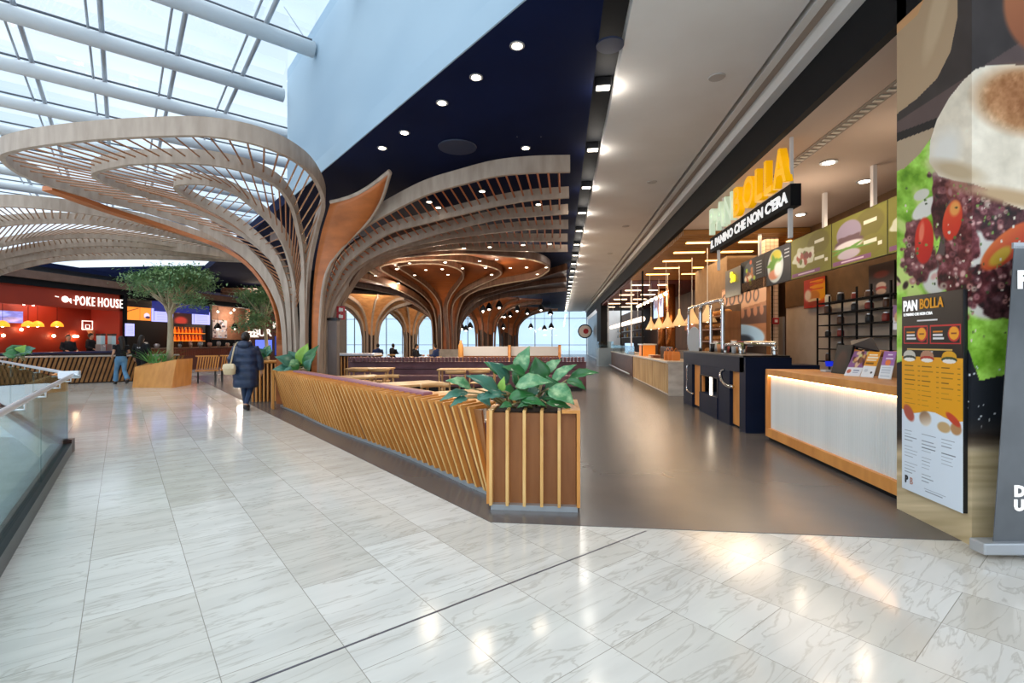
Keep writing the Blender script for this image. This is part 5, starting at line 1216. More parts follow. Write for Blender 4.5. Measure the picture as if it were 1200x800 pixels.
dk_ = thing('menu_easel', 'large dark tilted display lid behind the till screen', 'display', Wp(1015,415,6.4)); 
mk('panel', MB().slab([Wp(998,404,6.8), Wp(1031,411,6.3), Wp(1022,395,6.6), Wp(997,399,7.0)], (0,.02,-.02)), mat('dark_blue_lid','#141c2a',.3), dk_); mk('base', MB().tube([Vector((3.80,6.45,ZT+.002)), Wp(1014,403,6.75)], .03, 8), M_blacksat, dk_)
br_ = thing('bread_basket', 'basket of golden rolls behind the till', 'basket', Vector((4.6,7.6,0)))
mk('pedestal', MB().bx(4.35, 4.75, 6.8, 8.2, 0, 1.28), mat('mid_tan','#b08a62',.6), br_)
for i in range(7): mk('roll', MB().ball((4.45+.07*(i%2), 6.95+.17*i, 1.33), (.09,.09,.05), 12, 7), mat('bread_crust','#c98a44',.6,c2='#b0702e',scale=(9,9,9)), br_, smooth=True)
ps = thing('card_terminal', 'card terminal with a blue screen at the far part of the service counter', 'terminal', Wp(972,436,6.8)); b_ = Vector((Wp(972,436,6.8).x, Wp(972,436,6.8).y, ZT+.002))
mk('base', MB().box(b_+Vector((0,0,.015)), (.18,.12,.03), TH), mat('pale_grey_plastic','#b9c0c4',.4), ps, bevel=.005); mk('arm', MB().tube([b_+Vector((0,0,.03)), b_+Vector((.01,.02,.08))], .015, 8), M_blacksat, ps); mk('screen', MB().box(b_+Vector((.0,.0,.11)), (.10,.02,.07), TH, rx=-.4), mat('blue_screen','#1424a0',.3,emit='#1424b0',estr=.6), ps)
pr = thing('receipt_printer', 'small pale receipt printer beside the card terminal', 'printer', b_+Vector((.17,-.05,0))); mk('body', MB().box(b_+Vector((.19,-.05,.045)), (.13,.12,.09), TH), mat('dusty_pink_plastic','#c9b0a8',.5), pr, bevel=.01); mk('paper', MB().box(b_+Vector((.19,-.05,.10)), (.08,.01,.05), TH), M_wh, pr)
# framed notice by the mural edge
def nt_(P): P.put(np.ones(P.X.shape), '#e8e6ee'); P.rect(0,0,1,.5,'#7d4a84'); P.ell(.5,.5,.35,.2,'#c99468',0,.4); P.rect(.1,.7,.9,.74,'#99aaaa')
fn_ = poster('framed_notice', 1046.5, 1056, 357, 386, 3.6, 'small purple and white notice between the rack and the mural', nt_, (20,30), cat='notice'); mk('stand', MB().tube([(3.62, fn_.location.y, ZT+.001), (3.62, fn_.location.y, fn_.location.z)], .012, 6), M_blacksat, fn_)

# ---- dark blue drinks fixture with chrome hoops
XF = 3.0; fy = lambda px: yX(px, XF); M_ink = mat('ink_blue_lacquer', '#0a1830', .5, c2='#0c1c36', scale=(2,2,2), spec=.2); fx = thing('drinks_station', 'dark blue drinks station with oak inserts and chrome handles', 'counter', (3.4, fy(835), 0))
yA, yB = fy(801), fy(872); D = .72
mk('top_box', MB().bx(XF, XF+D, yB, yA, .98, 1.24), M_ink, fx, bevel=.005); mk('top_edge', MB().bx(XF-.02, XF+D, yB-.0, yA+.03, 1.24, 1.27), M_blacksat, fx)
mk('near_block', MB().bx(XF, XF+D, yX(873,XF)-.02, fy(866.5)-.0, .0, 1.24).bx(XF+D, XF+1.15, yX(873,XF)-.02, yX(873,XF)+.5, 0, 1.12), M_ink, fx)
mk('far_post', MB().bx(XF, XF+D, fy(811), yA, 0, .98), M_ink, fx); mk('middle_block', MB().bx(XF, XF+D, fy(855), fy(841.5), 0, .98), M_ink, fx); mk('lower_block', MB().bx(XF-.02, XF+D, fy(841.5), fy(820.5), 0, .42).bx(XF, XF+D, fy(841.5), fy(820.5), .80, .98), M_ink, fx)
mk('oak_panel', MB().bx(XF+.06, XF+.1, fy(820.5), fy(811), .06, .98), M_oak, fx); mk('oak_panel', MB().bx(XF+.06, XF+.1, fy(866.5), fy(855), .04, .98), M_oak, fx)
mk('display_back', MB().bx(XF+.4, XF+.42, fy(841.5), fy(820.5), .42, .80), mat('rosy_panel','#b98a6c',.5), fx); mk('light_tube', MB().bx(XF+.02, XF+.05, fy(831.7), fy(830.3), .40, .80), mat('tube_glow','#ffffff',.5,emit='#ffe8c8',estr=6), fx)
mk('window_frame', MB().bx(XF-.01, XF+.02, fy(841.5), fy(820.5), .78, .80).bx(XF-.01,XF+.02,fy(841.5),fy(840.6),.42,.8).bx(XF-.01,XF+.02,fy(821.3),fy(820.5),.42,.8), M_blacksat, fx)
hy = fy(808); mk('handle', MB().tube(cr([(XF-.0,hy,.94),(XF-.05,hy,.93),(XF-.06,hy,.85),(XF-.06,hy,.6),(XF-.06,hy,.40),(XF-.05,hy-.1,.34),(XF-.0,hy-.28,.31)],4), .022, 8), M_chrome, fx, smooth=True)
hy = fy(849); mk('handle', MB().tube(cr([(XF-.0,hy,.98),(XF-.07,hy-.01,.93),(XF-.08,hy-.1,.80),(XF-.06,hy-.28,.72),(XF-.0,hy-.45,.71)],4), .03, 8), M_chrome, fx, smooth=True)
def hoop(px0, px1, pytop, X, r, label, zb=1.27):
    ya, yb = yX(px0, X), yX(px1, X); zt = zX((px0+px1)/2, pytop, X); c_ = .18 if zt-zb > .5 else .11
    o = mk('chrome_hoop', MB().tube(cr([(X,ya,zb),(X,ya,zb+(zt-zb)*.4),(X,ya,zt-c_),(X,ya-c_*.3,zt-c_*.3),(X,ya-c_,zt),(X,yb+c_,zt),(X,yb+c_*.3,zt-c_*.3),(X,yb,zt-c_),(X,yb,zb+(zt-zb)*.4),(X,yb,zb)],5), r, 10), M_chrome, smooth=True)
    tag(o, label, 'hoop', 'chrome hoops on the drinks station'); return o
hoop(807, 833, 358, 3.42, .035, 'tall chrome hoop standing farthest along the drinks station'); hoop(821, 847, 354, 3.30, .04, 'tall chrome hoop in front of the bread shelves'); hoop(850, 868, 404, 3.3, .035, 'short chrome hoop left of the wide low one'); hoop(871, 908, 402.5, 3.52, .045, 'wide low chrome hoop at the near end of the drinks station')
o = mk('oval_sign', MB().lathe((3.40, yX(813.5,3.40), zX(813.5,399,3.40)), [(.30,-.012),(.31,0),(.30,.012)], 28, Matrix.Rotation(PI/2,3,'X') @ Matrix.Diagonal((.55,1.15,1))), mat('pale_blue_disc','#c6cfd8',.3)); tag(o, 'pale blue oval disc between the tall chrome hoops', 'sign')
dsb = mk('stand', MB().tube([(3.40, yX(813.5,3.40)+.03, 1.27),(3.40, yX(813.5,3.40)+.03, 1.5)], .012, 6), M_chrome, o)
# cups and cans on the station
rs = random.Random(8); CM = [M_blacksat, mat('white_cup','#dcdcdc',.4), mat('tan_cup','#c98a5c',.5), mat('green_can','#6a7a3c',.4), mat('pink_cup','#b8605c',.4)]
for i, px in enumerate((835,839,843,847,852,856,860,864,868,872)):
    X = 3.25+.22*(i%2)+.1; yy = yX(px, X); hh = .16+.08*rs.random(); r_ = .055; nm = ['black','white','tan','green','pink'][i%5]
    j = thing('drink_cup', nm+' cup on the drinks station, '+ordn[i]+' from the tall hoops', 'cup', (X,yy,1.272), 'cups on the drinks station'); mk('cup_body', MB().lathe((X,yy,1.272), [(r_*.7,0),(r_,hh)], 12), CM[i%5], j, smooth=True); mk('lid', MB().lathe((X,yy,1.272+hh), [(r_*1.08,0),(r_*.9,.02)], 12), CM[(i+1)%5], j)

# ---- next kiosks along the corridor
M_slatc = mat('amber_slat', '#a8712f', .5, c2='#925f24', scale=(1,6,1)); XE = 7.0
struct('ceiling_slatted_base', MB().bx(3.10, XE, 12.9, 22.5, 4.34, 4.5), mat('dark_brown_void','#3a2410',.8))
mb = MB()
for k in range(56): mb.bx(3.12, XE, 12.95+k*.17, 13.06+k*.17, 4.22, 4.34)
struct('ceiling_slatted', mb, M_slatc)
lb0 = None; nl = 0
for yy in (14.0, 15.5, 17.1, 18.7, 20.4):
    for xx, w_ in ((3.9,.9),(5.3,.9),(6.4,.6)):
        lab = 'warm light bar in the slatted ceiling, %s row, %s' % (ordn[(14.0,15.5,17.1,18.7,20.4).index(yy)], {3.9:'above the aisle edge',5.3:'in the middle',6.4:'near the back'}[xx])
        o = thing('ceiling_light_bar', lab, 'ceiling light', (xx, yy, 4.2), 'light bars in the slatted ceiling'); mk('diffuser', MB().bx(xx-w_/2, xx+w_/2, yy-.08, yy+.08, 4.20, 4.22), mat('bar_glow','#ffffff',.5,emit='#ffb860',estr=3.5), o)
        mk('housing', MB().bx(xx-w_/2-.02, xx+w_/2+.02, yy-.10, yy+.10, 4.22, 4.25), M_slatc, o)
struct('ceiling_red', MB().bx(3.10, XE, 22.5, 44, 4.2, 4.5), mat('deep_red_ceiling','#5c1612',.6))
for i, yy in enumerate((24, 26.5, 29, 32, 35.5, 39)):
    for xx in (3.8, 5.0):
        o = mk('ceiling_strip_light', MB().bx(xx-.4, xx+.4, yy-.05, yy+.05, 4.17, 4.2), mat('strip_glow','#ffffff',.5,emit='#ffd8a8',estr=5)); tag(o, 'short strip light under the red ceiling, '+ordn[i]+' row, '+('aisle side' if xx < 4 else 'inner side'), 'ceiling light', 'strip lights under the red ceiling')
struct('wall_kiosk_side_2', MB().bx(XE, XE+.1, 12.9, 58, 0, 4.5), mat('dark_brown_wall','#4a3020',.7,c2='#38241a',scale=(1,1.5,.6)))
# warm wooden back wall with painted letters above an oval opening
XW = 5.0
P = Paint(1, 1, 130, 150); q = (Vector((XW, yX(846,XW), .2)), Vector((XW, yX(898,XW), .2)), Vector((XW, yX(846,XW), 3.1))); grid_px(P, *q)
P.put(np.ones(P.X.shape), '#b0744c'); P.noise(10, .10, seed=4, ax=.4, ay=2)
P.poly([(840,345),(868,332),(898,325),(898,352),(850,368),(840,370)], '#dca478')
for x, y in ((849,353),(858,350),(868,348),(877,347),(886,345)): P.ell(x,y,3.4,8,'#4a2c20',.1,.25); P.ell(x,y,1.9,6,'#dca478',.1,.25)
P.poly([(850,368),(898,357),(898,378),(850,382)], '#6a4c40')
for i in range(6): P.ell(855+i*7.5,370-i*1.5,2.4,6,'#c98a68',0,.3)
P.ell(866,396,30,16,'#bfe0f4',-.05,.1); P.ell(870,398,12,6,'#3c4650',0,.5); P.poly([(840,408),(898,404),(898,470),(840,470)], '#3a2a20')
P.Xo, P.Yo = P.Xo, P.Yo
kw = thing('decorated_wall', 'wooden back wall with looping letters over an oval opening', 'wall panel', (XW+.06, yX(870,XW), .2)); kw['kind'] = 'thing'
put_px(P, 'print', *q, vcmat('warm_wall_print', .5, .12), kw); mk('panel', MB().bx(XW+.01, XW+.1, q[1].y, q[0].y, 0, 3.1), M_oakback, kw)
struct('wall_beige_pier', MB().bx(5.2, 6.6, yX(852,5.2), yX(833,5.2)+2.0, 0, 4.3), mat('beige_plaster','#84694c',.8,c2='#8e7254'))
# bread shelves
bs = thing('bread_shelves', 'wooden shelves stacked with bread behind the tall chrome hoops', 'shelves', (4.3, yX(835,4.3), 0)); ya, yb = yX(822,4.3), yX(849,4.3)
for z in (1.15,1.5,1.85,2.2): mk('shelf', MB().bx(4.3, 4.7, yb, ya, z-.02, z+.02), M_oakback, bs)
for yy in (ya-.02, yb+.02): mk('side_panel', MB().bx(4.3,4.7,yy-.02,yy+.02,0,2.3), M_oakback, bs)
mk('back', MB().bx(4.7,4.72,yb,ya,0,2.5), M_brownw, bs); k_ = 0
for zi, z in enumerate((1.17,1.52,1.87,2.22)):
    nb_ = 7
    for i in range(nb_):
        yy = yb+.18+(ya-yb-.36)*i/(nb_-1); o = mk('bread_loaf', MB().ball((4.45, yy, z+.075), (.11,.10,.075), 10, 6), MATS['bread_crust'], smooth=True); tag(o, 'golden loaf on '+['the lowest','the second','the third','the top'][zi]+' bread shelf, '+ordn[i]+' from the near end', 'bread', 'loaves on the bread shelves')
y8 = onX(858.5, 326, 4.9); yt = text('yellow_numeral_sign', '9o', .42, mat('yellow_neon','#e8d020',.4,emit='#e8d020',estr=1.2), frame4(onX(856, 331, 4.9), (0,-1,0), (0,0,1)), None, .02, .006, sx=.8); tag(yt, 'small yellow glowing characters left of the dark menu boards', 'sign')
mk('backing', MB().bx(4.93, 4.96, yX(868,4.93), yX(850,4.93), 2.8, 3.6), M_blacksat, yt)
# conical lamps
cb = None
for i, (px, X) in enumerate(((763,4.2),(772,4.2),(782.5,4.2),(796,4.2),(811,4.2),(829,4.2))):
    p = onX(px, 386-i*.6, X)
    if cb is None:
        cb = thing('pendant_lamp', 'cream conical pendant lamp, farthest of the row over the second kiosk counter', 'pendant lamp', p, 'cream conical pendant lamps'); mk('shade', MB().lathe(p, [(.26,0),(.25,.03),(.12,.27),(.05,.42),(.03,.6)], 18), mat('cream_shade','#e8c8a0',.6,emit='#e8b070',estr=.25), cb, smooth=True); mk('cord', MB().tube([p+Vector((0,0,.6)), p+Vector((0,0,4.2-p.z))], .01, 5), M_white, cb); mk('bulb', MB().ball(p+Vector((0,0,.04)), .05), M_lamp, cb)
    else:
        dup(cb, Vector((p.x, p.y, WORLDLOC(cb).z)), 'cream conical pendant lamp, '+['','second','third','fourth','fifth','nearest'][i]+' along the row over the second kiosk counter')
# glowing tube
a_, b_ = onX(716, 382, 3.6), onX(753, 373, 3.6); b_.z = a_.z = 2.5; o = thing('hanging_tube_lamp', 'thick glowing white tube lamp hanging along the aisle', 'lamp', (a_+b_)/2); mk('tube', MB().tube([a_, b_], .11, 14), mat('tube_lamp_glow','#ffffff',.5,emit='#ffe4cc',estr=1.4), o, smooth=True)
for t in (.1,.9): mk('cable', MB().tube([a_.lerp(b_,t)+Vector((0,0,.1)), a_.lerp(b_,t)+Vector((0,0,1.7))], .01, 5), M_steel, o)
mk('end_cap', MB().ball(b_, (.12,.03,.12), 14, 7), MATS['tube_lamp_glow'], o)
# counters beyond
X2 = 2.95; yn2, ym2, yf2 = yX(783,X2), yX(741,X2), yX(716,X2)
c2_ = thing('slatted_kiosk_counter', 'pale counter with wooden slat front and marble end along the aisle', 'counter', (3.4, yn2+3, 0)); mk('body', MB().bx(X2+.05, 3.8, yn2, ym2, 0, .9), mat('pale_laminate','#c9c2b8',.5), c2_); mk('marble_end', MB().bx(X2, 3.8, yn2-.03, yn2, .0, .92), mat('white_marble','#d9d4cc',.25,c2='#bdb6ae',scale=(2,2,5)), c2_); mk('worktop', MB().bx(X2-.03, 3.85, yn2-.03, ym2, .9, .95), mat('marble_top','#cfc4b6',.25), c2_); mb = MB(); n = 26
for k in range(n): yy = yn2+.1+(ym2-yn2-.2)*k/n; mb.bx(X2, X2+.05, yy, yy+.13, .06, .88)
mk('slats', mb, mat('ash_slat','#c3a87c',.5,c2='#ad9068',scale=(3,3,1)), c2_); mk('kick_plate', MB().bx(X2+.08,3.7,yn2,ym2,0,.06), M_black, c2_)
c3_ = thing('dark_wood_counter', 'dark wooden counter farther down the aisle', 'counter', (3.4, ym2+3, 0)); mk('body', MB().bx(X2+.02, 3.8, ym2+.1, yf2, 0, .88), mat('dark_red_wood','#5c3a2a',.5,c2='#4a2c20'), c3_); mk('worktop', MB().bx(X2-.03, 3.85, ym2+.1, yf2, .88, .93), mat('marble_top','#cfc4b6',.25), c3_); mk('foot_rail', MB().tube([(X2-.1, ym2+.2, .15),(X2-.1, yf2-.1, .15)], .03, 8), M_steel, c3_)
mk('glass_guard', MB().bx(X2+.1, X2+.12, ym2+.2, yf2-.2, .93, 1.3), glass('guard_glass','#e6f0f0'), c3_)
# goods on the counters
M_bag = mat('kraft_paper','#d0803c',.7)
for i, px in enumerate((787,792,797)):
    X = 3.15+.08*i; p = Vector((X, yX(px,X)+.5, .952)); b_ = thing('paper_bag', 'orange kraft paper bag on the marble counter end, '+['left','middle','right'][i]+' one', 'bag', p, 'paper bags on the counter'); mk('bag_body', MB().loft([[p+Vector((a*w_,c*w_*.6,z)) for a,c in ((-1,-1),(1,-1),(1,1),(-1,1))] for w_, z in ((.10,0),(.11,.15),(.09,.26))]), M_bag, b_); mk('handle', MB().tube(cr([p+Vector((-.05,0,.26)), p+Vector((0,0,.36)), p+Vector((.05,0,.26))],4), .008, 5), M_bag, b_)
for i in range(6):
    X = 3.3; p = Vector((X, yX(776+2.2*i,X), .952)); o = thing('tall_glass', 'tall dark glass on the slatted kiosk counter, '+ordn[i]+' towards the near end', 'glass', p, 'tall dark glasses'); mk('glass_body', MB().lathe(p, [(.05,0),(.06,.36),(.055,.37)], 12), mat('smoked_glass','#5c4c48',.15), o, smooth=True); mk('rim', MB().lathe(p+Vector((0,0,.37)), [(.062,0),(.062,.015)], 12), M_chrome, o)
hb = thing('heat_lamp_box', 'glowing orange heated display on the slatted kiosk counter', 'display', onX(756,410,3.3)); yy = yX(756,3.3); mk('case', MB().bx(3.15,3.6,yy-.5,yy+.5,.95,1.36), mat('amber_case','#c8762c',.4,emit='#e07a20',estr=.3), hb); mk('lid', MB().bx(3.1,3.65,yy-.55,yy+.55,1.36,1.41), M_steel, hb)
for i, (px, c_) in enumerate(((766,'#c9b090'),(769,'#8a4a30'),(746,'#d8d0c4'),(741,'#c07a44'))):
    X = 3.2; yy = yX(px,X); o = mk('food_tray', MB().loft([[Vector((X+a*w_, yy+c*w_*1.6, z)) for a,c in ((-1,-1),(1,-1),(1,1),(-1,1))] for w_, z in ((.12,.952),(.15,1.04))]), mat('tray_%d' % i, c_, .5)); tag(o, ['cream','brown','white','orange'][i]+' food tray on the slatted kiosk counter', 'tray', 'food trays on the counter')
bn = thing('counter_sign', 'pale blue glowing sign on the dark wooden counter', 'sign', onX(735,410,3.2)); yy = yX(735,3.2); mk('panel', MB().bx(3.1,3.5,yy,yy+.05,.95,1.42), mat('pale_blue_lit','#a8c8e8',.4,emit='#9cc4ec',estr=.7), bn); mk('foot', MB().bx(3.1,3.5,yy-.1,yy+.15,.93,.95), M_blacksat, bn)
# hood and pipes in the second kiosk, shelving behind
hd = thing('extractor_hood', 'grey tiled back bar with wooden cladding behind the conical lamps', 'back bar', (5.6, 18, 0)); mk('counter', MB().bx(5.4,6.2,14.5,24,0,1.1), mat('grey_back_tile','#7c7672',.4), hd); mk('cladding', MB().bx(6.2,6.25,14.5,24,1.1,2.2), MATS['grey_back_tile'], hd); mk('oak_cabinet', MB().bx(5.6,6.2,18,23,2.0,2.5), M_orange, hd)
for i, (px, lab) in enumerate(((776,'glossy copper pipe beside the lit screens'),(786,'wide copper pipe rising to the slatted ceiling'))):
    X = 5.2; p = Vector((X, yX(px,X), 0)); o = mk('copper_pipe', MB().tube([p, p+Vector((0,0,4.2))], .22, 16), mat('copper','#b8743c',.25,.8), smooth=True); tag(o, lab, 'pipe', 'copper pipes'); mk('flange', MB().lathe(p, [(.26,0),(.26,.05)], 16), MATS['copper'], o)
def sc1_(P):
    P.put(np.ones(P.X.shape), '#8aa8d8'); P.poly([(0,0),(1,0),(.8,.55),(.62,.2),(.5,.8),(.3,.4),(.1,.6)], '#3a2c4c'); P.ell(.7,.7,.2,.2,'#b8d0f0',0,.5)
poster('display_screen', 766, 777, 350, 372, 5.0, 'blue and dark display screen behind the conical lamps', sc1_, (30,30), screen_m, 'screen')
# far dark shop, stacked shelves
for i, (px0, px1, z) in enumerate(((722,750,1.9),(722,750,2.5),(722,750,3.1))):
    X = 6.3; sh_ = thing('glass_shelf', 'thin metal shelf of glasses at the back of the dark kiosk, '+['lowest','middle','highest'][i], 'shelf', (X, yX(736,X), z), 'back shelves of the dark kiosk'); mk('board', MB().bx(X, X+.35, yX(px1,X), yX(px0,X), z-.02, z), M_steel, sh_)
    for k in range(9):
        yy = yX(px1,X)+.5+k*(yX(px0,X)-yX(px1,X)-1)/8; o = mk('bottle', MB().lathe((X+.15,yy,z+.001), [(.07,0),(.07,.22),(.03,.32),(.03,.42)], 8), [mat('bottle_brown','#5a3018',.2), mat('bottle_gold','#b88a3c',.2), mat('bottle_clear','#b0b8b4',.2)][k%3], smooth=True); tag(o, ['brown','golden','clear'][k%3]+' bottle on the '+['lowest','middle','highest'][i]+' back shelf of the dark kiosk, '+ordn[k]+' from its near end', 'bottle', 'bottles at the back of the dark kiosk')
for i, px in enumerate((712, 727, 739, 752)):
    X = 3.12; yy = yX(px,X); struct('trim_%d' % (10+i), MB().bx(X, X+.06, yy-.05, yy+.05, 0, 4.34), [M_alu, M_black, M_steel, M_black][i])
# rail with spotlights
p0, p1 = Vector((3.6, 24, 3.2)), Vector((3.6, 17, 3.2)); tl = thing('track_light', 'slim track of small spotlights hanging over the dark wooden counter', 'track light', (p0+p1)/2); mk('track', MB().tube([p0,p1], .02, 6), M_steel, tl)
for t in (.05,.5,.95): mk('drop_rod', MB().tube([p0.lerp(p1,t), p0.lerp(p1,t)+Vector((0,0,1.1))], .008, 5), M_steel, tl)
for k in range(8): mk('spot_head', MB().ball(p0.lerp(p1,(k+.5)/8)-Vector((0,0,.06)), .06, 8, 6), M_lamp, tl)
# blue grey portal at the end of the row
pt_ = thing('portal_panel', 'tall blue-grey portal panel at the far end of the kiosk row', 'panel', (3.1, yX(694,3.05), 0)); mk('panel', MB().bx(3.02,3.12,yX(699.5,3.02),yX(689,3.02),0,3.9), mat('blue_grey_panel','#6f8492',.35,c2='#5c7080',scale=(1,.4,.3)), pt_); mk('black_return', MB().bx(3.0,3.6,yX(704,3.0),yX(699.5,3.0),0,4.34), M_black, pt_); mk('skirting', MB().bx(3.0,3.03,yX(699.5,3.0),yX(689,3.0),0,.12), M_alu, pt_)
rsn = thing('round_sign', 'round white sign with a black rim at the end of the kiosk row', 'sign', Wp(685.5,388,46)); Mx = Matrix.Rotation(PI/2,3,'X'); c_ = Wp(685.5,388,46); mk('rim', MB().lathe(c_, [(.62,-.04),(.66,0),(.62,.04)], 28, Mx), M_black, rsn); mk('face', MB().lathe(c_-Vector((0,.045,0)), [(.56,-.01),(.56,.01)], 28, Mx), mat('sign_cream','#e8dcd4',.5), rsn); mk('emblem', MB().lathe(c_-Vector((-.08,.06,0)), [(.26,-.01),(.26,.01)], 7, Mx), M_red, rsn); mk('bracket', MB().tube([c_, Vector((3.2,c_.y,c_.z))], .03, 6), M_black, rsn)
# waiting line furniture at the far end
pc = thing('display_cabinet', 'pale display cabinet on the aisle by the dark shop', 'cabinet', W(709,30)); mk('body', MB().box(W(709,30,.55), (.9,.8,1.1), TH), mat('pale_blue_lacquer','#8ea4b4',.4), pc); mk('glass_top', MB().box(W(709,30,1.3), (.88,.78,.4), TH), glass('guard_glass','#e6f0f0'), pc)
# exit sign
ZE = 5.0; ve = 8.4; es = thing('exit_sign', 'green running man exit sign hanging from the navy ceiling', 'exit sign', Wp(620,145,ve)); M_exg = mat('exit_green','#0a8a4a',.4,emit='#0a9a50',estr=.7); M_exw = mat('exit_white','#ffffff',.4,emit='#f0fff4',estr=.9)
E = lambda px, py, dv=0: Wp(px, py, ve+dv)
mk('box', MB().slab([E(603,155.5), E(638.5,155.5), E(638.5,136.5), E(603,136.5)], uvw(0,.08)), M_wh, es); mk('green_panel', MB().slab([E(604,154.4,-.012), E(637.5,154.4,-.012), E(637.5,137,-.012), E(604,137,-.012)], uvw(0,.01)), M_exg, es)
mk('door_pictogram', MB().slab([E(604.6,153.6,-.016), E(616.5,153.6,-.016), E(616.5,138,-.016), E(604.6,138,-.016)], uvw(0,.003)), M_exw, es)
T_ = lambda L, r_: MB().tube([E(x,y,-.02) for x,y in L], r_, 6)
mm = MB(); mm.tube([E(612,143,-.02),E(610,147.5,-.02)], .022, 6); mm.tube([E(610,147.5,-.02),E(613,149.5,-.02),E(612.5,152.5,-.02)], .014, 6); mm.tube([E(610,147.5,-.02),E(608,150,-.02),E(605.5,151,-.02)], .014, 6); mm.tube([E(612,143.5,-.02),E(615,145.5,-.02)], .011, 6); mm.tube([E(612,143.5,-.02),E(608.5,143.5,-.02),E(607,146,-.02)], .011, 6); mm.ball(E(613,140.8,-.02), .022, 8, 6)
mk('running_man', mm, M_exg, es); mm = MB(); mm.slab([E(621,147.2,-.016), E(629,147.2,-.016), E(629,143.8,-.016), E(621,143.8,-.016)], uvw(0,.003)); mm.slab([E(627,150.5,-.016), E(630,150.5,-.016), E(635,145.5,-.016), E(630,140.5,-.016), E(627,140.5,-.016), E(631,145.5,-.016)], uvw(0,.003)); mk('arrow', mm, M_exw, es)
for px in (606, 634): mk('hanger', MB().tube([E(px,136.5,.04), W(px,ve+.04,5.0)], .012, 6), M_wh, es)
# ================================================================== ceiling lights
dl_set([(606,53),(558,90),(518,120),(474,155),(448,173),(616,173)], 4.998, 'recessed lights in the navy ceiling', lambda i,x,y: ['unlit looking recessed light highest in the navy ceiling','recessed light in the navy ceiling, nearest lit one to the bulkhead edge','recessed light in the navy ceiling, second lit one along the bulkhead edge','recessed light in the navy ceiling, third lit one along the bulkhead edge','recessed light in the navy ceiling above the tip of the orange petal','recessed light in the navy ceiling just below the exit sign'][i], .06)
petal = [(480,308),(465,315),(499,316),(486,322),(518,315),(525,321.5),(542,314),(467,331.5),(470,338.6),(501,335),(522,307),(562,305.4),(569,313.3),(576,321.5),(582,303.7),(598,313.6),(617,313),(629.5,321),(640,313),(428.5,316),(440,322.7)]
dl_set(petal, 4.30, 'spot lights under the middle petal ceiling', lambda i,x,y: 'small spot light under the orange petals of the dark middle column, '+ordn[i]+' of them', .05, M_blacksat)
dl_set([(503,236),(513.6,242.7),(565,223.5),(631,239),(543.7,290.5),(574,289),(613,286.5),(644,285.4)], 4.36, 'spot lights among the slats', lambda i,x,y: 'small spot light hanging among the right slats of the big column, '+ordn[i]+' from the trunk', .05, M_blacksat)
sl0 = None; 
for i in range(22):
    y = 7.0+2.25*i; p = Vector((.59, y, 5.06)); lab = 'square spot head in the black ceiling slot, %s one from the camera' % ordn[i]
    if sl0 is None:
        sl0 = thing('slot_spotlight', lab, 'ceiling light', p, 'spot heads in the ceiling slot'); mk('housing', MB().box(p+Vector((0,0,.05)), (.22,.16,.12)), M_blacksat, sl0, bevel=.01); mk('lamp', MB().box(p+Vector((0,-.0,-.014)), (.18,.12,.01)), M_lampw, sl0)
    else: dup(sl0, p, lab)
# speaker discs and detectors
for (px, py, r_, lab) in [(536,172,.34,'large round dark speaker grille in the navy ceiling'),(715,52,.16,'round dark speaker in the black ceiling slot')]:
    v = F*(4.99-H)/(CY-py); o = mk('ceiling_speaker', MB().lathe(W(px,v,4.97), [(r_,0),(r_*1.02,.02),(r_*.9,.03)], 28), mat('dark_blue_grille','#1a2744',.5)); tag(o, lab, 'speaker')
for (px, py, lab) in [(840,90,'flush round cover in the white corridor ceiling, larger one'),(764,213,'flush round cover in the white corridor ceiling, by the second third'),(733,265,'flush round cover in the white corridor ceiling, farther along'),(715,297,'flush round cover in the white corridor ceiling, farthest one')]:
    v = F*3.5/(CY-py); o = mk('ceiling_cover', MB().lathe(W(px,v,4.985), [(.10,0),(.11,.015)], 20), mat('light_grey_cover','#b4aea8',.6)); tag(o, lab, 'ceiling cover', 'flush covers in the white ceiling')
# ================================================================== end wall with windows
ew = MB()
M_mull = mat('window_mullion', '#70787e', .4, .4)
pane = struct('window_1', MB().bx(-26, 3.1, YE-.02, YE, 0, 5.0), glass('window_glass', '#eaf4fa', .3, .03))
mb = MB()
for x in np.arange(-25, 3.2, 2.0): mb.bx(x-.04, x+.04, YE-.12, YE+.02, 0, 5)
for z in (1.1, 4.2): mb.bx(-26, 3.1, YE-.1, YE, z-.03, z+.03)
struct('window_1_frame', mb, M_mull)
struct('wall_left', MB().bx(-26.2, -26, 28, YE, 0, 5.3), M_brownw)
struct('wall_right_end', MB().bx(3.1, 7.1, YE-.1, YE+.1, 0, 5.3), M_white)
struct('floor_terrace', MB().bx(-40, 20, YE+.2, 130, -1, -.9), mat('pale_terrace', '#b8bcbc', .7))
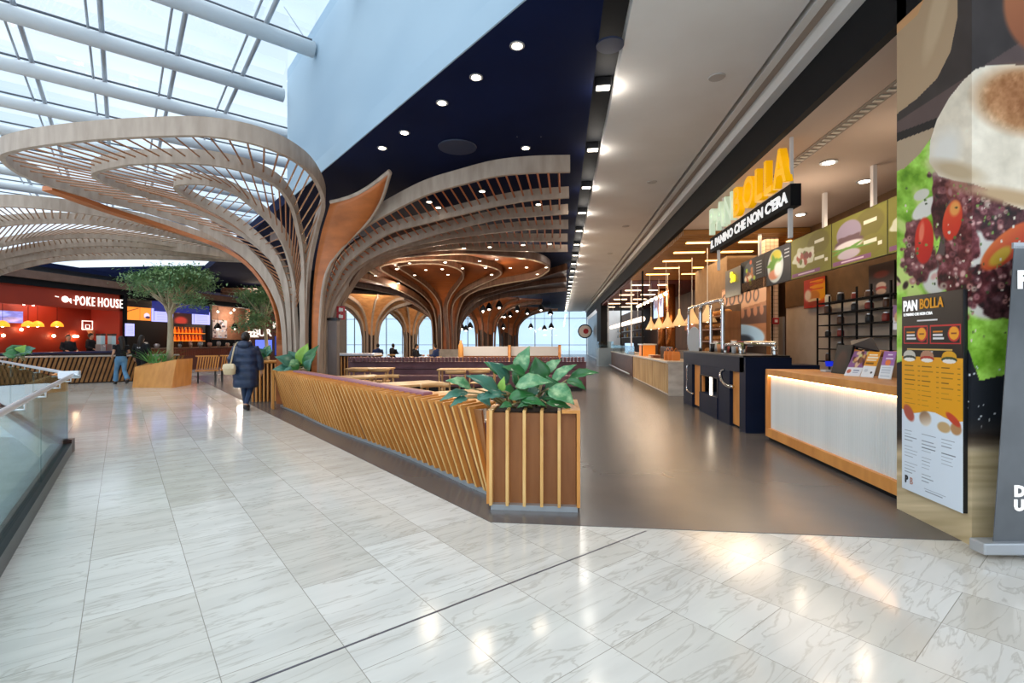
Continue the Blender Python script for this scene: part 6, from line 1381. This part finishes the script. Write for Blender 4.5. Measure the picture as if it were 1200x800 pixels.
# black pendant lamps hanging over the far seating
pb0 = None
PL = [(566,362,32),(573,360,30),(585,358,28),(591,369,36),(598,368,38),(606,362,33),(618,365,35),(634,361,32),(645,366,36),(541,383,34),(546,385,36),(551,382,33),(622,382,40),(638,384,41),(646,382,38),(590,382,40)]
for i, (px, py, v) in enumerate(PL):
    p = Wp(px, py+2, v); lab = 'black bell pendant lamp over the far tables, %s' % ['highest beside the brown column','next to the highest one','above the second brown column','over the farthest column','above the farthest column on its right','with a lit bulb near the right petals','in the middle of the high row','bright bulbed one toward the aisle','last of the high row','first by the dark trunk','second by the dark trunk','third by the dark trunk','first in front of the end windows','second in front of the end windows','third in front of the end windows','beside the farthest column'][i]
    if pb0 is None:
        pb0 = thing('bell_pendant', lab, 'pendant lamp', p, 'black bell pendants'); mk('shade', MB().lathe(p, [(.22,0),(.20,.10),(.11,.28),(.04,.38)], 14), M_black, pb0, smooth=True); mk('bulb', MB().ball(p-Vector((0,0,.02)), .07, 8, 6), M_dim, pb0); mk('cord', MB().tube([p+Vector((0,0,.38)), p+Vector((0,0,1.4))], .012, 5), M_black, pb0)
    else: dup(pb0, p, lab)
# ================================================================== left side: the red kiosk and its neighbours
XL = -21.0
YL = lambda px, X=XL: yX(px, X)
ZL = lambda px, py, X=XL: zX(px, py, X)
M_redw = mat('red_orange_wall', '#a83010', .6, c2='#94260c', scale=(.5,.5,.5)); M_redd = mat('red_reveal', '#a02810', .6)
y0, y1, y2, y3, y4 = 8.0, YL(143.5), YL(147), YL(246), YL(292)
struct('wall_red_kiosk', MB().bx(XL-1.7, XL-1.5, y0, y1, 0, 4.0), M_redw); struct('ceiling_red_kiosk', MB().bx(XL-1.5, XL, y0, y1, 3.72, 3.9), M_redw)
struct('wall_red_kiosk_end', MB().bx(XL-1.5, XL-.0, y1-.15, y1, 0, 3.72), M_redd)
struct('wall_red_header', MB().bx(XL-.1, XL, y0, y1, 2.95, 3.72), M_redw); 
struct('wall_fascia_left', MB().bx(XL-.2, XL+.15, y0, 45, 3.72, 3.98), M_black); struct('wall_fascia_left_upper', MB().bx(XL-.2, XL+.3, y0, 45, 3.98, 4.3), mat('brown_fascia_board','#6e5346',.5,c2='#604638'))
struct('ceiling_left_bay', MB().bx(-27, XL+.3, y0, 45, 4.5, 4.7), M_navy); 
# lit sign
sgl = thing('lit_sign', 'white lit lettering with a fish emblem on the red kiosk', 'sign', (XL+.05, YL(115), ZL(115,355)))
M_lit = mat('lit_white_letters', '#ffffff', .5, emit='#fff0e0', estr=.62)
def ltext(s, px, py, hpx, X, parent, m, L=None, ext=.02, off=.0):
    o = Vector((X, YL(px, X), ZL(px, py, X))); size = hpx*vX(px, X)/F/.7; t = text('lettering', s, size, m, frame4(o, (0,1,0), (0,0,1)), parent, ext, off, sp=.22)
    if L:
        w_ = max(v_.co.y for v_ in t.data.vertices)-min(v_.co.y for v_ in t.data.vertices); bpy.data.objects.remove(t); t = text('lettering', s, size, m, frame4(o, (0,1,0), (0,0,1)), parent, ext, off, sx=L/w_, sp=.22)
    return t
ltext('POKE', 88, 357, 11, XL+.06, sgl, M_lit, YL(110.5)-YL(88)); ltext('HOUSE', 114.5, 359, 11, XL+.06, sgl, M_lit, YL(143)-YL(114.5))
fc = Vector((XL+.06, YL(75), ZL(75,350.5))); mm = MB(); mm.ball(fc, (.03,.16,.14), 12, 8); mm.slab([fc+Vector((-.02,.12,0)), fc+Vector((-.02,.26,-.16)), fc+Vector((-.02,.24,.06))], (.04,0,0)); mk('fish_emblem', mm, M_lit, sgl); mk('chopstick', MB().tube([fc+Vector((0,-.42,.09)), fc+Vector((0,-.28,.07))], .02, 6), M_lit, sgl); mk('chopstick', MB().tube([fc+Vector((0,.34,.0)), fc+Vector((0,.44,-.02))], .02, 6), M_lit, sgl)
bh = thing('hoop_sign', 'lit white basketball backboard sign on the red wall', 'sign', Vector((XL-1.42, YL(105,XL-1.42), 2.2))); c_ = Vector((XL-1.36, YL(102.5,XL-1.36), ZL(102.5,381,XL-1.36))); 
def rect_tube(c, w_, h_, r): return MB().tube([c+Vector((0,-w_,-h_)), c+Vector((0,w_,-h_)), c+Vector((0,w_,h_)), c+Vector((0,-w_,h_)), c+Vector((0,-w_,-h_*1.02))], r, 6)
mk('backboard', rect_tube(c_, .25, .20, .03), M_lit, bh); mk('inner_square', rect_tube(c_-Vector((-.01,0,.06)), .10, .08, .02), M_lit, bh); mk('ring', MB().lathe(c_-Vector((-.2,0,.26)), [(.16,0),(.18,.015),(.16,.03)], 16), mat('orange_ring','#e8641c',.4), bh); mk('net', MB().lathe(c_-Vector((-.2,0,.44)), [(.09,0),(.16,.18)], 10), mat('net_white','#e8a070',.7), bh)
# orange dome pendants
dp0 = None
for i, (px, v) in enumerate(((3,19.5),(33,20.6),(44,21),(67,21.6))):
    p = Wp(px, 382.5, v); lab = ['glowing orange dome lamp cut by the left edge','glowing orange dome lamp left one of the close pair','glowing orange dome lamp right one of the close pair','glowing orange dome lamp on its own nearest the hoop sign'][i]
    if dp0 is None:
        dp0 = thing('dome_lamp', lab, 'pendant lamp', p, 'orange dome lamps'); mk('shade', MB().lathe(p, [(.22,0),(.20,.10),(.12,.20),(.03,.24)], 18), mat('orange_dome','#e88a2c',.4,emit='#f08a20',estr=1.1), dp0, smooth=True); mk('bulb', MB().ball(p+Vector((0,0,.05)), .07), M_lamp, dp0); mk('cord', MB().tube([p+Vector((0,0,.24)), p+Vector((0,0,1.5))], .008, 5), M_black, dp0)
    else: dup(dp0, p, lab)
dots = [(1,342,19),(9,342.5,19.2),(26,344,19.5),(7,354,20),(15,352,20),(22,355,20.4),(28,356.5,20.5),(37,354,20.8),(39,357.5,21),(47,355,21),(50,352,21),(57,356,21.5),(61,352.5,21.5),(66,356.5,21.8),(40,351,20.6),(16,347,19.6)]
b0_ = None
for i, (px, py, v) in enumerate(dots):
    p = Wp(px, py, v); lab = 'tiny white spot under the red kiosk ceiling, %s from the left edge' % ordn[i]
    if b0_ is None: b0_ = thing('spot_lamp', lab, 'spotlight', p, 'tiny spots of the red kiosk'); mk('lamp', MB().ball(p, .045, 8, 6), M_dim, b0_); mk('stem', MB().tube([p, Vector((p.x,p.y,3.72))], .008, 4), M_black, b0_)
    else: dup(b0_, p, lab)
for i, (px, py) in enumerate(((4,393),(25,386),(63,393.5),(87,394),(90.5,394))):
    X = XL-1.36; p = Vector((X, YL(px,X), ZL(px,py,X))); o = mk('wall_lamp', MB().ball(p, .06, 10, 7), M_lamp); tag(o, 'round glowing wall lamp on the red wall, '+ordn[i]+' from the left edge', 'wall lamp', 'round wall lamps'); mk('bracket', MB().tube([p, p-Vector((.14,0,0))], .02, 5), M_black, o)
def scr(P): P.put(np.ones(P.X.shape), '#6a70b8'); P.ell(.6,.7,.3,.2,'#9c90b8',0,.6); P.ell(.3,.3,.25,.2,'#8a98d8',0,.6); P.noise(.3,.2,seed=2)
def lposter(name, pxa, pxb, pya, pyb, X, label, fn, n=(40,30), m=None, cat='screen'):
    ya, yb = YL(pxa,X), YL(pxb,X); pm = (pxa+pxb)/2; zt, zb_ = ZL(pm,pya,X), ZL(pm,pyb,X); P = Paint(1,1,*n); fn(P); root = thing(name, label, cat, (X,(ya+yb)/2,zb_)); mk('board', MB().bx(X-.05,X-.004,ya,yb,zb_,zt), M_blacksat, root)
    P.obj('print', Vector((X,ya,zb_)), Vector((X,yb,zb_)), Vector((X,ya,zt)), m or vcmat('left_screen_print',.4,.75), root); return root
lposter('wall_screen', -8, 27, 364, 378, XL-1.4, 'violet wall screen at the left edge on the red wall', scr)
# poke counter and dispensers
pk = thing('bar_counter', 'bar counter with a navy edge in front of the red kiosk', 'counter', (XL+.6, 18, 0)); mk('body', MB().bx(XL-.2, XL+.5, 10, y1-.2, 0, 1.0), mat('dark_counter','#2a1c1c',.5), pk); mk('worktop', MB().bx(XL-.25, XL+.6, 10, y1-.2, 1.0, 1.07), mat('navy_edge','#232c58',.3), pk)
for i, px in enumerate((118, 131)):
    p = Vector((XL+.1, YL(px,XL+.1), 1.07)); o = thing('juice_dispenser', 'clear juice dispenser on the navy edged bar, '+['left','right'][i]+' one', 'dispenser', p, 'juice dispensers'); mk('base', MB().box(p+Vector((0,0,.15)), (.28,.26,.3)), mat('pale_steel','#a8a8a8',.3,.5), o, bevel=.01); mk('tank', MB().box(p+Vector((0,0,.5)), (.24,.22,.4)), mat('frosted_tank','#b8d8e0',.2), o, bevel=.02); mk('lid', MB().box(p+Vector((0,0,.75)), (.26,.24,.08)), M_blacksat, o); mk('tap', MB().tube([p+Vector((.14,0,.25)), p+Vector((.2,0,.2))], .02, 6), M_lampw if False else M_steel, o)
# second unit: dark interior, screens, bottles
struct('wall_dark_kiosk', MB().bx(XL-1.6, XL-1.4, y2, YL(246.5,XL-1.5), 0, 4.0), mat('dark_interior','#1c1210',.7)); struct('wall_pier_left', MB().bx(XL-3, XL+.1, y1, y2, 0, 3.72), M_black); struct('ceiling_dark_kiosk', MB().bx(XL-3, XL, y2, y3, 3.6, 3.72), M_black); struct('wall_pier_left_2', MB().bx(XL-.15, XL, y3-.2, y3, 0, 3.72), M_black)
def s_or(P): P.put(np.ones(P.X.shape), '#e0802c'); P.poly([(0,.35),(.45,.05),(.5,.1),(0,.45)], '#8a4414'); P.ell(.82,.62,.12,.22,'#c8b8d8',0,.1); P.ell(.86,.75,.1,.1,'#2a1c3c',0,.3); P.rect(.52,0,.54,1,'#b05c1c')
def s_lv(P): P.put(np.ones(P.X.shape), '#a8a8f0'); P.rect(.1,.1,.14,.9,'#7c80d8'); [P.rect(.25,.2+i*.12,.85,.24+i*.12,'#8a8ee0') for i in range(6)]
def s_dk(P): P.put(np.ones(P.X.shape), '#2c1210'); P.ell(.4,.8,.35,.3,'#9c2c20',0,.5); P.ell(.25,.15,.14,.1,'#c8a898',0,.5)
lposter('mounted_menu_screen', 148, 177, 360, 375, XL+.02, 'orange menu screen over the dark kiosk', s_or, cat='menu board'); lposter('mounted_menu_screen', 177.5, 203, 362, 377, XL+.02, 'lavender menu screen left of the ficus trunk', s_lv, cat='menu board'); lposter('mounted_menu_screen', 203.5, 224.5, 363, 379, XL+.02, 'dark red food screen right of the ficus trunk', s_dk, cat='menu board'); lposter('mounted_menu_screen', 225, 246, 365, 380, XL+.02, 'lavender menu screen at the right end of the dark kiosk', s_lv, cat='menu board')
lposter('mounted_screen', 146.5, 157.5, 379, 393.5, XL+.2, 'small upright lavender screen beside the black pier', s_lv, (20,24), cat='screen')
nb = mk('navy_box', MB().bx(XL-.1, XL+.12, YL(180), YL(243), 3.08, 3.6), mat('navy_signbox','#1c2c78',.4,emit='#1c2c90',estr=.25)); tag(nb, 'navy blue light box above the screens behind the ficus crown', 'light box')
bsf = thing('bottle_shelf', 'lit back shelf of the dark kiosk', 'shelf', (XL-1.2, YL(222,XL-1.2), 1.4)); X = XL-1.2
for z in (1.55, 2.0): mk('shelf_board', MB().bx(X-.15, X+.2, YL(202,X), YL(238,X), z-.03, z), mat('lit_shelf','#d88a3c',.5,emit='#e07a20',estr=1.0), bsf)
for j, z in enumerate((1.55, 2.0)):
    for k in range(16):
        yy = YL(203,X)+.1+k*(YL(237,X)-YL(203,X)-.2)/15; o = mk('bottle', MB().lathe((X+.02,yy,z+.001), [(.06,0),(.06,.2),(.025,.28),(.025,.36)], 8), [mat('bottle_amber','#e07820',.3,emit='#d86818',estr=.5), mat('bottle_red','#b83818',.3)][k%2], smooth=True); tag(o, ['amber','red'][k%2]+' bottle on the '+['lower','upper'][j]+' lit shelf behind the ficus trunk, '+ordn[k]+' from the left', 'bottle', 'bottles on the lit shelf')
bc = thing('ribbed_counter', 'long reddish brown ribbed counter behind the slatted benches', 'counter', (XL+1, 27, 0)); a_ = (XL+.8); mk('body', MB().bx(XL+.1, a_, y2+.4, y4, 0, 1.12), mat('reddish_panel','#6a3020',.5), bc); mb = MB(); n = 70
for k in range(n): yy = y2+.4+(y4-y2-.4)*k/n; mb.bx(a_, a_+.03, yy, yy+.06, .72, 1.08)
mk('ribs', mb, mat('reddish_rib','#8a4228',.5), bc); mk('worktop', MB().bx(XL+.0, a_+.1, y2+.4, y4, 1.12, 1.17), mat('brown_top','#7c5a48',.3), bc)
rs = random.Random(9)
for k in range(22):
    X = XL+.35+.25*(k%2); yy = y2+.8+k*(y4-y2-1.2)/22; hh = rs.uniform(.15,.4); r_ = rs.uniform(.06,.14); cl_ = ['cream','grey','dark','rosy'][k%4]
    o = mk('tableware', MB().lathe((X,yy,1.172), [(r_*.6,0),(r_,hh*.6),(r_*.9,hh),(r_*.5,hh+.03)], 10), [mat('ware_cream','#d8ccbc',.4), mat('ware_grey','#a8a8a8',.3,.5), mat('ware_dark','#2c2422',.4), mat('ware_rosy','#b88a78',.4)][k%4], smooth=True); tag(o, cl_+' pot on the reddish ribbed counter, '+ordn[k]+' from the small lavender screen', 'tableware', 'pots on the ribbed counter')
# third unit: pale brick interior with black pendants
struct('wall_salmon', MB().bx(XL-2.2, XL-2.0, YL(246.5,XL-2), YL(292,XL-2), 0, 3.9), mat('salmon_brick','#b88468',.7,c2='#a87458',scale=(4,4,8))); struct('wall_black_dado', MB().bx(XL-.2,XL-.02,y3+.1,y4,1.2,1.62), M_black)
def s_br(P): P.put(np.ones(P.X.shape), '#c8b4b0'); rs = random.Random(1); [P.rect(x:=rs.random(), y:=rs.random(), x+.12, y+.1, rs.choice(['#8a5a58','#a8b8d0','#5c4c50','#d8d0cc'])) for i in range(50)]
lposter('photo_wall', 249, 266, 375, 396, XL-1.95, 'grey and rosy collage on the salmon wall', s_br, (30,30), vcmat('collage_print',.5,.1), 'picture')
b1_ = None
for px, py, lab in ((255,385,'black bell pendant left one before the salmon wall'),(275,385,'black bell pendant right one before the salmon wall')):
    X = XL-.6; p = Vector((X, YL(px,X), ZL(px,py,X))); dup(pb0, p, lab)
for i, (px, py) in enumerate(((255.5,365),(270.5,366.5),(274.5,363))):
    X = XL-1.2; p = Vector((X, YL(px,X), ZL(px,py,X))); o = mk('spot_lamp', MB().ball(p, .07, 8, 6), M_dim); tag(o, 'small lit spot over the salmon wall, '+ordn[i]+' from the left', 'spotlight', 'spots over the salmon wall'); mk('stem', MB().tube([p, Vector((X,p.y,3.7))], .01, 4), M_black, o)
# brown slat wall further on with lit names
struct('wall_slatted_far', MB().bx(XL-1, XL-.8, YL(291,XL-.8), 45, 0, 4.0), mat('brown_far_wall','#54301c',.6)); fsl = thing('slat_cladding', 'brown vertical slat cladding between the salmon wall and the big column', 'cladding', (XL-.7, (y4+45)/2, 0)); mb = MB(); n = 60
for k in range(n): yy = YL(291,XL-.8)+(45-YL(291,XL-.8))*k/n; mb.bx(XL-.8, XL-.7, yy, yy+.1, 0, 3.9)
mk('slats', mb, mat('copper_brown_slat','#8a4e2c',.5), fsl)
s1 = thing('lit_sign', 'white lit word sign on the slat cladding partly behind the coated person', 'sign', Wp(296,391,32)); t_ = text('lettering', 'ezBUR', .62, M_lit, frame4(Wp(286,393.5,31), (CT,ST,0), (0,0,1)), s1, .02, .015)
mk('mount_rail', MB().slab([Wp(288,395,31.1), Wp(303,395,31.1), Wp(303,394.3,31.1), Wp(288,394.3,31.1)], uvw(0,.05)), M_lit, s1)
s2_ = thing('lit_sign', 'white lit letters McD beside the left edge of the big column', 'sign', Wp(325,381,33)); text('lettering', 'McD', .62, M_lit, frame4(Wp(319.5,384,33), (CT,ST,0), (0,0,1)), s2_, .02, .02); mk('mount_rail', MB().slab([Wp(320,385.3,33.1), Wp(334,385.3,33.1), Wp(334,385,33.1), Wp(320,385,33.1)], uvw(0,.05)), M_black, s2_)
for (px, py, v, w_, h_, lab) in [(309,405,26,.85,.62,'bluish order kiosk screen right of the coated person'),(327,405,26,.42,1.0,'narrow dark blue order screen by the big column')]:
    k_ = thing('order_kiosk', lab, 'kiosk', W(px,v), 'order kiosks'); mk('screen', MB().box(Wp(px,py,v), (w_,.06,h_), TH), mat('lit_blue_%d' % px,'#5060c0' if px < 315 else '#16265c',.3,emit='#5a6ad0' if px < 315 else '#16286c',estr=.8), k_); mk('post', MB().box(W(px,v+.05,.5), (.12,.06,1.0), TH), M_blacksat, k_); mk('bezel', MB().box(Wp(px,py,v+.05), (w_+.08,.05,h_+.08), TH), M_blacksat, k_)
# ================================================================== light, sky, camera
w = bpy.data.worlds.new('sky'); S.world = w; w.use_nodes = True; nt = w.node_tree
bg = nt.nodes['Background']; tc = nt.nodes.new('ShaderNodeTexCoord'); mp = nt.nodes.new('ShaderNodeMapping'); mp.inputs['Scale'].default_value = (1.5, 1.5, 4)
nz = nt.nodes.new('ShaderNodeTexNoise'); nz.inputs['Scale'].default_value = 1.6; nz.inputs['Detail'].default_value = 5
rp = nt.nodes.new('ShaderNodeValToRGB'); rp.color_ramp.elements[0].position = .35; rp.color_ramp.elements[1].position = .65
rp.color_ramp.elements[0].color = (.50, .60, .73, 1); rp.color_ramp.elements[1].color = (.65, .72, .79, 1)
nt.links.new(tc.outputs['Generated'], mp.inputs[0]); nt.links.new(mp.outputs[0], nz.inputs['Vector']); nt.links.new(nz.outputs['Fac'], rp.inputs[0])
nt.links.new(rp.outputs[0], bg.inputs[0]); bg.inputs[1].default_value = 1.0
def light(kind, loc, energy, color=(1,1,1), size=1.0, rot=None, spot=None, name='lamp_or_fill_light'):
    l = bpy.data.lights.new(name, kind); l.energy = energy; l.color = color
    if kind == 'AREA': l.size = size
    elif kind == 'SUN': l.angle = size
    else: l.shadow_soft_size = size
    if kind == 'SPOT': l.spot_size = spot or 2.2; l.spot_blend = .8
    o = bpy.data.objects.new(name, l); COL.objects.link(o); o.location = loc
    if rot: o.rotation_euler = rot
    return o
light('SUN', (0,0,20), 1.5, (1,.98,.95), math.radians(100), (math.radians(18), math.radians(-22), 0), name='overcast_sun')
WARM = (1, .80, .58)
for p, e in light_spots: light('SPOT', p-Vector((0,0,.06)), e, WARM, .07, (0,0,0), 2.5)
for i in range(22): light('POINT', (.64, 7.0+2.25*i-.1, 4.90), 5.5, (1,.93,.84), .08); light('SPOT', (.59, 7.0+2.25*i, 5.02), 60, (1,.9,.76), .07, (0, 0, 0), 2.0)
for px, py in petal[::2]:
    v = F*2.8/(CY-py); light('SPOT', W(px, v, 4.26), 130, WARM, .05, (0,0,0), 2.6)
for px, py in petal[1::3]:
    v = F*2.8/(CY-py); light('POINT', W(px, v, 4.15), 45, WARM, .06)
for px, py in ((503,236),(565,223.5),(631,239),(543.7,290.5),(574,289),(613,286.5),(644,285.4)):
    v = F*2.86/(CY-py); light('SPOT', W(px, v, 4.32), 34, WARM, .16, (0,0,0), 2.6)
for (px, v, e) in ((440,27,70),(492,32,80),(575,31,70),(610,40,70)): light('POINT', W(px, v, 3.4), e, (1,.86,.70), .15)  # added fill lights brightening the back trees, no fixtures at these spots
for px, py, v in PL[::3]: light('POINT', Wp(px, py+4, v), 40, WARM, .07)
for i, y in enumerate((14.0, 17.1, 20.4)): light('AREA', (5.0, y, 4.18), 36, (1,.72,.42), 2.2)
for y in (25, 30, 36): light('AREA', (4.6, y, 4.1), 60, (1,.75,.55), 1.5)
for y in (13, 16, 19): light('POINT', (XL-.8, y, 3.2), 22, (1,.7,.5), .08)
for y in (23, 25.5): light('POINT', (XL-1.2, y, 3.1), 18, (1,.7,.45), .08)
for y in (29, 32): light('POINT', (XL-1.0, y, 3.2), 45, (1,.85,.7), .08)
for (px, v) in ((300,30),(330,36)): light('POINT', W(px, v, 4.4), 50, WARM, .5)
for (x, y, e) in ((4.4,6.8,9),(4.4,9.2,16),(4.4,11.8,20)): light('POINT', (x, y, 3.6), e, (1,.82,.66), .6)  # added fill lights lifting the kiosk ceiling, no lamps hang here
cam = bpy.data.cameras.new('camera'); co = bpy.data.objects.new('camera', cam); COL.objects.link(co)
cam.sensor_fit = 'HORIZONTAL'; cam.sensor_width = 36; cam.lens = 36*F/1200; cam.clip_start = .05; cam.clip_end = 500
co.location = (0, 0, H); co.rotation_euler = (PI/2, 0, TH)
S.camera = co
vs = S.view_settings; vs.view_transform = 'Standard'; vs.look = 'None'; vs.gamma = 1; vs.use_curve_mapping = False; vs.exposure = 0.95
S.cycles.max_bounces = 8; S.cycles.transparent_max_bounces = 12; S.cycles.sample_clamp_indirect = 6
S.cycles.use_denoising = True
